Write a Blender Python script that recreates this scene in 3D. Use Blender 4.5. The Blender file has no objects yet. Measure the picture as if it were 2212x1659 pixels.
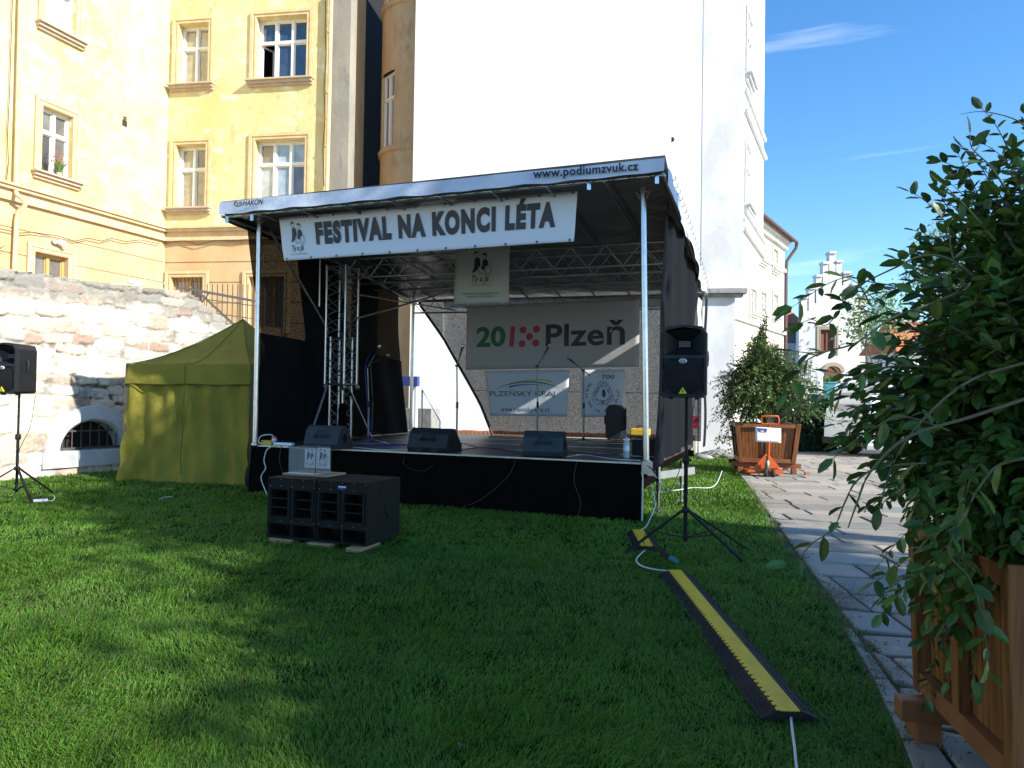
import bpy, bmesh, math, random
import numpy as np
from mathutils import Vector, Matrix
random.seed(7); rng = np.random.default_rng(11)
R = math.radians
sc = bpy.context.scene
C = bpy.data.collections.new('place'); sc.collection.children.link(C)

# ---------------------------------------------------------------- camera
EYE = Vector((0, 0, 1.45)); FPX = 1560.0; PITCH = R(1.15); ROLL = R(0.87)
_F = Vector((0, math.cos(PITCH), math.sin(PITCH))); _U0 = Vector((0, -math.sin(PITCH), math.cos(PITCH))); _X0 = Vector((1, 0, 0))
_X = _X0*math.cos(ROLL) + _U0*math.sin(ROLL); _U = _U0*math.cos(ROLL) - _X0*math.sin(ROLL)
cd = bpy.data.cameras.new('camera'); cam = bpy.data.objects.new('camera', cd); C.objects.link(cam); sc.camera = cam
m = Matrix((_X, _U, -_F)).transposed().to_4x4(); m.translation = EYE; cam.matrix_world = m
cd.sensor_width = 36; cd.lens = 36*FPX/2212; cd.clip_start = 0.05; cd.clip_end = 3000
# ---------------------------------------------------------------- sun and sky
SUN_EL = R(31); SUN_AZ = math.atan2(0.84, -0.54)
SD = Vector((math.sin(SUN_AZ)*math.cos(SUN_EL), math.cos(SUN_AZ)*math.cos(SUN_EL), math.sin(SUN_EL)))
w = bpy.data.worlds.new('World'); sc.world = w; w.use_nodes = True
nt = w.node_tree; bg = nt.nodes['Background']
sky = nt.nodes.new('ShaderNodeTexSky'); sky.sky_type = 'NISHITA'; sky.sun_disc = False
sky.sun_elevation = SUN_EL; sky.sun_rotation = SUN_AZ; sky.air_density = 1.0; sky.dust_density = 0.15; sky.ozone_density = 3.6
# thin cirrus streaks high up, part of the sky
tc = nt.nodes.new('ShaderNodeTexCoord'); mp = nt.nodes.new('ShaderNodeMapping'); mp.inputs['Scale'].default_value = (1.2, 1.2, 16); mp.inputs['Rotation'].default_value = (R(8), 0, R(20))
nz = nt.nodes.new('ShaderNodeTexNoise'); nz.inputs['Scale'].default_value = 1.6; nz.inputs['Detail'].default_value = 7; nz.inputs['Distortion'].default_value = .35
rp = nt.nodes.new('ShaderNodeValToRGB'); rp.color_ramp.elements[0].position = .63; rp.color_ramp.elements[1].position = .86
rp.color_ramp.elements[1].color = (.38, .38, .38, 1)
mx = nt.nodes.new('ShaderNodeMixRGB'); mx.inputs[2].default_value = (7.5, 7.8, 8.2, 1)
nt.links.new(tc.outputs['Generated'], mp.inputs[0]); nt.links.new(mp.outputs[0], nz.inputs[0]); nt.links.new(nz.outputs['Fac'], rp.inputs[0])
nt.links.new(rp.outputs[0], mx.inputs[0]); hs = nt.nodes.new('ShaderNodeHueSaturation'); hs.inputs['Saturation'].default_value = 1.22; nt.links.new(sky.outputs[0], hs.inputs['Color']); nt.links.new(hs.outputs[0], mx.inputs[1]); nt.links.new(mx.outputs[0], bg.inputs[0])
bg.inputs['Strength'].default_value = 0.15
sl = bpy.data.lights.new('sun', 'SUN'); sl.energy = 5.0; sl.angle = R(.55); sl.color = (1, .95, .86)
so = bpy.data.objects.new('sun', sl); C.objects.link(so); so.rotation_euler = SD.to_track_quat('Z', 'Y').to_euler(); so.location = (0, 0, 40)
sc.view_settings.view_transform = 'Standard'; sc.view_settings.look = 'None'; sc.view_settings.exposure = 0.9; sc.view_settings.gamma = 1

# ---------------------------------------------------------------- helpers
def ray(x, y): return (_F + _X*((x-1106)/FPX) + _U*((829.5-y)/FPX))
def G(x, y, z=0):
    r = ray(x, y); t = (z-EYE.z)/r.z; return EYE + r*t
def P(x, y, Y):
    r = ray(x, y); return EYE + r*(Y/r.y)
class Fr:
    "vertical plane: a runs rightwards, d comes out towards the viewer's side"
    def __init__(s, O, az=None, d=None):
        s.O = Vector((O[0], O[1], 0)); s.d = Vector(d).normalized() if d is not None else Vector((math.sin(R(az)), math.cos(R(az)), 0)); s.n = Vector((s.d.y, -s.d.x, 0))
    def p(s, a, z, d=0): return s.O + s.d*a + s.n*d + Vector((0, 0, z))
    def hit(s, x, y, off=0):
        r = ray(x, y); O = s.O + s.n*off; t = (O-EYE).dot(s.n)/r.dot(s.n); q = EYE + r*t
        return ((q-s.O).dot(s.d), q.z)
    def M(s, a=0, z=0, d=0):
        mm = Matrix((s.d, -s.n, Vector((0, 0, 1)))).transposed().to_4x4(); mm.translation = s.p(a, z, d); return mm
ORG = {}
def tag(o, label=None, cat=None, group=None, kind=None):
    if label: o['label'] = label
    if cat: o['category'] = cat
    if group: o['group'] = group
    if kind: o['kind'] = kind
    return o
def thing(name, loc, label, cat, group=None):
    o = bpy.data.objects.new(name, None); o.empty_display_size = .1; C.objects.link(o); o.location = loc; ORG[o.name] = Vector(loc)
    return tag(o, label, cat, group)
class MB:
    def __init__(s, M=None): s.v = []; s.f = []; s.M = M; s.sm = []
    def add(s, vs, fs, smooth=False):
        n = len(s.v)
        for q in vs:
            q = Vector(q); s.v.append(s.M @ q if s.M is not None else q)
        for f in fs: s.f.append([i+n for i in f]); s.sm.append(smooth)
        return s
    def box(s, c, sz, rot=None, taper=(1, 1)):
        hx, hy, hz = sz[0]/2, sz[1]/2, sz[2]/2; vs = []
        for z in (-hz, hz):
            k = taper if z < 0 else (1, 1)
            for (x, y) in ((-hx, -hy), (hx, -hy), (hx, hy), (-hx, hy)):
                q = Vector((x*k[0], y*k[1], z)); vs.append((rot @ q if rot is not None else q) + Vector(c))
        return s.add(vs, [(0, 3, 2, 1), (4, 5, 6, 7), (0, 1, 5, 4), (1, 2, 6, 5), (2, 3, 7, 6), (3, 0, 4, 7)])
    def hexa(s, b, t):   # bottom 4 and top 4 points, same order (ccw from above)
        return s.add(list(b)+list(t), [(0, 3, 2, 1), (4, 5, 6, 7), (0, 1, 5, 4), (1, 2, 6, 5), (2, 3, 7, 6), (3, 0, 4, 7)])
    def bar(s, p, q, wd, hd=None, up=Vector((0, 0, 1))):
        p = Vector(p); q = Vector(q); d = (q-p).normalized()
        if abs(d.dot(up)) > .98: up = Vector((0, 1, 0))
        sx = d.cross(up).normalized()*wd/2; uz = sx.cross(d).normalized()*(hd or wd)/2
        return s.hexa([p-sx-uz, p+sx-uz, q+sx-uz, q-sx-uz], [p-sx+uz, p+sx+uz, q+sx+uz, q-sx+uz])
    def tube(s, pts, r, n=8, cap=True, r1=None):
        pts = [Vector(q) for q in pts]; k = len(pts); rings = []; prev = None
        for i, q in enumerate(pts):
            d = (pts[min(i+1, k-1)] - pts[max(i-1, 0)]).normalized()
            if prev is None:
                a = Vector((0, 0, 1)) if abs(d.z) < .9 else Vector((1, 0, 0)); nx = d.cross(a).normalized()
            else:
                nx = (prev - d*prev.dot(d)); nx = nx.normalized() if nx.length > 1e-6 else prev
            prev = nx; ny = d.cross(nx); rr = r if r1 is None else r + (r1-r)*i/max(1, k-1)
            rings += [q + (nx*math.cos(2*math.pi*j/n) + ny*math.sin(2*math.pi*j/n))*rr for j in range(n)]
        fs = [(i*n+j, i*n+(j+1) % n, (i+1)*n+(j+1) % n, (i+1)*n+j) for i in range(k-1) for j in range(n)]
        s.add(rings, fs, True)
        if cap: s.add(rings[:n], [tuple(range(n))[::-1]]); s.add(rings[-n:], [tuple(range(n))])
        return s
    def lathe(s, prof, c=(0, 0, 0), n=16, axis=None):
        c = Vector(c); vs = []; q = Vector((0, 0, 1)).rotation_difference(Vector(axis)).to_matrix() if axis is not None else Matrix.Identity(3)
        for (r, z) in prof:
            for j in range(n): vs.append(c + q @ Vector((r*math.cos(2*math.pi*j/n), r*math.sin(2*math.pi*j/n), z)))
        k = len(prof); fs = [(i*n+j, i*n+(j+1) % n, (i+1)*n+(j+1) % n, (i+1)*n+j) for i in range(k-1) for j in range(n)]
        return s.add(vs, fs, True)
    def prism(s, poly, f0, f1, smooth=False):  # poly of 2d pts, f0/f1 map (x,y)->3d for the two ends
        n = len(poly); a = [f0(*q) for q in poly]; b = [f1(*q) for q in poly]
        s.add(a+b, [(i, (i+1) % n, n+(i+1) % n, n+i) for i in range(n)], smooth)
        s.add(a, [tuple(range(n))[::-1]]); s.add(b, [tuple(range(n))]); return s
    def grid(s, fn, nu, nv, smooth=True):
        vs = [fn(i/nu, j/nv) for j in range(nv+1) for i in range(nu+1)]
        return s.add(vs, [(j*(nu+1)+i, j*(nu+1)+i+1, (j+1)*(nu+1)+i+1, (j+1)*(nu+1)+i) for j in range(nv) for i in range(nu)], smooth)
    def build(s, name, mat, parent=None, bevel=0, solid=0, fix=False):
        org = ORG[parent.name] if parent is not None else Vector((0, 0, 0))
        me = bpy.data.meshes.new(name); me.from_pydata([tuple(q-org) for q in s.v], [], s.f)
        me.polygons.foreach_set('use_smooth', s.sm); me.materials.append(mat); me.update()
        if fix:
            bm = bmesh.new(); bm.from_mesh(me); bmesh.ops.recalc_face_normals(bm, faces=bm.faces); bm.to_mesh(me); bm.free()
        o = bpy.data.objects.new(name, me); C.objects.link(o); ORG[o.name] = org
        if parent is not None: o.parent = parent
        if bevel:
            b = o.modifiers.new('b', 'BEVEL'); b.width = bevel; b.segments = 2; b.limit_method = 'ANGLE'; b.angle_limit = R(40)
        if solid:
            b = o.modifiers.new('s', 'SOLIDIFY'); b.thickness = solid; b.offset = 0
        return o
def build_split(mb, name, m, parent=None, **k):
    "one object for each separate piece"
    key = {}; par = list(range(len(mb.v)))
    def fd(i):
        while par[i] != i: par[i] = par[par[i]]; i = par[i]
        return i
    for i, v in enumerate(mb.v):
        q = (round(v.x, 4), round(v.y, 4), round(v.z, 4))
        if q in key: par[fd(i)] = fd(key[q])
        else: key[q] = i
    for f in mb.f:
        for i in f[1:]: par[fd(i)] = fd(f[0])
    grp = {}
    for f, s in zip(mb.f, mb.sm): grp.setdefault(fd(f[0]), []).append((f, s))
    for fs in grp.values():
        ids = sorted({i for f, s in fs for i in f}); mp = {a: b for b, a in enumerate(ids)}; p = MB(); p.v = [mb.v[i] for i in ids]; p.f = [[mp[i] for i in f] for f, s in fs]; p.sm = [s for f, s in fs]; p.build(name, m, parent, **k)
def npmesh(name, V, Fc, mat, parent=None, col=None, smooth=False):
    "V (n,3) world, Fc (m,k)"
    org = ORG[parent.name] if parent is not None else Vector((0, 0, 0))
    V = np.asarray(V, float) - np.array(org); Fc = np.asarray(Fc, int); me = bpy.data.meshes.new(name); k = Fc.shape[1]
    me.vertices.add(len(V)); me.vertices.foreach_set('co', V.ravel()); me.loops.add(Fc.size); me.loops.foreach_set('vertex_index', Fc.ravel())
    me.polygons.add(len(Fc)); me.polygons.foreach_set('loop_start', np.arange(len(Fc))*k)
    me.polygons.foreach_set('use_smooth', np.full(len(Fc), smooth)); me.update(calc_edges=True); me.materials.append(mat)
    if col is not None:
        a = me.color_attributes.new('tint', 'FLOAT_COLOR', 'POINT'); c4 = np.ones((len(V), 4)); c4[:, :3] = col; a.data.foreach_set('color', c4.ravel())
    o = bpy.data.objects.new(name, me); C.objects.link(o); ORG[o.name] = org
    if parent is not None: o.parent = parent
    return o

# ---------------------------------------------------------------- materials
def mat(name, col, rough=.7, metal=0, spec=.5, col2=None, nscale=5, lo=.35, hi=.65, bump=0, bscale=40, layers=(), trans=0, coat=0, aniso=None, attr=False, sub=0, alpha=1, bdist=.01):
    m = bpy.data.materials.new(name); m.use_nodes = True; t = m.node_tree; b = t.nodes['Principled BSDF']; L = t.links.new
    b.inputs['Roughness'].default_value = rough; b.inputs['Metallic'].default_value = metal; b.inputs['Specular IOR Level'].default_value = spec
    b.inputs['Base Color'].default_value = (*col, 1); b.inputs['Coat Weight'].default_value = coat
    co = t.nodes.new('ShaderNodeTexCoord'); cur = None
    def noise(scale, det=5, st=(1, 1, 1)):
        mp = t.nodes.new('ShaderNodeMapping'); mp.inputs['Scale'].default_value = st; L(co.outputs['Object'], mp.inputs[0])
        n = t.nodes.new('ShaderNodeTexNoise'); n.inputs['Scale'].default_value = scale; n.inputs['Detail'].default_value = det; n.inputs['Roughness'].default_value = .62; L(mp.outputs[0], n.inputs[0]); return n
    if attr:
        a = t.nodes.new('ShaderNodeVertexColor'); a.layer_name = 'tint'; cur = a.outputs[0]
    lay = list(layers)
    if col2: lay = [(col2, nscale, lo, hi, (1, 1, 1))] + lay
    for (c2, s_, l_, h_, st) in lay:
        n = noise(s_, 6, st); rp = t.nodes.new('ShaderNodeValToRGB'); rp.color_ramp.elements[0].position = l_; rp.color_ramp.elements[1].position = h_
        L(n.outputs['Fac'], rp.inputs[0]); mx = t.nodes.new('ShaderNodeMixRGB'); L(rp.outputs[0], mx.inputs[0])
        if cur is None: mx.inputs[1].default_value = (*col, 1)
        else: L(cur, mx.inputs[1])
        mx.inputs[2].default_value = (*c2, 1); cur = mx.outputs[0]
    if cur is not None: L(cur, b.inputs['Base Color'])
    if bump:
        n = noise(bscale, 5, aniso or (1, 1, 1)); bp = t.nodes.new('ShaderNodeBump'); bp.inputs['Strength'].default_value = bump; bp.inputs['Distance'].default_value = bdist
        L(n.outputs['Fac'], bp.inputs['Height']); L(bp.outputs[0], b.inputs['Normal'])
    if sub:   # thin translucent sheet or leaf
        tr = t.nodes.new('ShaderNodeBsdfTranslucent'); ms = t.nodes.new('ShaderNodeMixShader'); ms.inputs[0].default_value = sub
        if cur is not None: L(cur, tr.inputs[0])
        else: tr.inputs[0].default_value = (*col, 1)
        L(b.outputs[0], ms.inputs[1]); L(tr.outputs[0], ms.inputs[2]); L(ms.outputs[0], t.nodes['Material Output'].inputs[0])
    if alpha < 1: b.inputs['Alpha'].default_value = alpha
    return m
def netmat(name, col, alpha, weave=260, rough=.6, vary=.25):
    m = bpy.data.materials.new(name); m.use_nodes = True; t = m.node_tree; b = t.nodes['Principled BSDF']; L = t.links.new
    b.inputs['Base Color'].default_value = (*col, 1); b.inputs['Roughness'].default_value = .95; b.inputs['Specular IOR Level'].default_value = .12
    co = t.nodes.new('ShaderNodeTexCoord'); mp = t.nodes.new('ShaderNodeMapping'); mp.inputs['Scale'].default_value = (1, 1, 5); L(co.outputs['Object'], mp.inputs[0])
    n = t.nodes.new('ShaderNodeTexNoise'); n.inputs['Scale'].default_value = weave/8; n.inputs['Detail'].default_value = 3; L(mp.outputs[0], n.inputs[0])
    mr = t.nodes.new('ShaderNodeMapRange'); mr.inputs[1].default_value = .35; mr.inputs[2].default_value = .65; mr.inputs[3].default_value = max(0, alpha-vary); mr.inputs[4].default_value = min(1, alpha+vary)
    L(n.outputs['Fac'], mr.inputs[0]); L(mr.outputs[0], b.inputs['Alpha'])
    bp = t.nodes.new('ShaderNodeBump'); bp.inputs['Strength'].default_value = .5; bp.inputs['Distance'].default_value = .004; L(n.outputs['Fac'], bp.inputs['Height']); L(bp.outputs[0], b.inputs['Normal'])
    return m
M_ = {}
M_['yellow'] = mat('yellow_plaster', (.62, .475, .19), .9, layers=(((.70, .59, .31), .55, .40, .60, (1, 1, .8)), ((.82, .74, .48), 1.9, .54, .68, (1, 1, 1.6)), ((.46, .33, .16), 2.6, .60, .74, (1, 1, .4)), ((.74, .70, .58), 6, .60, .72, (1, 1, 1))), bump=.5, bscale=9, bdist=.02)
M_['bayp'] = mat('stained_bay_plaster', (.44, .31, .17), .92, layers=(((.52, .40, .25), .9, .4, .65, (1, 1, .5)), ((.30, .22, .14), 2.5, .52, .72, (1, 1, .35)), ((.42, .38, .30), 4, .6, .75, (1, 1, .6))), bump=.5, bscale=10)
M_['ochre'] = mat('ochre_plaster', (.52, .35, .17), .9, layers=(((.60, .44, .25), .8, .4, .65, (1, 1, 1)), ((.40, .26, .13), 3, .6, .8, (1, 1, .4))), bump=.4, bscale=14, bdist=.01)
M_['trim'] = mat('ochre_trim', (.58, .41, .20), .85, col2=(.68, .52, .31), nscale=4, bump=.3, bscale=30)
M_['sill'] = mat('zinc_sill', (.42, .33, .24), .6, col2=(.55, .42, .30), nscale=7)
M_['wwood'] = mat('white_window_wood', (.78, .76, .70), .55, col2=(.66, .62, .54), nscale=14, lo=.5, hi=.8)
M_['ywood'] = mat('ochre_window_wood', (.50, .30, .11), .6)
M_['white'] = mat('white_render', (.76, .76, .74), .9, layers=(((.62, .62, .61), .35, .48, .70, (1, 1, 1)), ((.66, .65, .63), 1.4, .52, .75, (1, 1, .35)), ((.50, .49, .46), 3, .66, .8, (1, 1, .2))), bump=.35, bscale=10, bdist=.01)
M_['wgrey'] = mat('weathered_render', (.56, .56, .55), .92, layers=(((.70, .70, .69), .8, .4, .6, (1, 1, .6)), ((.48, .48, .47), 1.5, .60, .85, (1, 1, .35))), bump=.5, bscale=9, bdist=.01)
M_['cream'] = mat('cream_render', (.74, .71, .64), .9, col2=(.68, .64, .55), nscale=1.2)
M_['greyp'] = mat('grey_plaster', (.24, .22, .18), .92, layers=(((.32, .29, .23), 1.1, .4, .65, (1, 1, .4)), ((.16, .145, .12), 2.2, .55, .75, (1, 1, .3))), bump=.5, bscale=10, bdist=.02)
M_['brownp'] = mat('shade_darkened_brown_plaster', (.14, .09, .05), .92, layers=(((.18, .12, .07), 1.0, .4, .7, (1, 1, .3)), ((.08, .05, .03), 2.5, .5, .75, (1, 1, .25))), bump=.5, bscale=10, bdist=.02)  # brown darkened to carry the shade of the deep recess
M_['ledge'] = mat('stone_ledge', (.33, .32, .30), .9, col2=(.20, .20, .19), nscale=6, bump=.6)
M_['stone'] = mat('rubble_stone', (.6, .5, .4), .95, attr=True, layers=(((.22, .20, .16), 2.4, .55, .70, (1, 1, 1)), ((.50, .45, .36), 5, .6, .75, (1, 1, 1))), bump=.9, bscale=22, bdist=.02)
M_['archw'] = mat('arch_render', (.52, .53, .53), .9, col2=(.42, .43, .43), nscale=5, bump=.4)
M_['dark'] = mat('shade_black', (.012, .012, .012), .9)  # near-black colour stands in for shade inside openings
M_['iron'] = mat('wrought_iron', (.06, .055, .05), .6, col2=(.12, .07, .04), nscale=20, lo=.5, hi=.7)
M_['grassb'] = mat('lawn_soil', (.014, .030, .007), 1.0, spec=.0, layers=(((.022, .05, .009), 2.2, .4, .65, (1, 1, 1)), ((.035, .035, .015), 11, .55, .75, (1, 1, 1))), bump=.8, bscale=40)
M_['grass'] = mat('grass_blades', (.06, .16, .02), .5, spec=.3, attr=True, sub=.42)
M_['slab'] = mat('paving_stone', (.4, .4, .4), .88, attr=True, layers=(((.14, .125, .10), 3.2, .56, .78, (1, 1, 1)), ((.36, .35, .33), 9, .58, .8, (1, 1, 1))), bump=.5, bscale=35)
M_['joint'] = mat('joint_soil', (.045, .038, .025), .98, layers=(((.08, .06, .04), 5, .4, .7, (1, 1, 1)), ((.05, .10, .02), 3.3, .56, .66, (1, 1, 1))), bump=.8, bscale=60)
M_['asphalt'] = mat('far_paving', (.30, .29, .28), .92, col2=(.22, .21, .2), nscale=1.5, bump=.5, bscale=30)
M_['olive'] = mat('olive_tent_cloth', (.29, .26, .03), .85, col2=(.23, .205, .022), nscale=1.5, bump=.55, bscale=4.5, bdist=.06, sub=.22)
M_['seam'] = mat('tent_binding', (.06, .06, .015), .9)
M_['alu'] = mat('aluminium_tube', (.58, .59, .60), .33, metal=1, col2=(.44, .45, .46), nscale=9, bump=.1)
M_['galv'] = mat('galvanised_pole', (.62, .64, .66), .28, metal=1, col2=(.5, .52, .54), nscale=14)
M_['steel'] = mat('dull_steel', (.28, .29, .29), .45, metal=1, col2=(.18, .19, .19), nscale=9)
M_['tarp'] = mat('silver_roof_sheet', (.40, .45, .54), .42, spec=.5, layers=(((.55, .60, .68), 1.3, .4, .65, (1, 1, 1)),), bump=.35, bscale=4, bdist=.04)
M_['tarpin'] = mat('black_roof_lining', (.06, .06, .06), .30, bump=.5, bscale=1.7, bdist=.08)
M_['skirt'] = mat('black_molton', (.006, .005, .0045), 1.0, spec=.0, bump=.25, bscale=5, bdist=.03)
M_['deck'] = mat('stage_deck', (.045, .038, .033), .42, col2=(.065, .05, .042), nscale=2.5, bump=.2)
M_['net'] = netmat('black_shade_net', (.010, .010, .009), .965, vary=.032)
M_['net2'] = netmat('black_shade_net_fold', (.005, .007, .008), .985, vary=.015)
M_['netr'] = netmat('black_shade_net_bunched', (.006, .0075, .010), .99, vary=.01)
M_['netb'] = netmat('grey_shade_net', (.02, .02, .019), .87, vary=.11, weave=300)
M_['ban'] = mat('banner_vinyl', (.66, .71, .78), .38, bump=.25, bscale=2.5, bdist=.05, sub=.10)
M_['ban2'] = mat('banner_mesh_white', (.60, .62, .60), .6, bump=.2, bscale=3, bdist=.03, sub=.35)
M_['ban3'] = mat('banner_textile_grey', (.72, .72, .73), .85, col2=(.64, .64, .65), nscale=60, bump=.3, bscale=3, bdist=.03, sub=.5)
M_['ink'] = mat('black_print', (.015, .013, .014), .5)
M_['ink2'] = mat('brown_black_print', (.035, .025, .022), .45)
M_['inkg'] = mat('green_print', (.03, .16, .08), .6)
M_['inkr'] = mat('red_print', (.42, .045, .09), .6)
M_['inky'] = mat('yellow_print', (.75, .48, .03), .6)
M_['inkb'] = mat('blue_print', (.03, .08, .35), .6)
M_['inkv'] = mat('violet_print', (.06, .045, .20), .6)
M_['plast'] = mat('black_speaker_plastic', (.010, .011, .013), .5, spec=.35, col2=(.014, .015, .017), nscale=30, bump=.35, bscale=180, bdist=.002)
M_['plastg'] = mat('grey_speaker_plastic', (.022, .032, .037), .55, spec=.35, col2=(.028, .038, .043), nscale=30, bump=.35, bscale=180, bdist=.002)
M_['grille'] = mat('speaker_grille', (.010, .0095, .009), .7, spec=.2, bump=.6, bscale=420, bdist=.002)
M_['carpet'] = mat('speaker_paint', (.0075, .008, .007), .7, spec=.25, col2=(.014, .014, .012), nscale=9, lo=.5, hi=.75, bump=.7, bscale=150, bdist=.003)
M_['tag'] = mat('badge_white', (.7, .7, .7), .4)
M_['yel'] = mat('yellow_plastic', (.78, .50, .015), .5, col2=(.62, .40, .02), nscale=9, lo=.5, hi=.8, bump=.4, bscale=90, bdist=.003)
M_['ylab'] = mat('yellow_label', (.65, .62, .02), .5)
M_['rubber'] = mat('black_rubber', (.012, .012, .012), .75, spec=.3, layers=(((.035, .028, .022), 6, .45, .7, (1, 1, 1)),), bump=.6, bscale=60, bdist=.004)
M_['wood'] = mat('raw_timber', (.45, .27, .13), .75, col2=(.36, .20, .09), nscale=12, bump=.3)
M_['brown'] = mat('brown_stained_wood', (.225, .082, .02), .45, layers=(((.12, .038, .008), 3, .42, .60, (14, 14, .6)), ((.30, .125, .04), 2.2, .55, .8, (20, 20, .5))), bump=.35, bscale=4, aniso=(20, 20, .7), bdist=.004)
M_['brown2'] = mat('brown_beam_wood', (.24, .085, .026), .55, layers=(((.16, .052, .016), 4, .4, .7, (1, 1, 1)),), bump=.4, bscale=12, bdist=.004)
M_['white_p'] = mat('white_plastic', (.8, .8, .8), .45)
M_['red_p'] = mat('red_plastic', (.6, .02, .03), .45)
M_['blue_p'] = mat('blue_cable_rubber', (.02, .04, .30), .45)
M_['blk_c'] = mat('black_cable_rubber', (.015, .015, .015), .5)
M_['wht_c'] = mat('white_cable_rubber', (.62, .62, .60), .5)
M_['orange'] = mat('orange_paint', (.58, .11, .015), .45, col2=(.55, .09, .01), nscale=12)
M_['leaf'] = mat('holly_leaf', (.03, .08, .015), .34, spec=.38, attr=True, sub=.18)
M_['leaft'] = mat('tree_leaf', (.06, .12, .03), .5, attr=True, sub=.3)
M_['bark'] = mat('bark', (.07, .06, .035), .85, col2=(.10, .085, .05), nscale=20, bump=.6, bscale=30)
M_['twig'] = mat('green_twig', (.08, .10, .03), .7, col2=(.10, .07, .04), nscale=9)
M_['redtile'] = mat('red_roof_tile', (.55, .16, .07), .85, col2=(.42, .12, .06), nscale=3, bump=.6, bscale=14, aniso=(1, 1, 5))
M_['slate'] = mat('slate_roof', (.13, .13, .13), .8, col2=(.09, .09, .09), nscale=7, bump=.6, bscale=10)
M_['copper'] = mat('copper_gutter', (.10, .05, .04), .6)
M_['van'] = mat('van_white_paint', (.62, .63, .60), .3, coat=.6)
M_['tyre'] = mat('tyre_rubber', (.02, .02, .02), .8)
M_['shutter'] = mat('brown_shutter', (.16, .06, .035), .75, bump=.5, bscale=6, aniso=(1, 1, 12))
M_['framest'] = mat('sandstone_frame', (.38, .31, .22), .9, bump=.4)
M_['brick'] = mat('brick_edge', (.42, .17, .09), .9, col2=(.30, .12, .07), nscale=8, bump=.5)
M_['mortar'] = mat('mortar', (.42, .38, .32), .95)
M_['teal'] = mat('teal_plastic', (.02, .16, .20), .5)
def glassmat(name, col, rough=.04, spec=1.0, col2=None, st=(1, 1, 1), ns=3):
    return mat(name, col, rough, spec=spec, col2=col2 or tuple(c*.7 for c in col), nscale=ns, lo=.4, hi=.6, layers=(), coat=1.0)
M_['gl_beige'] = glassmat('pane_with_curtain', (.34, .29, .21), ns=5)
M_['gl_dark'] = glassmat('pane_dark', (.035, .035, .035))
M_['gl_grey'] = glassmat('pane_grey', (.16, .15, .14))
M_['gl_blue'] = glassmat('pane_painted_sky_reflection', (.035, .06, .10))  # blue base colour imitates the sky reflected in the glass
M_['gl_pale'] = glassmat('pane_pale_curtain', (.40, .46, .48))
def clear(name, col=(.9, .95, .95), alpha=.16):
    m = mat(name, col, .05, spec=.8, alpha=alpha); return m
M_['acryl'] = clear('clear_acrylic', (.35, .36, .34), .22)
M_['pet'] = clear('clear_bottle_plastic', (.45, .62, .70), .42)

# ---------------------------------------------------------------- lettering
def text2d(s, bold=.0, shear=0, space=1):
    cu = bpy.data.curves.new('t', 'FONT'); cu.body = s; cu.size = 1; cu.offset = bold; cu.shear = shear; cu.resolution_u = 4; cu.space_character = space
    o = bpy.data.objects.new('t', cu); C.objects.link(o); dg = bpy.context.evaluated_depsgraph_get()
    me = bpy.data.meshes.new_from_object(o.evaluated_get(dg)); vs = [(q.co.x, q.co.y) for q in me.vertices]; fs = [tuple(p.vertices) for p in me.polygons]
    bpy.data.objects.remove(o); bpy.data.curves.remove(cu); bpy.data.meshes.remove(me); return vs, fs
def put_text(mb, s, fn, x0, y0, x1, y1, bold=.0, shear=0, space=1):
    "fill the rectangle (fn maps x,y -> world)"
    vs, fs = text2d(s, bold, shear, space); xs = [v[0] for v in vs]; ys = [v[1] for v in vs]; a, b, c, d = min(xs), max(xs), min(ys), max(ys)
    mb.add([fn(x0+(v[0]-a)/(b-a)*(x1-x0), y0+(v[1]-c)/(d-c)*(y1-y0)) for v in vs], fs)
def poly(mb, pts, fn): mb.add([fn(*q) for q in pts], [tuple(range(len(pts)))])
def ring(mb, cx, cy, rx, ry, w_, fn, a0=0, a1=360, n=28):
    vs = []
    for i in range(n+1):
        a = R(a0+(a1-a0)*i/n); vs += [fn(cx+rx*math.cos(a), cy+ry*math.sin(a)), fn(cx+(rx-w_)*math.cos(a), cy+(ry-w_)*math.sin(a))]
    mb.add(vs, [(2*i, 2*i+2, 2*i+3, 2*i+1) for i in range(n)])
def disc(mb, cx, cy, rx, ry, fn, n=24, a0=0, a1=360):
    poly(mb, [(cx+rx*math.cos(R(a0+(a1-a0)*i/n)), cy+ry*math.sin(R(a0+(a1-a0)*i/n))) for i in range(n)], fn)
def pair_logo(mb, fn, hollow=False):
    "two seated and standing figures and wheel rings, in a 450 x 710 picture, y down from 290"
    ring(mb, 903, 355, 57, 60, 7, fn); ring(mb, 1085, 398, 58, 60, 7, fn)
    poly(mb, [(848, 372), (850, 335), (870, 306), (905, 296), (940, 306), (957, 330), (955, 345), (935, 325), (905, 336), (880, 340), (868, 360), (860, 395)], fn)
    poly(mb, [(1030, 378), (1045, 352), (1085, 339), (1125, 352), (1143, 395), (1135, 430), (1118, 440), (1120, 400), (1098, 378), (1060, 382)], fn)
    poly(mb, [(925, 425), (960, 435), (985, 470), (1000, 530), (1003, 600), (960, 640), (940, 690), (900, 710), (870, 745), (835, 755), (820, 740), (825, 715), (850, 670), (858, 600), (860, 520), (870, 460), (895, 430)], fn)
    poly(mb, [(1095, 472), (1140, 485), (1168, 530), (1175, 600), (1120, 625), (1090, 670), (1080, 705), (1040, 695), (1015, 670), (1025, 640), (1040, 600), (1038, 540), (1050, 490)], fn)
    ring(mb, 1170, 705, 88, 106, 7, fn); ring(mb, 1170, 705, 58, 72, 6, fn)
    ring(mb, 1020, 700, 84, 100, 7, fn, 60, 285); ring(mb, 1020, 700, 50, 62, 6, fn, 60, 285); ring(mb, 1035, 775, 22, 22, 6, fn, -90, 90)
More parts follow.
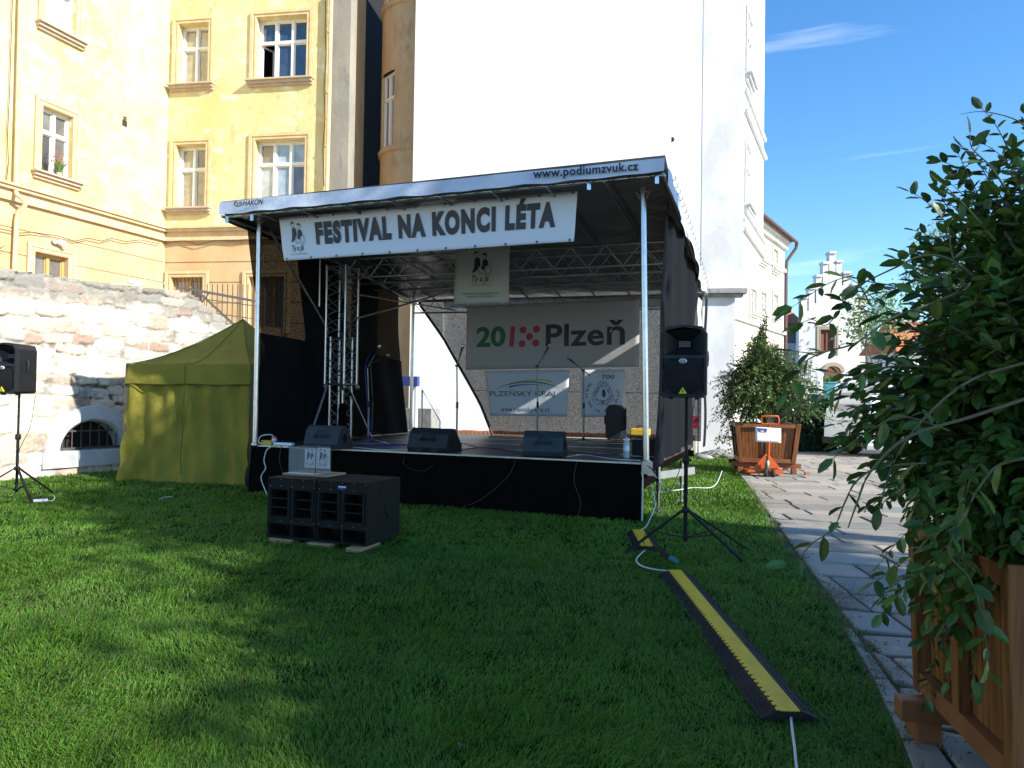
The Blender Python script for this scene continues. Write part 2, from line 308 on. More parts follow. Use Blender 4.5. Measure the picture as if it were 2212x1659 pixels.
def img2fn(bm, X0, Y0, X1, Y1):
    return lambda x, y: bm((x-X0)/(X1-X0), 1-(y-Y0)/(Y1-Y0))
def put_text_px(mb, s, fn, x0, y0, x1, y1, **k):  # rectangle in picture coords, y down
    put_text(mb, s, lambda x, y: fn(x, -y), x0, -y1, x1, -y0, **k)
def sheet(corners, wave=.0, off=0.0, sag=0):
    "bilinear sheet through TL, TR, BR, BL with a gentle wave; returns map(s,t,lift)"
    TL, TR, BR, BL = [Vector(q) for q in corners]; n = (TR-TL).cross(BL-TL).normalized()
    if n.dot(EYE-TL) < 0: n = -n
    def f(s, t, lift=0.0):
        q = (TL*(1-s)+TR*s)*t + (BL*(1-s)+BR*s)*(1-t)
        return q + n*(off + lift + wave*(math.sin(s*9.3+t*2.1)*.6 + math.sin(s*23+t*5)*.25 + math.sin(t*7+s*3)*.35)) + Vector((0, 0, -sag*math.sin(math.pi*s)))
    return f

# ================================================================ SETTING
def Z1(x, y): return (x*.36546, y*.36546)
EDGE = [G(x, y) for (x, y) in ((1580, 978), (1600, 1018), (1638, 1088), (1668, 1150), (1735, 1240), (1800, 1330), (1860, 1430), (1905, 1530), (1962, 1659), (2030, 1850))]
EY = np.array([q.y for q in EDGE])[::-1]; EX = np.array([q.x for q in EDGE])[::-1]
def edge_x(y): return float(np.interp(y, EY, EX))
g = MB(); g.grid(lambda s, t: Vector((-400+800*s, -60+700*t, 0)), 4, 4, False)
tag(g.build('ground', M_['asphalt']), kind='structure')
g = MB()
ys = np.linspace(-3, 21, 60)
for a, b in zip(ys[:-1], ys[1:]):
    g.add([(-16, a, .004), (edge_x(a), a, .004), (edge_x(b), b, .004), (-16, b, .004)], [(0, 1, 2, 3)])
tag(g.build('lawn', M_['grassb']), kind='structure')
# path bed and slabs
g = MB()
for a, b in zip(ys[:-1], ys[1:]): g.add([(edge_x(a)-.01, a, .008), (16, a, .008), (16, b, .008), (edge_x(b)-.01, b, .008)], [(0, 1, 2, 3)])
tag(g.build('path_bed', M_['joint']), kind='structure')
ax = R(7); pd = Vector((math.sin(ax), math.cos(ax), 0)); qd = Vector((pd.y, -pd.x, 0)); V, F_, CC = [], [], []
bx = R(13.5); J0 = G(1650, 1100)
def joint_x(y): return J0.x + (y-J0.y)*math.tan(bx)
def slab(c4, h, col):
    n = len(V); e = .012; cen = sum(c4, Vector())/4
    tilt = (random.uniform(-.003, .003), random.uniform(-.003, .003))
    for k, q in enumerate(c4):
        V.append((q.x, q.y, .0)); CC.append(col)
    for q in c4: V.append((q.x, q.y, h-.006)); CC.append(col)
    for q in c4:
        r = q + (cen-q).normalized()*e; V.append((r.x, r.y, h + (r.x-cen.x)*tilt[0] + (r.y-cen.y)*tilt[1])); CC.append(col)
    for i in range(4):
        j = (i+1) % 4; F_.append((n+i, n+j, n+4+j, n+4+i)); F_.append((n+4+i, n+4+j, n+8+j, n+8+i))
    F_.append((n+8, n+9, n+10, n+11))
pp = -1.0
while pp < 21:
    dp = random.uniform(.40, .54); gap = random.uniform(.022, .036)
    qq = -2.2 + random.uniform(0, .8)
    while qq < 13:
        dq = random.uniform(.62, 1.15)
        g2 = gap*1.9+random.uniform(-.012, .02); c4 = [pd*(pp+g2)+qd*(qq+gap), pd*(pp+g2+random.uniform(-.01, .01))+qd*(qq+dq), pd*(pp+dp)+qd*(qq+dq), pd*(pp+dp)+qd*(qq+gap)]
        jx = [joint_x(c.y)+.012 for c in c4]
        qq += dq
        if all(c.x < x for c, x in zip(c4, jx)): continue
        for c, x in zip(c4, jx):
            if c.x < x: c.x = x
        if (c4[1].x-c4[0].x) < .08: continue
        k = random.uniform(.66, 1.15); t = random.uniform(-.02, .03)
        slab(c4, .028+random.uniform(-.004, .005), (.30*k+t, .272*k, .228*k-t*.5))
    pp += dp
y0 = -1.0
while y0 < 20:      # border row along the lawn
    dl = random.uniform(.55, .95); a = y0+.015; b = y0+dl
    if joint_x(a)-edge_x(a) > .10:
        k = random.uniform(.8, 1.1); slab([Vector((edge_x(a)+.02, a, 0)), Vector((joint_x(a)-.015, a, 0)), Vector((joint_x(b)-.015, b, 0)), Vector((min(edge_x(b)+.02, joint_x(b)-.05), b, 0))], .026, (.29*k, .27*k, .235*k))
    y0 += dl
tag(npmesh('path', V, F_, M_['slab'], col=np.array(CC)), kind='structure')
# soil, moss and twigs swept into the joints
V, F_ = [], []
for k in range(420):
    s_ = random.random(); yy = random.choice((random.gauss(4.0, .5), random.uniform(3, 12), random.uniform(3, 7)))
    xx = joint_x(yy)+random.gauss(0, .07) if random.random() < .7 else edge_x(yy)+abs(random.gauss(0, .25))
    a = random.uniform(0, 3.14); l = random.uniform(.004, .015); n = len(V); d = Vector((math.cos(a), math.sin(a), 0))*l; e = Vector((-d.y, d.x, 0))*random.uniform(.2, .6)
    z = .034
    for q in (-d-e, d-e, d+e, -d+e): V.append((xx+q.x, yy+q.y, z+random.uniform(0, .008)))
    F_.append((n, n+1, n+2, n+3))
tag(npmesh('plant_litter', V, F_, mat('dry_litter', (.14, .085, .045), .95)), kind='stuff')

# weeds rooted in the joints and soil washed over the slabs
V, F_ = [], []
for k in range(150):
    yy = random.uniform(2.6, 13); xx = joint_x(yy)+random.gauss(0, .012) if random.random() < .55 else edge_x(yy)+random.uniform(.0, .07)
    if random.random() < .15: xx = joint_x(yy)+random.uniform(.2, 2.2)
    for j in range(random.randint(5, 16)):
        a = random.uniform(0, 6.28); l = random.uniform(.015, .055); e = random.uniform(.3, 1.3); bx_ = xx+random.gauss(0, .018); by_ = yy+random.gauss(0, .03); n = len(V); w_ = .0025
        V += [(bx_-w_*math.sin(a), by_+w_*math.cos(a), .018), (bx_+w_*math.sin(a), by_-w_*math.cos(a), .018), (bx_+math.cos(a)*l*e, by_+math.sin(a)*l*e, .02+l)]; F_.append((n, n+1, n+2))
tag(npmesh('joint_weeds', V, F_, mat('weed_green', (.07, .14, .025), .7, col2=(.16, .14, .05), nscale=8)), kind='stuff')
V, F_ = [], []
for k in range(1500):
    if k % 3: c = G(1805, 1290)+Vector((random.gauss(.05, .16), random.gauss(0, .22), 0))
    else: c = Vector((joint_x(0), 0, 0)); yy = random.uniform(3, 9); c = Vector((joint_x(yy)+random.gauss(.02, .05), yy, 0))
    if c.x < edge_x(c.y)+.01: continue
    l = random.uniform(.002, .006); n = len(V); z = .033
    V += [(c.x-l, c.y-l, z), (c.x+l, c.y-l*.5, z), (c.x+l*.4, c.y+l, z+.003), (c.x, c.y, z+l)]; F_ += [(n, n+1, n+3), (n+1, n+2, n+3), (n+2, n, n+3)]
tag(npmesh('loose_soil', V, F_, mat('crumbled_soil', (.10, .065, .04), 1.0)), kind='stuff')

# ---------------------------------------------------------------- grass
def noise2(x, y, s, seed=0):
    r = np.random.default_rng(seed); t = np.zeros_like(x)
    for k in range(7):
        a = r.uniform(0, 6.28); f = s*r.uniform(.6, 2.0); t += np.sin(x*f*math.cos(a)+y*f*math.sin(a)+r.uniform(0, 6.28))
    return t/7
def grass_band(y0, y1, dens, hgt, wid, seed):
    r = np.random.default_rng(seed); xl, xr = -.78*y1-.3, .60*y1+.4; n = int((y1-y0)*(xr-xl)*dens)
    y = r.uniform(y0, y1, n); x = r.uniform(xl, xr, n)
    ex = np.interp(y, EY, EX); jit = noise2(x*0+y, y, 9, 5)*.05
    k = (x < ex+jit+.02+r.exponential(.035, n)) & (np.abs(x) < .80*y+.5)
    k &= ~((noise2(x, y, 13, 31) > .28) & (r.random(n) < .5))
    k &= ~(((x-FLx)*dvx+(y-FLy)*dvy > .12) & ((x-FLx)*dux+(y-FLy)*duy > .1) & ((x-FLx)*dux+(y-FLy)*duy < SW-.9) & ((x-FLx)*dvx+(y-FLy)*dvy < 5))
    x = x[k]; y = y[k]; n = len(x)
    cl = noise2(x, y, 16, 71); h = hgt*r.uniform(.45, 1.3, n)*(1+.35*noise2(x, y, 3.1, 2)+.30*cl); la = 4*noise2(x, y, 3.2, 3)+2*noise2(x, y, 11, 33)+r.normal(0, 1.1, n)+.8; le = r.uniform(.4, 1.4, n)*(1+.5*noise2(x, y, 5, 72))
    dx = np.cos(la); dy = np.sin(la); wa = r.uniform(0, 3.14, n); wx = np.cos(wa)*wid/2; wy = np.sin(wa)*wid/2
    z0 = np.full(n, .002); V = np.empty((n, 5, 3))
    V[:, 0] = np.stack([x-wx, y-wy, z0], 1); V[:, 1] = np.stack([x+wx, y+wy, z0], 1)
    mxx = x+dx*h*le*.35; myy = y+dy*h*le*.35; mz = h*.62
    V[:, 2] = np.stack([mxx+wx*.8, myy+wy*.8, mz], 1); V[:, 3] = np.stack([mxx-wx*.8, myy-wy*.8, mz], 1)
    V[:, 4] = np.stack([x+dx*h*le, y+dy*h*le, h*np.clip(1.05-.38*le, .25, 1)], 1)
    base = np.arange(n)[:, None]*5
    F = np.concatenate([base+np.array([[0, 1, 2]]), base+np.array([[0, 2, 3]]), base+np.array([[3, 2, 4]])])
    p = noise2(x, y, 1.1, 7)[:, None]; q = r.uniform(.7, 1.3, (n, 1)); dry = (r.random((n, 1)) < .06+.10*np.clip(noise2(x, y, 2.1, 74)[:, None], 0, 1))
    p2 = noise2(x, y, 9, 73)[:, None]; col = np.array([[.102, .232, .024]])*(1+.34*p+.22*p2)*q + np.array([[.02, .015, 0]])*np.clip(p, 0, 1)
    col = np.where(dry, np.array([[.20, .19, .07]])*q, col)
    return V.reshape(-1, 3), F, np.repeat(col, 5, axis=0)

# ---------------------------------------------------------------- stage frame (needed for the lawn)
FR_ = G(1384, 1127); FL_ = G(549, 1064); SW = (FR_-FL_).length; DU = (FR_-FL_).normalized(); DV = Vector((-DU.y, DU.x, 0)); DZ = .70
FLx, FLy, dux, duy, dvx, dvy = FL_.x, FL_.y, DU.x, DU.y, DV.x, DV.y
print('STAGE', FL_, FR_, SW, DU)
Vs, Fs, Cs, nn = [], [], [], 0
for (a, b, dn, hh, ww, sd) in ((2.3, 3.4, 15000, .038, .0032, 1), (3.4, 4.8, 9500, .040, .004, 2), (4.8, 7, 5000, .042, .0055, 3), (7, 10, 2400, .045, .0085, 4), (10, 15.5, 1000, .055, .014, 5), (15.5, 20, 320, .06, .02, 6)):
    v, f, c = grass_band(a, b, dn, hh, ww, sd); Vs.append(v); Fs.append(f+nn); Cs.append(c); nn += len(v)
print('GRASS', nn)
tag(npmesh('grass', np.concatenate(Vs), np.concatenate(Fs), M_['grass'], col=np.concatenate(Cs)), kind='stuff')
del Vs, Fs, Cs

# ================================================================ BUILDINGS
def wall(fr, name, m, parent, a0, a1, z0, z1, holes=(), reveal=.2, grooves=(), d=0):
    A = sorted(set([a0, a1]+[h[0] for h in holes]+[h[2] for h in holes])); Zs = set([z0, z1]+[h[1] for h in holes]+[h[3] for h in holes])
    A = [a for a in A if a0 <= a <= a1]; gz = []
    for q in grooves:
        if z0 < q < z1: Zs |= {q-.018, q+.018}; gz.append(q)
    Zs = sorted(z for z in Zs if z0 <= z <= z1); mb = MB()
    def inh(a, z): return any(h[0] < a < h[2] and h[1] < z < h[3] for h in holes)
    for i in range(len(A)-1):
        for j in range(len(Zs)-1):
            am, zm = (A[i]+A[i+1])/2, (Zs[j]+Zs[j+1])/2
            if inh(am, zm): continue
            dd = d-.025 if any(abs(zm-q) < .017 for q in gz) else d
            mb.add([fr.p(A[i], Zs[j], dd), fr.p(A[i+1], Zs[j], dd), fr.p(A[i+1], Zs[j+1], dd), fr.p(A[i], Zs[j+1], dd)], [(0, 1, 2, 3)])
            if dd != d:
                for zz in (Zs[j], Zs[j+1]): mb.add([fr.p(A[i], zz, dd), fr.p(A[i+1], zz, dd), fr.p(A[i+1], zz, d), fr.p(A[i], zz, d)], [(0, 1, 2, 3)])
    for (p0, q0, p1, q1) in holes:
        e = d-reveal
        for (x0, y0, x1, y1) in ((p0, q0, p0, q1), (p1, q0, p1, q1), (p0, q0, p1, q0), (p0, q1, p1, q1)):
            mb.add([fr.p(x0, y0, d), fr.p(x1, y1, d), fr.p(x1, y1, e), fr.p(x0, y0, e)], [(0, 1, 2, 3)])
    return mb.build(name, m, parent)
def fbox(mb, fr, a0, a1, z0, z1, d0, d1):
    return mb.hexa([fr.p(a0, z0, d1), fr.p(a1, z0, d1), fr.p(a1, z0, d0), fr.p(a0, z0, d0)], [fr.p(a0, z1, d1), fr.p(a1, z1, d1), fr.p(a1, z1, d0), fr.p(a0, z1, d0)])
def window(fr, parent, h, cols, transom, panes, frame=None, reveal=.2, surround=None, sill=None, smat=None, bar=.055, d=0, swidth=.20, open_first=False):
    a0, z0, a1, z1 = h; frame = frame or M_['wwood']; e = d-reveal; mb = MB(); W = a1-a0; H = z1-z0
    for (p, q, r, s) in ((a0, z0, a0+bar, z1), (a1-bar, z0, a1, z1), (a0+bar, z1-bar, a1-bar, z1), (a0+bar, z0, a1-bar, z0+bar)): fbox(mb, fr, p, r, q, s, e, e+.06)
    zt = z0+H*transom if transom else None
    for k in range(1, cols): c = a0+W*k/cols; fbox(mb, fr, c-bar*.75, c+bar*.75, z0+bar, z1-bar, e, e+.075)
    if zt: fbox(mb, fr, a0+bar, a1-bar, zt-bar*.8, zt+bar*.8, e, e+.085)
    # casement rails inside each opening
    cells = []
    for k in range(cols):
        l, r_ = a0+W*k/cols+(bar if k == 0 else bar*.75), a0+W*(k+1)/cols-(bar if k == cols-1 else bar*.75)
        for (b, t) in (((z0+bar, zt-bar*.8), (zt+bar*.8, z1-bar)) if zt else ((z0+bar, z1-bar),)): cells.append((l, b, r_, t))
    for ci, (l, b, r_, t) in enumerate(cells):
        if open_first and ci == 0: continue
        s_ = bar*.55
        for (p, q, r2, s2) in ((l, b, l+s_, t), (r_-s_, b, r_, t), (l+s_, t-s_, r_-s_, t), (l+s_, b, r_-s_, b+s_)): fbox(mb, fr, p, r2, q, s2, e-.01, e+.035)
    wn = mb.build('window', frame, parent)
    for ci, (l, b, r_, t) in enumerate(cells):
        pm = panes[ci % len(panes)]; mb = MB(); dd = e+.008
        if open_first and ci == 0:
            mb.add([fr.p(l, b, e-.9), fr.p(r_, b, e-.9), fr.p(r_, t, e-.9), fr.p(l, t, e-.9)], [(0, 1, 2, 3)]); mb.build('room_shade_sheet', M_['dark'], wn)  # black sheet stands for the unlit room behind the casement
            mb = MB(); hw = r_-l; q0 = fr.p(l, 0, e+.02); dr = (fr.d*.45+fr.n*-.9).normalized()
            f2 = Fr(q0, d=dr); s_ = bar*.8
            for (p, q, r2, s2) in ((0, b, s_, t), (hw-s_, b, hw, t), (s_, t-s_, hw-s_, t), (s_, b, hw-s_, b+s_)): fbox(mb, f2, p, r2, q, s2, -.02, .02)
            mb.build('open_casement', frame, wn); continue
        mb.add([fr.p(l, b, dd), fr.p(r_, b, dd), fr.p(r_, t, dd), fr.p(l, t, dd)], [(0, 1, 2, 3)]); mb.build('pane', pm, wn)
    if surround:
        mb = MB(); s_ = swidth
        for (w0, w1, dd) in ((0, s_, .035), (s_*.55, s_, .06), (.02, s_*.28, .05)):
            for (p, q, r2, s2) in ((a0-w1, z0-(0 if sill else w1), a0-w0, z1+w1), (a1+w0, z0-(0 if sill else w1), a1+w1, z1+w1), (a0-w0, z1+w0, a1+w0, z1+w1)): fbox(mb, fr, p, r2, q, s2, d+.001, d+dd)
        mb.build('surround', surround, wn)
    if sill:
        mb = MB(); e2 = swidth+.06
        fbox(mb, fr, a0-e2, a1+e2, z0-.05, z0-.004, d-.02, d+.22); fbox(mb, fr, a0-e2+.03, a1+e2-.03, z0-.13, z0-.05, d, d+.15); fbox(mb, fr, a0-e2+.05, a1+e2-.05, z0-.20, z0-.13, d, d+.08)
        mb.build('sill', sill, wn)
    return wn
# ---- yellow tenement, an L of two wings
CO = P(357, 500, 22.0); FA = Fr(CO, az=20.17); FB = Fr(CO, az=98.77)
def hitz(fr, x, y, off=0): return fr.hit(*Z1(x, y), off)
ytop = 16.5
def hole(fr, tl, r, b, kx=None):
    a0, z1 = hitz(fr, *tl); a1 = hitz(fr, *r)[0]; z0 = hitz(fr, *b)[1]; return (a0, z0, a1, z1)
hA1 = hole(FA, (250, 622), (430, 700), (240, 1015)); zz = hitz(FA, 235, 128)[1]
hA2 = (hA1[0], zz, hA1[2], zz+hA1[3]-hA1[1]); q = hitz(FA, 203, 1485); hA3 = (q[0], q[1]-1.3, hitz(FA, 402, 1500)[0], q[1])
hN1 = hole(FB, (1062, 148), (1232, 300), (1080, 505)); hN2 = hole(FB, (1045, 862), (1215, 1000), (1060, 1232))
hL1 = hole(FB, (1522, 110), (1812, 300), (1540, 478)); hL2 = hole(FB, (1512, 832), (1800, 1000), (1512, 1190))
hL2 = (hL2[0], hL2[3]-(hL1[3]-hL1[1]), hL2[2], hL2[3])
q = FB.hit(371, 600); hG1 = (q[0], q[1]-1.5, FB.hit(438.6, 620)[0], q[1]); wG = hL1[2]-hL1[0]; q = FB.hit(539, 599); hG2 = (q[0], q[1]-1.5, q[0]+wG*.7, q[1])
hA0 = (hA1[0]-3.4, hA1[1], hA1[2]-3.4, hA1[3])
zcA = hitz(FA, 500, 1282)[1]; zcB = FB.hit(440, 513)[1]; zc = (zcA+zcB)/2; print('cornice', zcA, zcB, 'holes', hA1, hL1, hN2)
yb = thing('apartment_building', (CO.x, CO.y, 0), 'yellow plastered apartment building with two wings meeting in a corner and white windows', 'building')
aR = FB.hit(706, 300)[0]; YBL = -11.0
gro = [zc-.75-i*.62 for i in range(6)]
wall(FA, 'wall', M_['yellow'], yb, YBL, 0, zc, ytop, [hA1, hA2, (hA1[0]-3.6, hA1[1], hA1[2]-3.6, hA1[3])])
wall(FA, 'plinth_wall', M_['ochre'], yb, YBL, 0, 0, zc, [hA3], grooves=gro)
wall(FB, 'wall', M_['yellow'], yb, 0, aR, zc, ytop, [hN1, hN2, hL1, hL2])
wall(FB, 'plinth_wall', M_['ochre'], yb, 0, aR, 0, zc, [hG1, hG2], grooves=gro)
mb = MB()
for (fr, a, b) in ((FA, YBL, .0), (FB, .0, aR+.02)):
    fbox(mb, fr, a, b, zc-.10, zc+.16, .003, .10); fbox(mb, fr, a, b, zc+.16, zc+.24, .003, .20); fbox(mb, fr, a, b, zc+.24, zc+.30, .003, .26)
mb.build('cornice', M_['trim'], yb)
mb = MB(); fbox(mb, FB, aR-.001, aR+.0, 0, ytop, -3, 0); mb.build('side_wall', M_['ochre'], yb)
mb = MB(); mb.hexa([FA.p(YBL, 0, -.4), FA.p(0, 0, -.4), FA.p(0, 0, -9), FA.p(YBL, 0, -9)], [FA.p(YBL, ytop, -.4), FA.p(0, ytop, -.4), FA.p(0, ytop, -9), FA.p(YBL, ytop, -9)])
fbox(mb, FB, .3, aR-.2, 0, ytop, -9, -1.3); mb.build('building_core', M_['dark'], yb)
B_, D_, G_, U_, PL_ = M_['gl_beige'], M_['gl_dark'], M_['gl_grey'], M_['gl_blue'], M_['gl_pale']
window(FA, yb, hA1, 2, .64, [D_, G_, G_, G_], surround=M_['trim'], sill=M_['sill'])
window(FA, yb, hA2, 2, .64, [PL_, PL_, PL_, PL_], surround=M_['trim'], sill=M_['sill'])
window(FA, yb, hA3, 2, 0, [G_, G_], frame=M_['ywood'], surround=M_['trim'])
window(FB, yb, hN1, 2, .64, [B_, B_, B_, B_], surround=M_['trim'], sill=M_['sill'], reveal=.26)
window(FB, yb, hN2, 2, .64, [B_, B_, B_, G_], surround=M_['trim'], sill=M_['sill'], reveal=.26)
window(FB, yb, hL1, 3, .64, [D_, U_, U_, U_, U_, U_], surround=M_['trim'], sill=M_['sill'], reveal=.26, open_first=True)
window(FB, yb, hL2, 3, .64, [PL_, G_, PL_, PL_, G_, PL_], surround=M_['trim'], sill=M_['sill'], reveal=.26)
wg = window(FB, yb, hG1, 2, 0, [B_, G_], frame=M_['ywood'], surround=M_['trim'])
wg2 = window(FB, yb, hG2, 3, 0, [B_, G_], frame=M_['ywood'], surround=M_['trim'])
for wq, h in ((wg, hG1), (wg2, hG2)):
    mb = MB(); n = int((h[2]-h[0])/.13)
    for i in range(1, n): a = h[0]+(h[2]-h[0])*i/n; mb.tube([FB.p(a, h[1], -.06), FB.p(a, h[3], -.06)], .011, 6)
    mb.build('window_bars', M_['iron'], wq)
q = hitz(FA, 722, 705); r_ = hitz(FA, 748, 752); mb = MB(); fbox(mb, FA, q[0], r_[0], r_[1], q[1], .001, .02)
for i in range(5): fbox(mb, FA, q[0]+.02, r_[0]-.02, r_[1]+.03+i*.055, r_[1]+.05+i*.055, .02, .045)
mb.build('air_vent', M_['iron'], yb)
def pts1(fr, L, off): return [fr.p(*fr.hit(*Z1(x, y), off), off) for (x, y) in L]
mb = MB(); mb.tube(pts1(FA, [(122, -60), (92, 1128)], .14)+pts1(FA, [(100, 1150), (146, 1185)], .30)+pts1(FA, [(148, 1215)], .36)+pts1(FA, [(106, 1252), (98, 1300), (84, 1600)], .13), .055, 10); mb.build('downpipe', M_['trim'], yb)
mb = MB(); mb.tube(pts1(FB, [(1958, -60), (1948, 470), (1938, 860), (1925, 1400)], .14), .062, 10)
for y in (190, 550, 865): q = pts1(FB, [(1955-y*.028, y)], .14)[0]; mb.lathe([(.072, -.02), (.072, .02)], q, 10)
mb.build('downpipe', M_['trim'], yb)
mb = MB(); mb.tube(pts1(FB, [(1925, 0), (1922, 200), (1928, 320), (1915, 520), (1922, 700), (1908, 880), (1915, 1100)], .06), .012, 5)
mb.tube(pts1(FA, [(75, -40), (66, 240), (60, 430), (56, 560), (44, 810), (50, 960), (38, 1075)], .08), .012, 5); build_split(mb, 'wall_cable', M_['iron'], yb)
mb = MB(); q = pts1(FA, [(322, 1425)], .06)[0]; mb.lathe([(.0, 0), (.07, 0), (.07, .04)], q, 12, FA.n); mb.lathe([(.05, 0), (.075, .05), (.08, .16), (.05, .22), (0, .24)], q+FA.n*.05+FA.d*.05, 12, (FA.n*.5+FA.d*.8+Vector((0, 0, -.35))).normalized()); mb.build('wall_lamp', M_['white_p'], yb)
pts = []; L = [(0, 1352), (120, 1378), (190, 1372), (250, 1382), (330, 1392), (440, 1425), (520, 1408), (600, 1425), (660, 1408), (740, 1428), (830, 1418), (945, 1442)]
mb = MB(); mb.tube(pts1(FA, L, .09), .012, 5); mb.tube(pts1(FB, [(960, 1440), (1080, 1420), (1170, 1445), (1280, 1418), (1400, 1425), (1480, 1410)], .09), .012, 5)
tag(mb.build('festoon_cable', M_['iron']), 'thin dark cable slung along the wall just below the yellow building cornice', 'cable')
# plant on the lower window sill of the left wing
q = FA.p(*FA.hit(*Z1(358, 1048), .1), .05); ft = thing('flower_pot', q, 'small red flowering plant standing on the sill of the lower left window', 'potted plant')
mb = MB(); mb.lathe([(0, 0), (.05, 0), (.07, .12), (.06, .12), (0, .10)], q, 12); mb.build('pot', M_['framest'], ft)
def blades(mb, q, n, L, spread, wid, r=random):
    for k in range(n):
        a = r.uniform(0, 6.28); e = r.uniform(.1, spread); d = Vector((math.cos(a)*e, math.sin(a)*e, 1)).normalized(); l = L*r.uniform(.6, 1.1); s_ = Vector((-math.sin(a), math.cos(a), 0))*wid/2
        b = Vector(q); m1 = b+d*l*.55; t = b+d*l+Vector((math.cos(a), math.sin(a), -.5))*l*.18*e
        mb.add([b-s_*.6, b+s_*.6, m1+s_, m1-s_, t], [(0, 1, 2, 3), (3, 2, 4)])
mb = MB(); blades(mb, q+Vector((0, 0, .1)), 40, .42, .6, .035); mb.build('foliage', mat('plant_green', (.10, .22, .04), .5), ft)
mb = MB()
for k in range(22): c = q+Vector((random.gauss(0, .09), random.gauss(0, .09), random.uniform(.35, .62))); mb.lathe([(0, -.02), (.025, 0), (0, .02)], c, 6)
build_split(mb, 'flower', mat('red_flower', (.65, .06, .02), .6), ft)

# ---- grey pilaster, dark recess and curved ochre bay of the house behind
oc = thing('tenement_house', P(780, 860, 23), 'old ochre tenement with grey corner pilaster and rounded bay left of the white house', 'building')
p0 = FB.p(aR, 0, 0); fa = Fr(p0, az=98.77)
aG = fa.hit(751, 300)[0]
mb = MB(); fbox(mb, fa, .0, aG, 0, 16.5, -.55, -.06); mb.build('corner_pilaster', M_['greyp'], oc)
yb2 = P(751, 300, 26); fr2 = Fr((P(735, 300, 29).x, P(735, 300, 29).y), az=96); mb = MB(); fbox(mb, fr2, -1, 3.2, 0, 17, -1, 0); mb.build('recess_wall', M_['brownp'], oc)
cb = P(905, 300, 24.0); rb = 24.0*(905-826)/FPX+.05
hb = (150-0, 0)
zt_, zb_ = P(850, 158, 23.2).z, P(850, 318, 23.2).z; zt2, zb2 = P(850, -110, 23.2).z, P(850, 6, 23.2).z
mb = MB(); n = 28; wa0, wa1 = 203, 238
angs = sorted(set([170+i*5 for i in range(29)]+[wa0, wa1])); zs = [0, zb_, zt_, zb2, zt2, 17]
def cyl(a, z, r): return Vector((cb.x+r*math.cos(R(a)), cb.y+r*math.sin(R(a)), z))
for i in range(len(angs)-1):
    for j in range(5):
        if j in (1, 3) and wa0 <= angs[i] < wa1: continue
        mb.add([cyl(angs[i], zs[j], rb), cyl(angs[i+1], zs[j], rb), cyl(angs[i+1], zs[j+1], rb), cyl(angs[i], zs[j+1], rb)], [(0, 1, 2, 3)], True)
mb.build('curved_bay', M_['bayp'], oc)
mb = MB()
for zq in (zb_-.12, zb2-.12):
    for i in range(len(angs)-1):
        vs = [cyl(a, z, r) for a in (angs[i], angs[i+1]) for (z, r) in ((zq-.1, rb), (zq-.06, rb+.05), (zq+.06, rb+.08), (zq+.08, rb))]
        mb.add(vs, [(0, 4, 5, 1), (1, 5, 6, 2), (2, 6, 7, 3)])
build_split(mb, 'string_course', M_['bayp'], oc)
for (z0, z1) in ((zb_, zt_), (zb2, zt2)):
    A0, A1 = cyl(wa0, 0, rb-.14), cyl(wa1, 0, rb-.14); fw = Fr(A0, d=(A1-A0)); window(fw, oc, (0, z0, (A1-A0).length, z1), 2, .66, [G_, G_, B_, G_], reveal=.0, bar=.05)
    mb = MB()
    for a, b in ((wa0, wa0), (wa1, wa1)): mb.add([cyl(a, z0, rb), cyl(a, z0, rb-.16), cyl(a, z1, rb-.16), cyl(a, z1, rb)], [(0, 1, 2, 3)])
    mb.build('window_jamb', M_['ochre'], oc)
# ---- tall white house: blank gable towards the lawn, bay on its street side
WR = P(1605, 500, 20.0); FW = Fr(WR, az=98.77); wt = 17.0
aL = FW.hit(893, 300)[0]; a1_ = FW.hit(965, 200)[0]; a2_ = FW.hit(1517, 300)[0]; zl = FW.hit(1560, 624)[1]
wh = thing('white_house', (WR.x, WR.y, 0), 'tall white rendered house with a blank windowless gable wall behind the stage', 'building')
mb = MB(); fbox(mb, FW, aL, a1_, 0, wt, -9, -.004); fbox(mb, FW, a1_, a2_, zl, wt, -9, 0); fbox(mb, FW, a1_, a2_, 0, zl, -9, -.12); mb.build('gable_wall', M_['white'], wh)
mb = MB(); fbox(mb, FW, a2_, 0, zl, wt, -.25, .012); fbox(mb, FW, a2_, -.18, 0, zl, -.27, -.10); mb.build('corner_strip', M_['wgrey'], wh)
mb = MB(); fbox(mb, FW, a2_+.02, -.2, 0, zl-.2, -8.9, -.28); mb.build('side_core', M_['white'], wh)
mb = MB(); fbox(mb, FW, aL-.02, .12, zl-.13, zl+.0, -.3, .13); fbox(mb, FW, aL-.02, .02, zl-.22, zl-.13, -.3, .05); mb.build('ledge', M_['ledge'], wh)
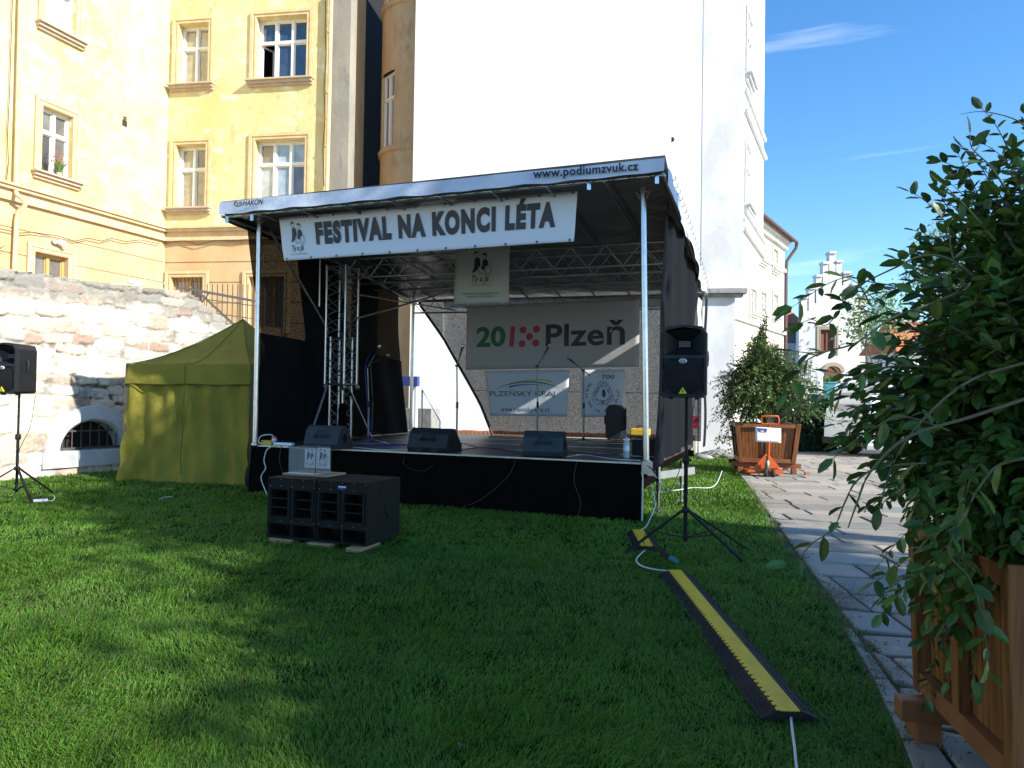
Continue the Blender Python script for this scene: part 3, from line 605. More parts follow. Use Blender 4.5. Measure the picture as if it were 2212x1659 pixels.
# bay: runs back from the corner
FS = Fr(WR, az=26); bayL = FS.hit(1650, 300)[0]; zbay = FS.hit(1640, 548)[1]
rows = [(FS.hit(1606, 148)[1], FS.hit(1606, 5)[1]), (FS.hit(1606, 440)[1], FS.hit(1606, 305)[1])]
hs = [(.22, z0, 1.15, z1) for (z0, z1) in rows]
wall(FS, 'bay_wall', M_['white'], wh, .0, bayL, zbay, wt, hs, reveal=.05)
for h in hs: window(FS, wh, h, 2, .66, [G_, D_, G_, G_], reveal=.05, surround=M_['wgrey'], sill=M_['wgrey'], swidth=.12, bar=.04)
mb = MB(); FE = Fr(FS.p(bayL, 0), az=-64)
mb.hexa([FS.p(0, zbay, -2.5), FS.p(0.02, zbay, -.13), FS.p(bayL, zbay, -.13), FS.p(bayL, zbay, -2.5)], [FS.p(0, wt, -2.5), FS.p(0.02, wt, -.13), FS.p(bayL, wt, -.13), FS.p(bayL, wt, -2.5)])
mb.build('bay_body', M_['white'], wh)
mb = MB()
for (z0, z1, dd) in ((zbay, zbay+.12, .10), (zbay+.12, zbay+.5, .03), (zbay+.5, zbay+.58, .12), (rows[0][0]-.55, rows[0][0]-.45, .08), (rows[0][0]-1.15, rows[0][0]-1.05, .10), (rows[1][0]-.5, rows[1][0]-.42, .06)): fbox(mb, FS, .02, bayL+dd, z0, z1, .001, dd)
build_split(mb, 'bay_moulding', M_['white'], wh)
q = [FS.p(0.02, zbay, 0), FS.p(bayL, zbay, 0), FS.p(bayL, zbay, -1.9), FS.p(0.02, zbay, -1.9)]; t = FS.p(.02, FS.hit(1606, 622)[1], -.0); t2 = t-FS.n*1.9
mb = MB(); mb.add(q+[t, t2], [(0, 1, 4), (1, 2, 5, 4), (2, 3, 5), (0, 4, 5, 3)]); mb.build('bay_corbel', M_['cream'], wh)
# ---- cream house down the street
CR = P(1694, 600, 33); FC = Fr(CR, az=34); cz1 = FC.hit(1694, 521)[1]; cl = -15
ch = thing('cream_house', (CR.x, CR.y, 0), 'cream street house with a slate roof and copper gutter beyond the white house', 'building')
def fh(x0, y1, x1, y0): a0, z1 = FC.hit(x0, y1); a1 = FC.hit(x1, y1)[0]; z0 = FC.hit((x0+x1)/2, y0)[1]; return (a0, z0, a1, z1)
H = [fh(1669, 535, 1679, 584), fh(1640, 536, 1652, 565), fh(1669, 634, 1679, 686), fh(1642, 629, 1654, 682), fh(1620, 622, 1633, 680), fh(1669, 745, 1679, 800), fh(1642, 745, 1654, 800), fh(1616, 745, 1631, 810)]
wall(FC, 'wall', M_['cream'], ch, cl, 0, 0, cz1, H, reveal=.12)
for i, h in enumerate(H): window(FC, ch, h, 2, .6, [G_, G_], reveal=.12, surround=M_['cream'] if i < 5 else M_['trim'], bar=.05, swidth=.10, sill=M_['cream'])
mb = MB(); fbox(mb, FC, cl, -.02, 0, cz1, -8, -.5); mb.build('side_wall', M_['cream'], ch)
mb = MB()
for z, dd, hh in ((cz1-.15, .28, .15), (cz1-.4, .16, .25), (FC.hit(1694, 590)[1], .10, .16), (FC.hit(1680, 720)[1], .12, .14)): fbox(mb, FC, cl, .05, z, z+hh, .001, dd)
mb.build('cornice', M_['cream'], ch)
mb = MB(); mb.hexa([FC.p(cl, cz1, .42), FC.p(.3, cz1, .42), FC.p(.3, cz1, -8), FC.p(cl, cz1, -8)], [FC.p(cl, cz1+2.6, -3.2), FC.p(-2.6, cz1+2.6, -3.2), FC.p(-2.6, cz1+2.6, -4.2), FC.p(cl, cz1+2.6, -4.2)]); mb.build('roof', M_['slate'], ch)
mb = MB(); mb.tube([FC.p(cl, cz1, .48), FC.p(.3, cz1-.04, .48), FC.p(.32, cz1-.3, .44), FC.p(.05, cz1-.9, .1), FC.p(.03, cz1-1.3, .08), FC.p(.03, 0, .08)], .075, 8); mb.build('gutter', M_['copper'], ch)
# ---- stepped gable house
GY = 45; GC = P(1802, 850, GY); FG = Fr(GC, az=92)
def gh(x, y): return FG.hit(x, y)
steps = [(1731, 1747, 657, 600), (1747, 1763, 618, 560), (1763, 1778, 596, 560), (1778, 1791, 570, 560), (1791, 1806, 548, 0), (1806, 1820, 567, 0), (1820, 1838, 594, 0), (1838, 1855, 616, 0), (1855, 1873, 641, 0)]
sg = thing('gabled_house', (GC.x, GC.y, 0), 'white house with a stepped gable and red tile roof at the end of the street', 'building')
mb = MB(); zb0 = 0
tops = [(1731, 1744, 645), (1744, 1747.5, 672), (1747.5, 1760, 625), (1760, 1763.5, 655), (1763.5, 1775, 598), (1775, 1778, 625), (1778, 1789.5, 570), (1789.5, 1792, 594), (1792, 1805, 548), (1805, 1807, 594), (1807, 1819, 567), (1819, 1822, 617), (1822, 1837, 591), (1837, 1840, 643), (1840, 1854, 616), (1854, 1858, 668), (1858, 1873, 640)]
hw_ = (gh(1772, 712)[0], gh(1772, 759)[1], gh(1803, 712)[0], gh(1772, 712)[1])
for (x0, x1, y) in tops:
    a0, z1 = gh(x0, y); a1 = gh(x1, y)[0]
    zlo = hw_[3]
    fbox(mb, FG, a0, a1, zlo, z1, -.5, 0)
for (a0, a1, z0, z1) in ((gh(1731, 0)[0], hw_[0], 0, hw_[3]), (hw_[2], gh(1873, 0)[0], 0, hw_[3]), (hw_[0], hw_[2], 0, hw_[1])): fbox(mb, FG, a0, a1, z0, z1, -.5, 0)
mb.build('stepped_gable', M_['wgrey'], sg)
mb = MB()
for (x0, x1, y) in tops[::2]:
    a0, z1 = gh(x0-1, y); a1 = gh(x1+1, y)[0]; fbox(mb, FG, a0, a1, z1, z1+.14, -.6, .10)
mb.build('gable_caps', M_['wgrey'], sg)
window(FG, sg, hw_, 2, 0, [M_['shutter']], frame=M_['shutter'], surround=M_['framest'], swidth=.22)
ad0, zd = gh(1783, 791); ad1 = gh(1815, 791)[0]; mb = MB(); rr = (ad1-ad0)/2
arc = [(ad0, 0), (ad1, 0)]+[((ad0+ad1)/2+rr*math.cos(R(i*15)), zd-rr*.7+rr*.7*math.sin(R(i*15))) for i in range(13)]
mb.prism(arc, lambda a, z: FG.p(a, z, .02), lambda a, z: FG.p(a, z, .06)); mb.build('arched_door', M_['shutter'], sg)
mb = MB(); vs = []
for i in range(13):
    c_, s_ = math.cos(R(i*15)), math.sin(R(i*15)); vs += [((ad0+ad1)/2+(rr+.0)*c_, zd-rr*.7+(rr*.7)*s_), ((ad0+ad1)/2+(rr+.25)*c_, zd-rr*.7+(rr*.7+.25)*s_)]
for i in range(12): a, b, c, d = vs[2*i], vs[2*i+1], vs[2*i+3], vs[2*i+2]; mb.hexa([FG.p(*a, 0), FG.p(*b, 0), FG.p(*c, 0), FG.p(*d, 0)], [FG.p(*a, .1), FG.p(*b, .1), FG.p(*c, .1), FG.p(*d, .1)])
mb.build('door_arch', M_['framest'], sg)
ga0, ga1 = gh(1735, 0)[0], gh(1870, 0)[0]; gm = (ga0+ga1)/2; zr = gh(1800, 580)[1]; ze = gh(1800, 672)[1]
mb = MB(); fd = 22; sk = 10      # ridge runs back and to the right
def bk(a, z): return FG.p(a+sk, z, -fd)
mb.add([FG.p(ga1, ze, -.5), bk(ga1, ze), bk(gm, zr), FG.p(gm, zr, -.5), FG.p(ga0, ze, -.5), bk(ga0, ze)], [(0, 1, 2, 3), (3, 2, 5, 4)]); mb.build('roof', M_['redtile'], sg)
mb = MB(); mb.add([FG.p(ga1, 0, -.5), bk(ga1, 0), bk(ga1, ze), FG.p(ga1, ze, -.5)], [(0, 1, 2, 3)]); mb.build('side_wall', M_['white'], sg)
# low house with red roof between
FX = Fr(P(1735, 850, 52), az=90); lh = thing('low_house', FX.p(0, 0), 'low house with a red roof seen between the cream house and the stepped gable', 'building')
x0 = FX.hit(1660, 700)[0]; x1 = FX.hit(1735, 700)[0]; za = FX.hit(1720, 700)[1]; zb = FX.hit(1720, 655)[1]
mb = MB(); mb.hexa([FX.p(x0, za, .3), FX.p(x1, za, .3), FX.p(x1, za, -6), FX.p(x0, za, -6)], [FX.p(x0, zb, -2.8), FX.p(x1, zb, -2.8), FX.p(x1, zb, -3), FX.p(x0, zb, -3)]); mb.build('roof', M_['redtile'], lh)
mb = MB(); fbox(mb, FX, x0, x1, 0, za, -5.5, 0); mb.build('wall', M_['greyp'], lh)
mb = MB(); fbox(mb, FX, x0, x1-.2, 1.0, za-1.6, .0, 2.5); mb.build('porch', M_['wgrey'], lh)
# white building further right, mostly behind the leaves
FY = Fr(P(2040, 850, 38), az=88); yh = thing('annexe_building', FY.p(0, 0), 'pale annexe building with dark windows half hidden behind the near holly', 'building')
hs = [(1.5+i*2.6, 1.2, 2.5+i*2.6, 3.0) for i in range(6)]
wall(FY, 'wall', M_['white'], yh, -2.5, 18, 0, 4.2, hs)
for h in hs: window(FY, yh, h, 2, .6, [G_])
mb = MB(); mb.hexa([FY.p(-2.8, 4.2, .4), FY.p(18, 4.2, .4), FY.p(18, 4.2, -3.5), FY.p(-2.8, 4.2, -3.5)], [FY.p(-2.2, 6.0, -1.5), FY.p(18, 6.0, -1.5), FY.p(18, 6.0, -1.7), FY.p(-2.2, 6.0, -1.7)]); mb.build('roof', M_['redtile'], yh)
mb = MB(); fbox(mb, FY, -2.5, 18, 0, 4.2, -3.3, -.3); mb.build('core', M_['white'], yh)

# ================================================================ STONE RETAINING WALL
w0 = G(0, 1039); w1 = G(262, 1017); FT = Fr(w0, d=(w1-w0)); aE0 = -3.5
print('WALL', w0, w1, FT.d)
def wtop(a):  # top edge height
    pts = [(-9, 3.7)]+[(FT.hit(x, y)[0], FT.hit(x, y)[1]) for (x, y) in ((0, 583), (100, 596), (200, 611), (300, 622), (351, 627), (395, 632), (420, 640), (437, 658), (470, 680), (500, 705), (540, 735), (600, 790))]
    return float(np.interp(a, [p[0] for p in pts], [p[1] for p in pts]))
aEnd = FT.hit(600, 800)[0]; ac, zc_ = FT.hit(207, 982); print('arch', ac, zc_, 'wall end', aEnd)
acx = (FT.hit(122, 978)[0]+FT.hit(268, 978)[0])/2; arw = (FT.hit(268, 978)[0]-FT.hit(122, 978)[0])/2; az0 = FT.hit(122, 978)[1]; azh = FT.hit(195, 904)[1]-az0
print('arch c', acx, arw, az0, azh)
r = np.random.default_rng(5); seeds = []; z = -.1; row = 0
while z < 4.2:
    hh = r.uniform(.17, .34); a = -4.2+r.uniform(0, .3)
    while a < aEnd+1: ww = r.uniform(.20, .55); seeds.append((a+ww/2, z+hh/2+r.normal(0, .03), ww, hh)); a += ww
    z += hh; row += 1
S_ = np.array(seeds); st = .024; na = int((aEnd-aE0)/st); nz_ = int(4.0/st)
pal = np.array([(.66, .58, .47), (.58, .43, .34), (.52, .47, .40), (.68, .62, .52), (.56, .38, .29), (.72, .66, .56), (.48, .45, .41), (.62, .50, .38), (.66, .60, .52)])
ci = r.integers(0, len(pal), len(S_)); prot = r.uniform(.2, 1, len(S_)); bri = r.uniform(.62, 1.2, len(S_)); ti = r.normal(0, .04, (len(S_), 2))
A, Zg = np.meshgrid(aE0+np.arange(na+1)*st, np.linspace(0, 1, nz_+1)); T = np.array([wtop(a)+.02*math.sin(a*23)+.015*math.sin(a*57) for a in A[0]])
Zw = Zg*T[None, :]; wa_ = A+.045*noise2(A, Zw, 9, 41)+.016*noise2(A, Zw, 25, 51); wz_ = Zw+.045*noise2(A, Zw, 8, 42)+.014*noise2(A, Zw, 27, 52)
best = np.full(A.shape, 9.); sec = np.full(A.shape, 9.); bi = np.zeros(A.shape, int)
for i, (sa, sz, ww, hh) in enumerate(S_):
    k = (np.abs(wa_-sa) < ww*1.2+.1) & (np.abs(wz_-sz) < hh*1.3+.1)
    if not k.any(): continue
    dd = (np.abs((wa_[k]-sa)/(ww/2))**4.6+np.abs((wz_[k]-sz)/(hh/2))**4.6)**(1/4.6); dm = dd*min(ww, hh)/2
    b = best[k]; s2 = sec[k]; id_ = bi[k]; nb = dd < b; s2 = np.where(nb, b, np.minimum(s2, dd)); id_ = np.where(nb, i, id_); b = np.where(nb, dd, b); best[k] = b; sec[k] = s2; bi[k] = id_
edge = np.clip((1.02+.10*noise2(A, Zw, 14, 44)-best)/.14, 0, 1)*np.clip((sec-best)/.13, 0, 1); edge = edge**.42
fine = noise2(A, Zw, 38, 45)*.5+noise2(A, Zw, 80, 46)*.5
dkj = np.clip((noise2(A, Zw, 2.3, 61)+.15)*2.2, 0, 1)*np.clip((.5-edge)*3, 0, 1)*np.clip((noise2(A, Zw, 26, 62)+.5)*2, 0, 1); D_s = .02-.03*dkj+edge*(.012+.034*prot[bi]) + fine*.007 + edge*((A-S_[bi, 0])*ti[bi, 0]+(Zw-S_[bi, 1])*ti[bi, 1]) + .02*noise2(A, Zw, 1.6, 47)
col = pal[ci[bi]]*bri[bi][..., None]; pal *= .60; mort = np.array([.47, .445, .39]); e3 = np.clip(edge*1.5+noise2(A, Zw, 12, 48)*.35-.15, 0, 1)[..., None]; col = col*e3+mort*(1-e3)
col *= (1+.12*noise2(A, Zw, 5, 49)[..., None]); spk = (noise2(A, Zw, 60, 63)*.5+noise2(A, Zw, 120, 64)*.5)[..., None]; col *= 1+.38*spk*e3; col = col*(1-.72*dkj[..., None])  # open joints, their relief shade put into the colour; sun is frontal
cap = np.clip((Zw-(T[None, :]-.42+.06*noise2(A, A*0, 6, 50)))/.12, 0, 1)[..., None]*.75; col = col*(1-cap)+np.array([.21, .20, .17])*cap*(.8+.4*bri[bi][..., None]-.2)
keep = ~((((A-acx)/(arw+.02))**2+((np.maximum(Zw-az0, 0))/(azh+.02))**2 < 1) & (Zw > az0))
P0 = np.array(FT.O); dv = np.array(FT.d); nv = np.array(FT.n)
V = P0+A[..., None]*dv+D_s[..., None]*nv+Zw[..., None]*np.array([0, 0, 1])
idx = np.arange(A.size).reshape(A.shape); q4 = np.stack([idx[:-1, :-1], idx[:-1, 1:], idx[1:, 1:], idx[1:, :-1]], -1)
kk = keep[:-1, :-1] & keep[1:, 1:] & keep[:-1, 1:] & keep[1:, :-1]
sw = thing('stone_wall', FT.p(0, 0), 'high sunlit rubble stone wall with a barred arched cellar opening beside the olive tent', 'wall')
Vf = V.reshape(-1, 3); top = idx[-1]; Vb = Vf[top]-nv*.55+np.array([0, 0, .03]); n0 = len(Vf); nt_ = len(top)
tf = np.stack([top[:-1], top[1:], n0+np.arange(1, nt_), n0+np.arange(0, nt_-1)], -1)
colf = col.reshape(-1, 3); Vb2 = Vb.copy(); Vb2[:, 2] = 0; bf = np.stack([n0+np.arange(0, nt_-1), n0+np.arange(1, nt_), n0+nt_+np.arange(1, nt_), n0+nt_+np.arange(0, nt_-1)], -1)
npmesh('masonry', np.concatenate([Vf, Vb, Vb2]), np.concatenate([q4[kk], tf, bf]), M_['stone'], sw, np.concatenate([colf, colf[top]*.8, colf[top]*.8]), True)
mb = MB(); N = 24; vs = []
for i in range(N+1):
    c_, s_ = math.cos(math.pi*i/N), math.sin(math.pi*i/N)
    a, z = acx+arw*c_, az0+azh*s_; b, z2 = acx+(arw+.24)*c_, az0+(azh+.24)*s_; e_, z3 = acx+(arw-.04)*c_, az0+(azh-.04)*s_
    vs += [FT.p(b, z2, .03), FT.p(b-.02*c_, z2-.02*s_, .085), FT.p(a, z, .085), FT.p(e_, z3, .03), FT.p(e_, z3, -.275)]
mb.add(vs, [(5*i+k, 5*i+k+1, 5*i+5+k+1, 5*i+5+k) for i in range(N) for k in range(4)], False)
fbox(mb, FT, acx-arw-.26, acx+arw+.26, az0-.26, az0, .02, .09); fbox(mb, FT, acx-arw, acx+arw, az0-.1, az0+.02, -.275, .07); mb.build('arch_surround', M_['archw'], sw)
mb = MB(); mb.add([FT.p(acx-arw-.1, az0-.1, -.28), FT.p(acx+arw+.1, az0-.1, -.28), FT.p(acx+arw+.1, az0+azh+.1, -.28), FT.p(acx-arw-.1, az0+azh+.1, -.28)], [(0, 1, 2, 3)]); mb.build('cellar_shade_sheet', M_['dark'], sw)  # black sheet imitates the unlit depth of the cellar
mb = MB(); k = -6
for k in range(-5, 6):
    a = acx+k*.16; zz = az0+azh*math.sqrt(max(0, 1-((a-acx)/arw)**2)); 
    if zz-az0 > .05: mb.tube([FT.p(a, az0+.02, -.06), FT.p(a, zz, -.06)], .011, 6)
for hz in (.10, .62): ww = arw*math.sqrt(1-(hz/1.05)**2) if hz < 1 else arw; mb.bar(FT.p(acx-ww, az0+azh*hz, -.06), FT.p(acx+ww, az0+azh*hz, -.06), .012, .03)
mb.build('iron_grille', M_['iron'], sw)
mb = MB(); q = FT.p(FT.hit(487, 1005)[0]*0+FT.hit(300, 622)[0], wtop(FT.hit(300, 622)[0])+.02, -.2)
# raised yard behind the wall
mb = MB(); e_ = FT.p(FT.hit(520, 700)[0], 0, -.3)
yd = [FT.p(-5, 0, -.3), FT.p(FT.hit(430, 650)[0], 0, -.3), FT.p(FT.hit(430, 650)[0], 0, -.3)+Vector((2.2, 5.5, 0)), FB.p(aR, 0, .05), FB.p(0, 0, .05), FA.p(-11, 0, .05)]
mb.prism([(q.x, q.y) for q in yd], lambda x, y: Vector((x, y, 0)), lambda x, y: Vector((x, y, 2.72))); tag(mb.build('terrace', M_['asphalt'], fix=True), kind='structure')
# little yucca in a pot on the wall top
q = FT.p(FT.hit(12, 580)[0], 3.05, -.6); yc = thing('yucca_plant', q, 'spiky green yucca behind the top of the stone wall at far left', 'plant')
mb = MB(); mb.lathe([(0, 0), (.13, 0), (.17, .3), (.15, .3), (0, .26)], q, 14); mb.build('pot', M_['framest'], yc)
mb = MB(); mb.tube([q+Vector((0, 0, .2)), q+Vector((.02, 0, .6))], .03, 7); mb.build('trunk', M_['bark'], yc)
mb = MB(); blades(mb, q+Vector((.02, 0, .55)), 46, .42, 1.3, .04); blades(mb, q+Vector((.0, 0, .3)), 20, .36, 1.5, .04); mb.build('foliage', mat('yucca_green', (.13, .25, .05), .5), yc)
# broken bit of carved stone on the wall
q = FT.p(FT.hit(300, 618)[0], wtop(FT.hit(300, 618)[0])+.03, -.1); wl = MB(); wl.lathe([(0, -.16), (.035, -.15), (.05, -.06), (.035, 0), (.05, .07), (.03, .16), (0, .17)], q+Vector((0, 0, .08)), 9, FT.d); wl.box(q+Vector((0, 0, .03)), (.08, .08, .1))
tag(wl.build('wall_spotlight', M_['white_p']), 'small white floodlight fixed on top of the rubble stone wall', 'floodlight')
# iron fence on the stair behind the wall
fn_ = thing('iron_fence', FT.p(FT.hit(430, 650)[0], 2.7, -.4), 'rusty iron railing of upright bars behind the stone wall and the tent', 'railing')
FI = Fr(FT.p(FT.hit(400, 650)[0], 0, -1.2), az=70)
mb = MB(); t0 = FI.hit(396, 622); t1 = FI.hit(560, 652); t2 = FI.hit(560, 720)
mb.bar(FI.p(*t0), FI.p(*t1), .04, .05); q0 = FI.hit(428, 630); q1 = FI.hit(520, 715); mb.bar(FI.p(*q0), FI.p(*q1), .035, .05); q0 = FI.hit(432, 660); q1 = FI.hit(452, 632); mb.bar(FI.p(*q0), FI.p(*q1), .03, .03)
q0 = FI.hit(432, 645); q1 = FI.hit(560, 662); mb.bar(FI.p(*q0), FI.p(*q1), .02, .02); q0 = FI.hit(455, 676); q1 = FI.hit(560, 690); mb.bar(FI.p(*q0), FI.p(*q1), .02, .02); mb.build('rail', M_['iron'], fn_)
for k in range(12):
    x = 448+k*11; a, z1 = FI.hit(x, 614); z0 = FI.hit(x, 640+min(70, max(0, (x-440)*.9)+25))[1]; mb = MB(); mb.tube([FI.p(a, z0), FI.p(a, z1)], .010, 6); mb.build('upright_bar', M_['iron'], fn_)

# ================================================================ OLIVE TENT
t0 = G(260, 1038); t1 = G(541, 1050); t1 = Vector((t1.x, t1.y-.10, 0)); FTn = Fr(t0, d=(t1-t0)); TW = (t1-t0).length; TD = 2.5
zE = FTn.hit(268.6, 786)[1]; zV = FTn.hit(268.6, 829)[1]; e0 = .06; e1 = TW; pk = P(525, 690, t0.y+1.3)
tn = thing('gazebo_tent', FTn.p(TW/2, 0, -TD/2), 'olive green pop up tent with closed side walls between the stone wall and the stage', 'tent')
def cor(k): return [FTn.p(e0, 0, 0), FTn.p(e1, 0, 0), FTn.p(e1, 0, -TD), FTn.p(e0, 0, -TD)][k]
mb = MB()
for k in range(4):
    A_, B2 = cor(k), cor((k+1) % 4)
    def rf(s, t):
        q = (A_*(1-s)+B2*s); q = Vector((q.x*(1-t)+pk.x*t, q.y*(1-t)+pk.y*t, 0)); q.z = zE+(pk.z-zE)*(t**1.45) - .05*math.sin(math.pi*s)*(1-t)*math.sin(math.pi*min(1, t*1.6))+.008*math.sin(s*17+t*9)*(1-t); return q
    mb.grid(rf, 18, 16)
mb.build('roof', M_['olive'], tn)
mb = MB()
for k in range(4):
    A_, B2 = cor(k), cor((k+1) % 4); nn_ = Vector(((B2-A_).y, -(B2-A_).x, 0)).normalized()
    mb.grid(lambda s, t: A_*(1-s)+B2*s+nn_*(.012+.012*math.sin(s*21+2)*t+.02*math.sin(s*6)*t)+Vector((0, 0, zE-t*(zE-zV)+.006*math.sin(s*15)*t)), 40, 6)
mb.build('valance', M_['olive'], tn)
mb = MB()
for k in range(4):
    A_, B2 = cor(k), cor((k+1) % 4); nn_ = Vector(((B2-A_).y, -(B2-A_).x, 0)).normalized()
    def wf(s, t):
        z = zV+.08-t*(zV+.08-.015); gz = -.02
        f = math.exp(-((s-.5-.02*math.sin(t*6))/.035)**2)*.05*(.4+t) - abs(math.sin((s-.5)*9*(1-.4*t)))*.02*(1-t) + .042*math.sin(s*19+3.2*t+math.sin(t*5))*(.3+t*.8)+.024*math.sin(s*41-4*t) + .045*math.sin(t*3.1)*math.sin(s*5+1.2)+.012*math.sin(t*17+s*8)*math.exp(-((s-.5)/.25)**2)+.030*math.sin((s+t*.7)*30)*t*max(0, 1-s*2)+.028*math.sin((s-t*.6)*34)*t*max(0, s*2-1) + (.10*t**3 if s < .12 else .05*t**3)
        return A_*(1-s)+B2*s+nn_*(gz+f)+Vector((0, 0, z))
    mb.grid(wf, 90, 40)
mb.build('side_wall', M_['olive'], tn)
mb = MB()
for k in range(4):
    A_, B2 = cor(k), cor((k+1) % 4); nn_ = Vector(((B2-A_).y, -(B2-A_).x, 0)).normalized()
    mb.tube([A_*(1-s/20)+B2*s/20+nn_*(.03+.02*math.sin(s/20*6)) + Vector((0, 0, zV+.006*math.sin(s/20*15))) for s in range(21)], .008, 5)
mb.tube([cor(0)+FTn.n*.03+Vector((0, 0, z)) for z in (.05, zV)], .008, 5); build_split(mb, 'binding', M_['seam'], tn)
mb = MB(); A_, B2 = cor(0), cor(1)
mb.tube([A_*.5+B2*.5+FTn.n*(.034+.05*(.4+t/12))+FTn.d*(.01*math.sin(t*1.3)-.02*math.sin(t/12*6)*0)+Vector((0, 0, (zV+.02)*(1-t/12)+.02)) for t in range(12)], .006, 5)
mb.tube([A_*.5+B2*.5+FTn.n*.045+Vector((0, 0, z)) for z in (zV+.01, zE-.01)], .005, 5)
for k in range(4):
    c_ = cor(k); mb.tube([Vector((c_.x*(1-t)+pk.x*t, c_.y*(1-t)+pk.y*t, zE+(pk.z-zE)*(t**1.45)+.008)) for t in [i/14 for i in range(15)]], .006, 5)
A_, B2 = cor(0), cor(1); mm_ = A_*.5+B2*.5
mb.tube([Vector((mm_.x*(1-t)+pk.x*t, mm_.y*(1-t)+pk.y*t, zE+(pk.z-zE)*(t**1.45)-.05*(1-t)*math.sin(math.pi*min(1, t*1.6))+.012)) for t in [i/14 for i in range(15)]], .004, 5)
build_split(mb, 'seam', M_['seam'], tn)
for k in range(4): mb = MB(); c_ = cor(k); mb.box(c_+Vector((0, 0, zE/2))+FTn.d*(.04 if k in (1, 2) else .03), (.035, .035, zE)); mb.build('leg', M_['iron'], tn)
mb = MB(); c_ = cor(1); mb.lathe([(.02, 0), (.07, .04), (.08, .18), (.05, .32), (0, .36)], c_+FTn.d*.05+FTn.n*.04, 10); mb.build('leg_weight', M_['rubber'], tn)

# ================================================================ STAGE
FS_ = Fr(FL_, d=DU)
def S(u, v, z): return FS_.p(u, z, -v)
def Fv(v): return Fr(FL_+DV*v, d=DU)
vf = -.5; vb = 5.0; Ff, Fb = Fv(vf), Fv(vb)
aTL, zTL = Ff.hit(477, 438); aTR, zTR = Ff.hit(1437, 343); zBL = Ff.hit(474, 466)[1]; zBR = Ff.hit(1440, 373)[1]
aBR, zRR = Fb.hit(1524, 636); aBL, zRL = Fb.hit(886, 650)
print('roof', aTL, zTL, aTR, zTR, zBL, zBR, aBR, zRR, aBL, zRL, SW)
aBL = max(aBL, -.35)
def roof(s, t, dz=0):   # s left->right, t front->back, underside
    a = (aTL*(1-s)+aTR*s)*(1-t)+(aBL*(1-s)+aBR*s)*t; z = (zBL*(1-s)+zBR*s)*(1-t)+(zRL*(1-s)+zRR*s)*t
    return S(a, vf+(vb-vf)*t, z+dz+.10*math.sin(math.pi*t))
st = thing('stage', S(SW/2, 2.5, 0), 'mobile concert stage with a sloping silver roof and black deck skirt on the lawn', 'stage')
NR = 9
def rsag(s, t): return -.035*abs(math.sin(math.pi*s*NR))*math.sin(math.pi*min(1, t*1.02))
mb = MB(); mb.grid(lambda s, t: roof(s, t, .035+rsag(s, t)), 90, 14); mb.build('roof_lining', M_['tarpin'], st)
mb = MB(); mb.grid(lambda s, t: roof(s, t, .075+(zTL-zBL-.06)*(max(0, 1-t*12))), 60, 26); mb.build('roof_sheet', M_['tarp'], st)
mb = MB()
def val(s, t):
    zt = zTL*(1-s)+zTR*s; zb = zBL*(1-s)+zBR*s; a = aTL*(1-s)+aTR*s
    return S(a, vf-.03-.02*t+.012*math.sin(s*50)*t+.010*math.sin(s*23+1), zt*(1-t)+zb*t+.006*math.sin(s*70)*t)
mb.grid(val, 120, 5); vl = mb.build('roof_valance', M_['tarp'], st)
mb = MB()
def vfn(x, y):  # valance coords from picture px
    fr = Fr(FL_+DV*(vf-.075), d=DU); a, z = fr.hit(x, y); return fr.p(a, z)
def Wm(x0, y0, x1, y1, th, shear=0):  # text rectangle along a slanted baseline in D px
    return None
def lint(x, L): return float(np.interp(x, [p[0] for p in L], [p[1] for p in L]))
put_text(mb, 'www.podiumzvuk.cz', lambda x, y: vfn(1151+x*228, (391-x*17.5)-y*25), 0, 0, 1, 1, bold=.028, space=1.06)
mb.build('valance_lettering', M_['ink'], vl)
mb = MB(); put_text(mb, 'HAKON', lambda x, y: vfn(524+x*45, (445-x*4)-y*12), 0, 0, 1, 1, bold=.03, shear=.3)
ring(mb, 514, 440, 9, 6.5, 2.4, lambda x, y: vfn(x, y), -60, 250, 18); poly(mb, [(508, 441), (512, 436), (514, 440), (517, 436), (520, 441), (516, 439), (514, 444), (512, 439)], vfn)
mb.build('valance_lettering', M_['ink'], vl)
# side valance on the right, ragged
mb = MB(); mb.grid(lambda s, t: roof(1.0, .02+s*.97, .10) + DU*(.02+.012*math.sin(s*40)+.03*t*math.sin(s*13)) + Vector((0, 0, -t*(.20+.05*math.sin(s*11)+.03*math.sin(s*37)))), 60, 4); mb.build('side_valance', M_['tarp'], st)
mb = MB(); mb.grid(lambda s, t: roof(0.0, .02+s*.97, .10) - DU*(.02+.012*math.sin(s*40)) + Vector((0, 0, -t*(.15+.02*math.sin(s*11)))), 60, 4); mb.build('side_valance', M_['tarpin'], st)
mb = MB()   # lacing hooks under the front edge and along the side
for i in range(26): q = roof(.02+i*.038, 0, -.005); mb.tube([q, q+DU*.05+Vector((0, 0, -.03)), q+DU*.11+Vector((0, 0, -.005))], .005, 4)
for i in range(22): q = roof(1, .04+i*.044, -.02)+DU*.05; mb.tube([q, q+DU*.035+Vector((0, 0, .01)), q+DU*.04+Vector((0, 0, .05))], .004, 4)
build_split(mb, 'lacing_hook', M_['blk_c'], st)
mb = MB(); fz = .045
mb.tube([roof(0.003, .01, -.005), roof(.997, .01, -.005)], .022, 8); mb.tube([roof(.003, .99, -.02), roof(.997, .99, -.02)], .025, 8)
for s in (.003, .997): mb.tube([roof(s, t/8, -.01) for t in range(9)], .022, 8)
mb.build('roof_frame', M_['alu'], st)
for k in range(1, NR): mb = MB(); mb.tube([roof(k/NR, t/10, -.03) for t in range(11)], .017, 7); mb.build('rafter', M_['steel'], st)
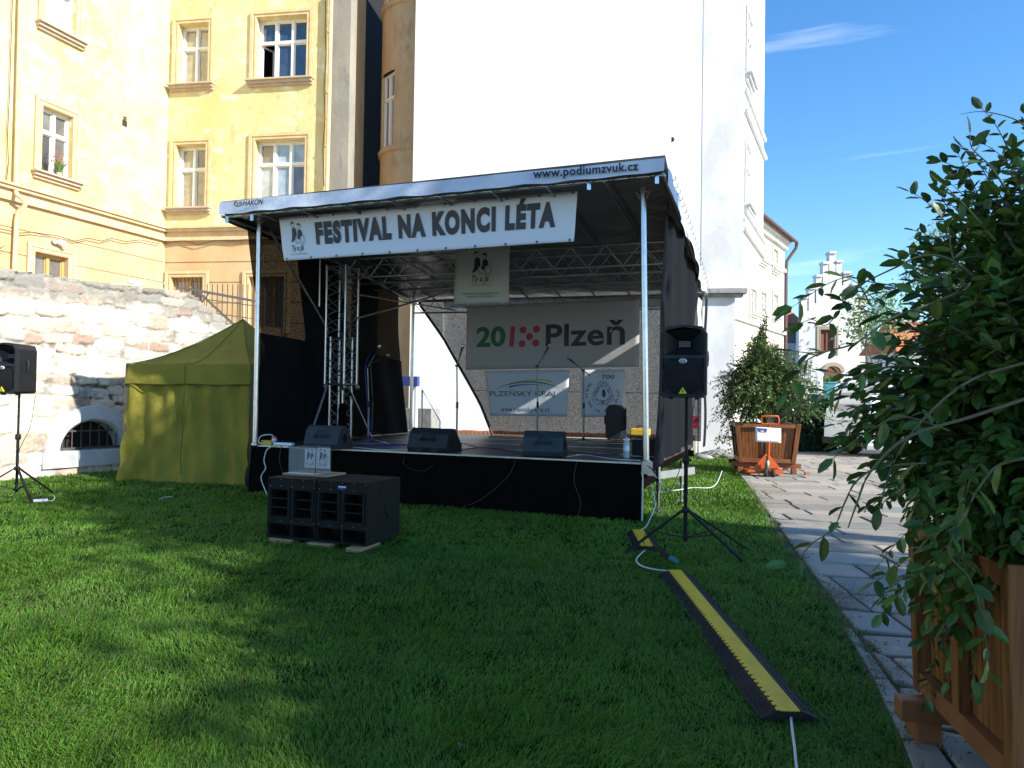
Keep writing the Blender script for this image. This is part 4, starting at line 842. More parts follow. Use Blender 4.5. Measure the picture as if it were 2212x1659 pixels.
def lattice(mb, P0, P1, O, r=.011, n=None):
    "zigzag between two parallel chords P0->P1 and the same shifted by O"
    P0, P1, O = Vector(P0), Vector(P1), Vector(O); L = (P1-P0).length; n = n or max(2, int(L/(O.length*1.0)))
    for i in range(n):
        a = P0.lerp(P1, i/n); b = P0.lerp(P1, (i+.5)/n)+O; c = P0.lerp(P1, (i+1)/n); mb.tube([a, b], r, 5, False); mb.tube([b, c], r, 5, False)
def truss_u(v, dz0, dz1, dv, name='roof_truss'):
    mb = MB(); t = (v-vf)/(vb-vf); tt = (v+dv-vf)/(vb-vf)
    a, b = roof(.02, t, dz0), roof(.98, t, dz0); c, d = roof(.02, tt, dz0), roof(.98, tt, dz0); o = Vector((0, 0, dz1-dz0))
    for p, q in ((a, b), (a+o, b+o)): mb.tube([p, q], .018, 8)
    lattice(mb, a, b, o, .008, n=11)
    if dv:
        for p, q in ((c, d), (c+o, d+o)): mb.tube([p, q], .018, 8)
        lattice(mb, c, d, o, .008, n=11)
    mb.build(name, M_['alu'], st)
truss_u(1.95, -.08, -.40, .42); truss_u(3.4, -.07, -.24, 0); truss_u(4.86, -.06, -.30, 0)
# corner posts
def post(px0, px1, v, zb, name='roof_post', r=.036, extra=True, mt=None):
    fr = Fv(v); a0, z0 = fr.hit(*px0); a1, z1 = fr.hit(*px1); mb = MB(); p, q = fr.p(a0, zb), fr.p(a1, z1+.05); mb.tube([p, q], r, 14)
    mb.lathe([(r*1.0, 0), (r*1.5, .01), (r*1.5, .05), (r, .06)], p, 14)
    o = mb.build(name, mt or M_['galv'], st)
    if extra:
        mb = MB(); e = q-Vector((0, 0, .12)); mb.box(e, (.10, .10, .03))
        for sx in (-1, 1): mb.box(e+DU*sx*.065+Vector((0, 0, -.03)), (.012, .03, .10), Matrix.Rotation(sx*.5, 3, 'Y')); 
        mb.build('post_clamp', M_['steel'], o)
    return p, q
pFL = post((551, 962), (561, 462), -.02, DZ-.02); pFR = post((1396, 1000), (1389, 403), .02, DZ-.02)
pBL = post((887, 932), (893, 645), 4.75, DZ, r=.034); pBR = post((1478, 940), (1484, 640), 4.75, DZ, r=.03)
mb = MB(); q = pFR[0]
mb.box(q+Vector((.0, 0, -.03)), (.13, .13, .15)); mb.box(q+DU*.06+Vector((0, 0, -.10)), (.10, .08, .05)); mb.build('post_socket', M_['galv'], st)
for s_, hy in ((.015, 465), (.085, 0), (.86, 0), (.985, 0)):
    q = roof(s_, .005, -.03); mb = MB(); mb.box(q+Vector((0, 0, -.03)), (.045, .012, .09)); mb.build('roof_bracket', M_['galv'], st)
# deck
mb = MB(); mb.box((0, 0, 0), (1, 1, 1)); mb = MB()
mb.hexa([S(0, 0, DZ-.10), S(SW, 0, DZ-.10), S(SW, 5.0, DZ-.10), S(0, 5.0, DZ-.10)], [S(0, 0, DZ), S(SW, 0, DZ), S(SW, 5.0, DZ), S(0, 5.0, DZ)]); dk = mb.build('deck', M_['deck'], st)
mb = MB()
for v in (.04, 1.22, 2.44, 3.66, 4.94): mb.hexa([S(0, v-.012, DZ), S(SW, v-.012, DZ), S(SW, v+.012, DZ), S(0, v+.012, DZ)], [S(0, v-.012, DZ+.004), S(SW, v-.012, DZ+.004), S(SW, v+.012, DZ+.004), S(0, v+.012, DZ+.004)])
mb.hexa([S(-.01, -.03, DZ-.03), S(SW, -.03, DZ-.03), S(SW, -.002, DZ-.03), S(-.01, -.002, DZ-.03)], [S(-.01, -.03, DZ+.006), S(SW, -.03, DZ+.006), S(SW, -.002, DZ+.006), S(-.01, -.002, DZ+.006)])
mb.build('edge_profile', M_['alu'], dk)
mb = MB(); mb.grid(lambda s, t: S(-.03+s*(SW+.05), -.045-.03*t*t+.022*math.sin(s*41+math.sin(t*3))*t+.020*math.sin(s*97+2+t)*t+.008*math.sin(s*170), (DZ-.012)*(1-t)+.0*t), 160, 6); mb.grid(lambda s, t: S(-.035-.03*t+.01*math.sin(s*30)*t, -.045+s*4.9, (DZ-.012)*(1-t)), 30, 4); mb.build('deck_skirt', M_['skirt'], st)
mb = MB(); mb.hexa([S(SW-.02, -.06, 0), S(SW+.03, -.06, 0), S(SW+.03, -.02, 0), S(SW-.02, -.02, 0)], [S(SW-.02, -.05, DZ-.1), S(SW+.03, -.05, DZ-.1), S(SW+.03, -.01, DZ-.1), S(SW-.02, -.01, DZ-.1)]); mb.build('skirt_strip', M_['wht_c'], st)
# under-stage chassis, outriggers and jacks on the right side
mb = MB(); mb.bar(S(.2, .6, DZ-.16), S(SW-.1, .6, DZ-.16), .06, .10); mb.bar(S(.2, 4.3, DZ-.16), S(SW+.1, 4.3, DZ-.16), .06, .10); mb.bar(S(SW-.05, .2, DZ-.16), S(SW-.05, 4.9, DZ-.16), .05, .10)
mb.hexa([S(.3, .9, .05), S(SW-.5, .9, .05), S(SW-.5, 4.6, .05), S(.3, 4.6, .05)], [S(.3, .9, DZ-.13), S(SW-.5, .9, DZ-.13), S(SW-.5, 4.6, DZ-.13), S(.3, 4.6, DZ-.13)]); mb.build('chassis', M_['skirt'], st)
mb = MB(); a = S(SW+.02, 1.05, .46); b = S(SW+.42, 1.55, .50); mb.bar(a, b, .07, .10); mb.build('outrigger', M_['galv'], st)
for (u, v) in ((SW+.08, .75), (SW+.22, 1.9), (.0, .5)):
    q = S(u, v, 0); mb = MB(); mb.tube([q+Vector((0, 0, .03)), q+Vector((0, 0, .34))], .019, 9); mb.tube([q+Vector((0, 0, .28)), q+Vector((0, 0, .60))], .028, 9); mb.box(q+Vector((0, 0, .018)), (.14, .14, .02)); mb.tube([q+Vector((-.09, 0, .27)), q+Vector((.09, 0, .27))], .009, 6); mb.build('screw_jack', M_['galv'], st)
# lifting tower
tu, tv = .24, 1.8
def tower(h, z0, z1, r, nm, n):
    mb = MB(); cs = [S(tu+a*h, tv+b*h, 0) for a, b in ((-1, -1), (1, -1), (1, 1), (-1, 1))]
    for c in cs: mb.tube([c+Vector((0, 0, z0)), c+Vector((0, 0, z1))], r, 8)
    for k in range(4): lattice(mb, cs[k]+Vector((0, 0, z0+.05)), cs[k]+Vector((0, 0, z1-.05)), cs[(k+1) % 4]-cs[k], r*.42, n)
    for z in (z0+.03, z1-.03):
        for k in range(4): mb.tube([cs[k]+Vector((0, 0, z)), cs[(k+1) % 4]+Vector((0, 0, z))], r*.8, 6)
    return mb.build(nm, M_['alu'], st)
tower(.19, 1.62, 3.66, .024, 'tower_sleeve', 6); tower(.13, DZ, 2.45, .022, 'tower_mast', 5)
mb = MB()
for a, b in ((-1, -1), (1, -1), (1, 1), (-1, 1)): mb.lathe([(0, -.03), (.05, -.03), (.05, .03), (0, .03)], S(tu+a*.19, tv+b*.19, 1.60), 10, DV)
build_split(mb, 'guide_roller', M_['steel'], st)
for (a, b, r_) in ((S(tu-.15, tv-.2, 1.60), G(666, 955, DZ), .022), (S(tu+.22, tv-.1, 1.60), G(802, 946, DZ), .022), (S(tu+.22, tv, 2.75), roof(.27, .72, -.3), .018), (S(tu-.20, tv-.1, 2.55), S(-.02, .25, 3.95), .022), (S(tu-.25, tv-.3, 2.95), S(tu-.25, tv-.3, 3.75), .018), (S(tu+.2, tv+.2, 3.2), roof(.2, .95, -.3), .014)):
    mb = MB(); mb.tube([a, b], r_, 8); mb.build('tower_brace', M_['alu'], st)
# side and back nets
def rz(u, v):
    t = (v-vf)/(vb-vf); s = max(0, min(1, (u-aTL)/(aTR-aTL))); return roof(s, t, 0).z
mb = MB()
def netL(s, t, off=0):
    v = .02+s*4.55; v -= .30*math.sin(math.pi*t)*s**4; z = DZ+.01+(rz(0, v)-.02-DZ)*t
    fl = (aTL+.0)*max(0, (t-.55)/.45)*.9
    return S(.0+fl+off+.03*math.sin(s*9+t*4)*math.sin(math.pi*t)+.01*math.sin(s*31+6*t), v, z)
mb.grid(netL, 60, 30); mb.build('side_net', M_['net'], st)
mb = MB(); mb.grid(lambda s, t: netL(s, t*.505+.0, .025+.015*math.sin(s*25+t*3)), 60, 16); mb.build('side_net_skirting', M_['net2'], st)
mb = MB(); mb.grid(lambda s, t: netL(.235+s*.27, t*.98, .05+.015*math.sin(s*15+t*3)), 24, 24); mb.build('side_net_overlap', M_['net2'], st)
Lb = [(660, None)]
def eL(t):   # left slanted edge of the back net, in stage u
    pts = [Fb.hit(x, y) for (x, y) in ((1066, 938), (1040, 875), (1008, 818), (960, 735), (908, 664))]
    z = DZ+.02+(zRL-DZ-.1)*t; return float(np.interp(z, [p[1] for p in pts], [p[0] for p in pts]))
def netB(s, t, off=0):
    a0 = eL(t); a = a0+(SW+.15-a0)*s; z = DZ+.02+(rz(a, 4.9)-.03-DZ)*t
    return S(a, 4.95+.015*math.sin(s*11+t*5)+off+.008*math.sin(s*37+t*9), z)
mb = MB(); mb.grid(netB, 70, 40); mb.build('back_net', M_['netb'], st)
mb = MB(); mb.tube([netB(0, i/20, -.02) for i in range(21)], .028, 7); mb.build('net_hem', M_['blk_c'], st)
mb = MB(); tz = .32; mb.tube([netB(i/30, tz, -.012) for i in range(31)], .006, 5); mb.build('net_seam', M_['blk_c'], st)
def netR(s, t):
    v = .42+s*3.55+.25*math.sin(t*3)*(1-s)*.4; top = rz(SW, v)-.02; bot = .60+.12*s; z = bot+(top-bot)*t
    return S(SW+.06+.12*t**2+.045*math.sin(s*14+t*2.5)*(1-t*.4)+.02*math.sin(s*33+t*7), v, z)
mb = MB(); mb.grid(netR, 80, 40); mb.build('side_net', M_['netr'], st)
mb = MB(); mb.grid(lambda s, t: S(SW+.20+.02*math.sin(t*8), 4.75+s*.45, .62+(rz(SW, 4.9)-.7)*t), 8, 20); mb.build('side_net', M_['net2'], st)
mb = MB(); mb.grid(lambda s, t: S(SW+.17+.01*math.sin(t*20), 4.05+s*.62, 1.75+(1.5)*t), 8, 16); tag(mb.build('side_banner', M_['ban2']), 'white narrow banner laced along the rear right side of the stage roof', 'banner')

# ================================================================ BANNERS
def banner(name, corners, fr, m, label, wave=.012, thick=.0015, eyelets=True, group=None, n=(60, 12), sag=0):
    cs = [fr.p(*fr.hit(*c)) for c in corners]; f = sheet(cs, wave, sag=sag); root = thing(name, (cs[2]+cs[3])/2, label, 'banner', group)
    mb = MB(); mb.grid(lambda s, t: f(s, t), *n); mb.build('cloth', m, root, solid=thick)
    if eyelets:
        mb = MB(); nrm = fr.n
        for i in range(eyelets+1):
            for t in (.035, .965): mb.lathe([(.006, 0), (.016, .002), (.018, .004), (.0, .004)], f(.012+.976*i/eyelets, t, .004), 10, nrm)
        build_split(mb, 'eyelet', M_['steel'], root)
    return root, f
FBn = Fv(-.14)
r1, f1 = banner('festival_banner', [(603, 471), (1247.5, 412), (1239.6, 521.5), (614, 563.5)], FBn, M_['ban'], 'long pale banner reading FESTIVAL NA KONCI LÉTA under the stage roof edge', .010, eyelets=10, n=(90, 16))
F1 = lambda s, t: f1(s, t, .010)
mb = MB(); put_text(mb, 'FESTIVAL NA KONCI LÉTA', F1, .136, .305, .942, .945, bold=.068, space=1.22); mb.build('lettering', M_['ink2'], r1)
mb = MB(); pf = img2fn(F1, 491, 184, 491+8182, 184+961); pair_logo(mb, pf); put_text_px(mb, 'Ty a Já', pf, 815, 820, 1195, 985, bold=.015, shear=.25); put_text_px(mb, 'www.sdruzenityaja.cz', pf, 760, 1000, 1320, 1045, space=1.1); mb.build('emblem', M_['ink2'], r1)
mb = MB()
for (p, s, t) in ((roof(.086, .01, -.03), .0, .97), (roof(.86, .01, -.05), 1, .97), (roof(.45, .005, 0), .445, .965), (pFR[1]-Vector((0, 0, .9)), 1, .03), (pFL[1]-Vector((0, 0, 1.0)), 0, .03), (pFL[1]-Vector((0, 0, .1)), .0, .96)): mb.tube([p, f1(s, t, .01)], .003, 4)
for k in range(0, 10, 2): mb.tube([f1(.012+.0976*k, .965, .012), f1(.012+.0976*(k+1), .965, .012)], .003, 4)
build_split(mb, 'tie_cord', M_['blk_c'], r1)
r2, f2_ = banner('emblem_banner', [(985, 534), (1101, 528), (1099, 654), (980, 657)], Fv(1.9), M_['ban2'], 'square white banner with a two figure emblem hanging from the roof truss', .006, eyelets=0, n=(16, 16))
F2 = lambda s, t: f2_(s, t, .007); mb = MB(); pf = img2fn(F2, 430, 185, 1625, 1410); pair_logo(mb, pf); put_text_px(mb, 'Ty a Já', pf, 815, 815, 1195, 985, bold=.015, shear=.25)
mb.build('lettering', M_['ink'], r2); mb = MB(); put_text_px(mb, 'www.sdruzenityaja.cz', pf, 790, 1000, 1255, 1033); mb.build('web_address', M_['ink'], r2); mb = MB(); put_text_px(mb, 'Občanské sdružení podporující', pf, 612, 1165, 1405, 1235); put_text_px(mb, 'mladé lidi s handicapem', pf, 705, 1235, 1322, 1295); mb.build('small_print', M_['ink'], r2)
FK = Fv(4.84)
r3, f3 = banner('city_banner', [(1009, 661), (1382, 645), (1380, 792), (1006, 799)], FK, M_['ban3'], 'large grey banner reading 2015 Plzeň with green and red figures on the back net', .008, eyelets=0, n=(40, 16))
F3 = lambda s, t: f3(s, t, .010)
mb = MB(); put_text(mb, '20', F3, .064, .345, .243, .665, bold=.035); mb.build('green_figures', M_['inkg'], r3)
mb = MB(); poly(mb, [(.267, .345), (.293, .345), (.300, .655), (.273, .655)], F3)
for (x, y) in ((.348, .595), (.427, .60), (.386, .49), (.343, .385), (.424, .39)): disc(mb, x, y, .0208, .056, F3, 20)
mb.build('red_dots', M_['inkr'], r3)
mb = MB(); put_text(mb, 'Plzeň', F3, .482, .325, .924, .70, bold=.022, space=1.04); mb.build('lettering', M_['ink'], r3)
r4, f4 = banner('region_banner', [(1046, 801), (1230, 799), (1225, 900), (1059, 898)], FK, M_['ban'], 'white banner reading PLZEŇSKÝ KRAJ with coloured arcs, lower left on the back net', .006, eyelets=0, n=(24, 12))
F4 = lambda s, t: f4(s, t, .008); p4 = img2fn(F4, 240, 797, 1105, 1276)
def arcstrip(mb, pts, ws, fn):
    vs = []
    for (x, y), w_ in zip(pts, ws): vs += [fn(x, y-w_), fn(x, y+w_)]
    mb.add(vs, [(2*i, 2*i+1, 2*i+3, 2*i+2) for i in range(len(pts)-1)])
def arcp(x0, y0, xm, ym, x1, y1, n=16):
    return [((1-k/n)**2*x0+2*(1-k/n)*(k/n)*xm+(k/n)**2*x1, (1-k/n)**2*y0+2*(1-k/n)*(k/n)*ym+(k/n)**2*y1) for k in range(n+1)]
mb = MB(); arcstrip(mb, arcp(330, 1000, 690, 830, 1050, 1000), [.5+7*math.sin(math.pi*k/16) for k in range(17)], p4); mb.build('green_arc', M_['inkg'], r4)
mb = MB(); arcstrip(mb, arcp(585, 905, 780, 870, 940, 918), [.5+8*(k/16) for k in range(17)], p4); mb.build('yellow_arc', M_['inky'], r4)
mb = MB(); arcstrip(mb, arcp(485, 970, 680, 925, 870, 958), [.5+8*(1-k/16) for k in range(17)], p4); mb.build('blue_arc', M_['inkb'], r4)
mb = MB(); put_text_px(mb, 'PLZEŇSKÝ KRAJ', p4, 268, 995, 968, 1085, bold=.0); mb.build('lettering', M_['ink'], r4); mb = MB(); put_text_px(mb, 'www.plzensky-kraj.cz', p4, 372, 1180, 915, 1244, bold=.004, space=1.06); mb.build('web_address', M_['ink'], r4)
r5, f5 = banner('foundation_banner', [(1257.5, 799), (1351, 798), (1349, 901), (1255, 901)], FK, M_['ban'], 'small white banner with the number 700 and a violet wreath on the back net', .005, eyelets=0, n=(12, 12))
F5 = lambda s, t: f5(s, t, .008); p5 = img2fn(F5, 1245, 787, 1700, 1285)
mb = MB(); put_text_px(mb, '700', p5, 1452, 840, 1590, 885); T_ = 'Nadace 700 let města Plzně'
for i, chh in enumerate(T_):
    if chh == ' ': continue
    th = R(143+(372-143)*i/(len(T_)-1)); cx, cy = 1468+178*math.cos(th), 1045-190*math.sin(th); ux, uy = -math.sin(th), -math.cos(th)  # reading dir
    vx, vy = -math.cos(th), math.sin(th)   # up = to centre
    vs, fs = text2d(chh, .01); mb.add([p5(cx+ux*(v[0]-.25)*46+vx*v[1]*46, cy+uy*(v[0]-.25)*46+vy*v[1]*46) for v in vs], fs)
mb.build('lettering', M_['ink'], r5)
mb = MB(); rr_ = random.Random(3)
for k in range(330):
    th = rr_.uniform(0, 6.28); ra = rr_.uniform(.55, 1.0)*(1+.12*math.sin(th*3)); cx, cy = 1470+112*ra*math.cos(th), 1045+128*ra*math.sin(th); a = rr_.uniform(0, 3.14); l = rr_.uniform(6, 13); w_ = rr_.uniform(1.2, 2.6)
    dx, dy = math.cos(a)*l, math.sin(a)*l; ex, ey = -math.sin(a)*w_, math.cos(a)*w_; poly(mb, [(cx-dx, cy-dy), (cx+ex, cy+ey), (cx+dx, cy+dy), (cx-ex, cy-ey)], p5)
poly(mb, [(1478, 985), (1500, 1020), (1502, 1060), (1480, 1085), (1462, 1050), (1464, 1010)], p5); mb.build('wreath', M_['inkv'], r5)

# ================================================================ SOUND EQUIPMENT
def mplace(q, yaw, tilt=0): return Matrix.Translation(q) @ Matrix.Rotation(yaw, 4, 'Z') @ Matrix.Rotation(tilt, 4, 'X')
def pa_speaker(q, yaw, label, mt='plast', w=.43, h=.70, d=.38, grp=None):
    M = mplace(q, yaw); t = thing('loudspeaker', q, label, 'loudspeaker', grp)
    fy = -d/2; mb = MB(M)
    def outline(k=0): return [(-w/2+k, .03+k), (-w/2+.03+k, k), (w/2-.03-k, k), (w/2-k, .03+k), (w/2-k, h-.09), (w/2-.05-k, h-.02-k), (0, h-k), (-w/2+.05+k, h-.02-k), (-w/2+k, h-.09)]
    bkw = .66
    o_ = outline(); n_o = len(o_); mb.add([(x, fy+.05, z) for x, z in o_]+[(x*bkw, d/2, z*.97+.01) for x, z in o_], [(i, n_o+i, n_o+(i+1) % n_o, (i+1) % n_o) for i in range(n_o)]+[tuple(range(n_o, 2*n_o))]); mb.box((0, fy+.055, h*.30), (w-.03, .01, h*.55)); b = mb.build('cabinet', M_[mt], t, bevel=.012, fix=True)
    mb = MB(M); o = outline(); i_ = outline(.028); n = len(o)
    vs = [(x, fy+.052, z) for x, z in o]+[(x, fy, z) for x, z in [(a*.98, .01+c*.98) for a, c in o]]+[(x, fy, z) for x, z in i_]+[(x, fy+.045, z) for x, z in i_]
    mb.add(vs, [(k*n+i, k*n+(i+1) % n, (k+1)*n+(i+1) % n, (k+1)*n+i) for k in range(3) for i in range(n)], False)
    mb.box((0, fy+.02, h*.555), (w-.05, .035, .03)); mb.build('front_frame', M_[mt], t, fix=True)
    # horn: pit sloping back
    mb = MB(M); x0, x1, z0, z1 = -w/2+.032, w/2-.032, h*.57, h-.05; tx, tz0, tz1 = .055, h*.70, h*.78
    A = [(x0, fy+.012, z0), (x1, fy+.012, z0), (x1, fy+.012, z1), (x0, fy+.012, z1)]; Bq = [(-tx, fy+.16, tz0), (tx, fy+.16, tz0), (tx, fy+.16, tz1), (-tx, fy+.16, tz1)]
    mb.add(A+Bq, [(0, 1, 5, 4), (1, 2, 6, 5), (2, 3, 7, 6), (3, 0, 4, 7), (4, 5, 6, 7)]); mb.build('horn', M_[mt], t)
    mb = MB(M)
    for i in range(7): mb.box((-.045+i*.015, fy+.12, (tz0+tz1)/2), (.002, .004, tz1-tz0))
    for i in range(3): mb.box((0, fy+.118, tz0+.01+i*.02), (.11, .004, .002))
    mb.build('horn_grille', M_['steel'], t)
    mb = MB(M); cz = h*.285; rw = w*.455; mb.lathe([(rw, 0), (rw, .012), (rw-.008, .02), (rw-.014, .014)], (0, fy+.03, cz), 40, (0, -1, 0)); mb.build('woofer_ring', M_[mt], t)
    mb = MB(M); mb.lathe([(rw-.012, .012), (rw*.7, .026), (rw*.3, .034), (0, .036)], (0, fy+.03, cz), 40, (0, -1, 0)); gr = mb.build('woofer_grille', M_['grille'], t)
    mb = MB(M)
    for sx in (-1, 1):
        for sz in (-1, 1):
            X, Z = sx*(w/2-.034), cz+sz*(rw-.005); tri = [(X, Z), (X-sx*.085, Z), (X-sx*.05, Z-sz*.055), (X, Z-sz*.09)]
            mb.prism(tri, lambda x, z: Vector((x, fy+.012, z)), lambda x, z: Vector((x, fy+.03, z)))
    build_split(mb, 'reflex_port', M_['dark'], t)
    mb = MB(M); mb.lathe([(.030, 0), (.030, .006), (0, .006)], (0, 0, 0), 20, (0, -1, 0)); mb.v = [M @ (Vector((0, fy-.002, cz+rw*.74))+Vector(((M.inverted() @ v).x*1.25, (M.inverted() @ v).y, (M.inverted() @ v).z*.75))) for v in mb.v]; mb.build('oval_badge', M_['tag'], t)
    mb = MB(M); ring(mb, 0, cz+rw*.74, .028, .015, .005, lambda x, z: Vector((x, fy-.010, z))); put_text(mb, '1200', lambda x, z: Vector((x, fy-.010, z+cz+rw*.74)), -.016, -.006, .016, .006, bold=.02); mb.build('badge_print', M_['ink'], t)
    mb = MB(M); mb.prism([(-.038, cz-rw*.80), (.038, cz-rw*.80), (0, cz-rw*.80+.062)], lambda x, z: Vector((x, fy-.006, z)), lambda x, z: Vector((x, fy+.01, z))); mb.build('warning_triangle', M_['ylab'], t, fix=True)
    mb = MB(M); mb.box((-.0, fy-.0075, cz-rw*.80+.022), (.010, .002, .026)); mb.build('triangle_print', M_['ink'], t)
    for sx in (-1, 1):
        mb = MB(M); a = sx*w/2*.86; mb.tube([(a, 0, h*.42), (a+sx*.018, 0, h*.45), (a+sx*.022, 0, h*.54), (a+sx*.018, 0, h*.63), (a, 0, h*.66)], .014, 7); mb.build('handle', M_['rubber'], t)
    mb = MB(M)
    for sx in (-.12, .12): mb.box((sx, -.06, -.008), (.035, .05, .016))
    build_split(mb, 'foot', M_['rubber'], t)
    return t
def tripod(q, hgt, yaw, label, spread=.62, low=.42, leg_az=(0, 2.09, 4.19)):
    t = thing('speaker_stand', q, label, 'speaker stand'); mb = MB(); mb.tube([q+Vector((0, 0, .10)), q+Vector((0, 0, hgt*.62))], .019, 10); mb.tube([q+Vector((0, 0, hgt*.60)), q+Vector((0, 0, hgt+.02))], .0155, 10); mb.build('pole', M_['carpet'], t)
    mb = MB(); mb.lathe([(.02, -.04), (.034, -.03), (.034, .03), (.02, .04)], q+Vector((0, 0, hgt*.60)), 12); mb.tube([q+Vector((0, 0, hgt*.60)), q+Vector((.05, -.02, hgt*.60))], .010, 6); mb.build('collar', M_['rubber'], t)
    mb = MB(); mb.lathe([(.02, -.03), (.036, -.02), (.036, .02), (.02, .03)], q+Vector((0, 0, low)), 12); mb.lathe([(.02, -.02), (.03, -.015), (.03, .015), (.02, .02)], q+Vector((0, 0, .14)), 12); mb.build('leg_hub', M_['rubber'], t)
    for a in leg_az:
        d = Vector((math.cos(a+yaw), math.sin(a+yaw), 0)); mb = MB(); mb.bar(q+d*.03+Vector((0, 0, low)), q+d*spread+Vector((0, 0, .03)), .026, .018); lg = mb.build('leg', M_['carpet'], t)
        mb = MB(); mb.box(q+d*spread+Vector((0, 0, .02)), (.04, .04, .03)); mb.build('rubber_foot', M_['rubber'], lg)
        mb = MB(); mb.bar(q+d*.02+Vector((0, 0, .14)), q+d*(spread*.52)+Vector((0, 0, low*.48+.02)), .018, .008); mb.build('brace', M_['carpet'], t)
    return t
qs = G(1480, 1192); hs_ = P(1480, 862, qs.y).z
tripod(qs, hs_, R(-8), 'black tripod stand under the big loudspeaker on the lawn right of the stage', .62, .40, (R(205), R(318), R(20)))
sy = math.atan2(-qs.x, qs.y)*-1
pa_speaker(Vector((qs.x-.02, qs.y, hs_+.012)), R(-12)-.12, 'black loudspeaker with oval badge and yellow triangle on the stand right of the stage', h=.695, w=.44)
ql = G(35, 1080); hl = P(30, 853, ql.y).z
tripod(ql, hl, 0, 'black tripod stand at the left edge in front of the stone wall', .60, .42, (R(-40), R(200), R(80)))
pa_speaker(Vector((ql.x-.06, ql.y, hl+.012)), R(-14), 'black loudspeaker on a stand at the far left, cut by the frame edge', h=.68, w=.44)
# subwoofers
c_r = G(791, 1192); FSb = Fr(c_r, d=Vector((.935, -.355, 0))); sh = P(791, 1044, c_r.y).z-.045; SWb = .565; SDp = .62; z0b = .045
def sub(a0, label, badge):
    a1 = a0+SWb; t = thing('subwoofer', FSb.p((a0+a1)/2, z0b, -SDp/2), label, 'subwoofer', 'bass cabinets in front of the stage'); w_, h_ = SWb, sh
    H = [(a0+w_*.075, z0b+h_*.36, a0+w_*.41, z0b+h_*.80), (a0+w_*.56, z0b+h_*.36, a0+w_*.90, z0b+h_*.80), (a0+w_*.03, z0b+h_*.03, a0+w_*.485, z0b+h_*.235), (a0+w_*.525, z0b+h_*.03, a0+w_*.97, z0b+h_*.235)]
    wall(FSb, 'front_panel', M_['carpet'], t, a0+.012, a1-.012, z0b+.012, z0b+h_-.012, H, reveal=.22, d=-.012)
    mb = MB(); 
    for (p, q, r_, s) in ((a0, z0b, a0+.014, z0b+h_), (a1-.014, z0b, a1, z0b+h_), (a0+.014, z0b+h_-.014, a1-.014, z0b+h_), (a0+.014, z0b, a1-.014, z0b+.014)): fbox(mb, FSb, p, r_, q, s, -.24, 0)
    fbox(mb, FSb, a0, a1, z0b, z0b+h_, -SDp, -.24); mb.build('cabinet', M_['carpet'], t, bevel=.006)
    for k, (p, q, r_, s) in enumerate(H[:2]):
        for j in (1, 2):
            zz = q+(s-q)*j/3; mb = MB(); mb.hexa([FSb.p(p, zz-.006, -.015), FSb.p(r_, zz-.006, -.015), FSb.p(r_, zz-.05, -.2), FSb.p(p, zz-.05, -.2)], [FSb.p(p, zz+.006, -.015), FSb.p(r_, zz+.006, -.015), FSb.p(r_, zz-.03, -.2), FSb.p(p, zz-.03, -.2)]); mb.build('louvre_slat', M_['carpet'], t)
        mb = MB(); bw = .018
        for (pp_, qq_, rr2, ss2) in ((p-bw-.01, q-bw-.01, p-.01, s+bw+.01), (r_+.01, q-bw-.01, r_+bw+.01, s+bw+.01), (p-.01, s+.01, r_+.01, s+bw+.01), (p-.01, q-bw-.01, r_+.01, q-.01)): fbox(mb, FSb, pp_, rr2, qq_, ss2, -.012, -.002)
        mb.build('louvre_frame', M_['carpet'], t)
    mb = MB()
    for i in range(5):
        for zz in (.97, .86, .29): mb.lathe([(.004, 0), (.004, .003), (0, .003)], FSb.p(a0+w_*(.04+.23*i), z0b+h_*zz, -.012), 8, FSb.n)
    build_split(mb, 'panel_screw', M_['alu'], t)
    for aa, nn_ in ((a1, FSb.d), (a0, -FSb.d)):
        c = FSb.p(aa, z0b+h_*.50, -SDp*.68); mb = MB(); mb.lathe([(.075, .0), (.085, .006), (.072, .010), (.062, -.03), (.0, -.03)], c, 24, nn_); mb.build('side_handle', M_['rubber'], t)
    if badge:
        mb = MB(); fbox(mb, FSb, a0+w_*.43, a0+w_*.57, z0b+h_*.905, z0b+h_*.925, -.012, -.004); mb.build('name_strip', M_['tag'], t)
        mb = MB(); fbox(mb, FSb, a0+w_*.425, a0+w_*.575, z0b+h_*.878, z0b+h_*.902, -.012, -.005); mb.build('blue_badge', M_['inkb'], t)
sub(-SWb, 'black bass cabinet with blue badge, the nearer one with a handle on its side', True)
sub(-2*SWb-.012, 'black bass cabinet carrying the clear box, left of the one with the badge', False)
for (a, w_, dd, lab) in ((-.96, .26, -.02, 'short timber block under the left bass cabinet'), (-.50, .26, -.0, 'timber block under the middle of the front edge of the right bass cabinet'), (-.08, .16, .05, 'timber block sticking out at the front corner of the right bass cabinet')):
    mb = MB(); fbox(mb, FSb, a-w_/2, a+w_/2, .0, .043, dd-.3, dd+.05); tag(mb.build('timber_block', M_['wood'], bevel=.004), lab, 'wood block', 'timber blocks under the bass cabinets')
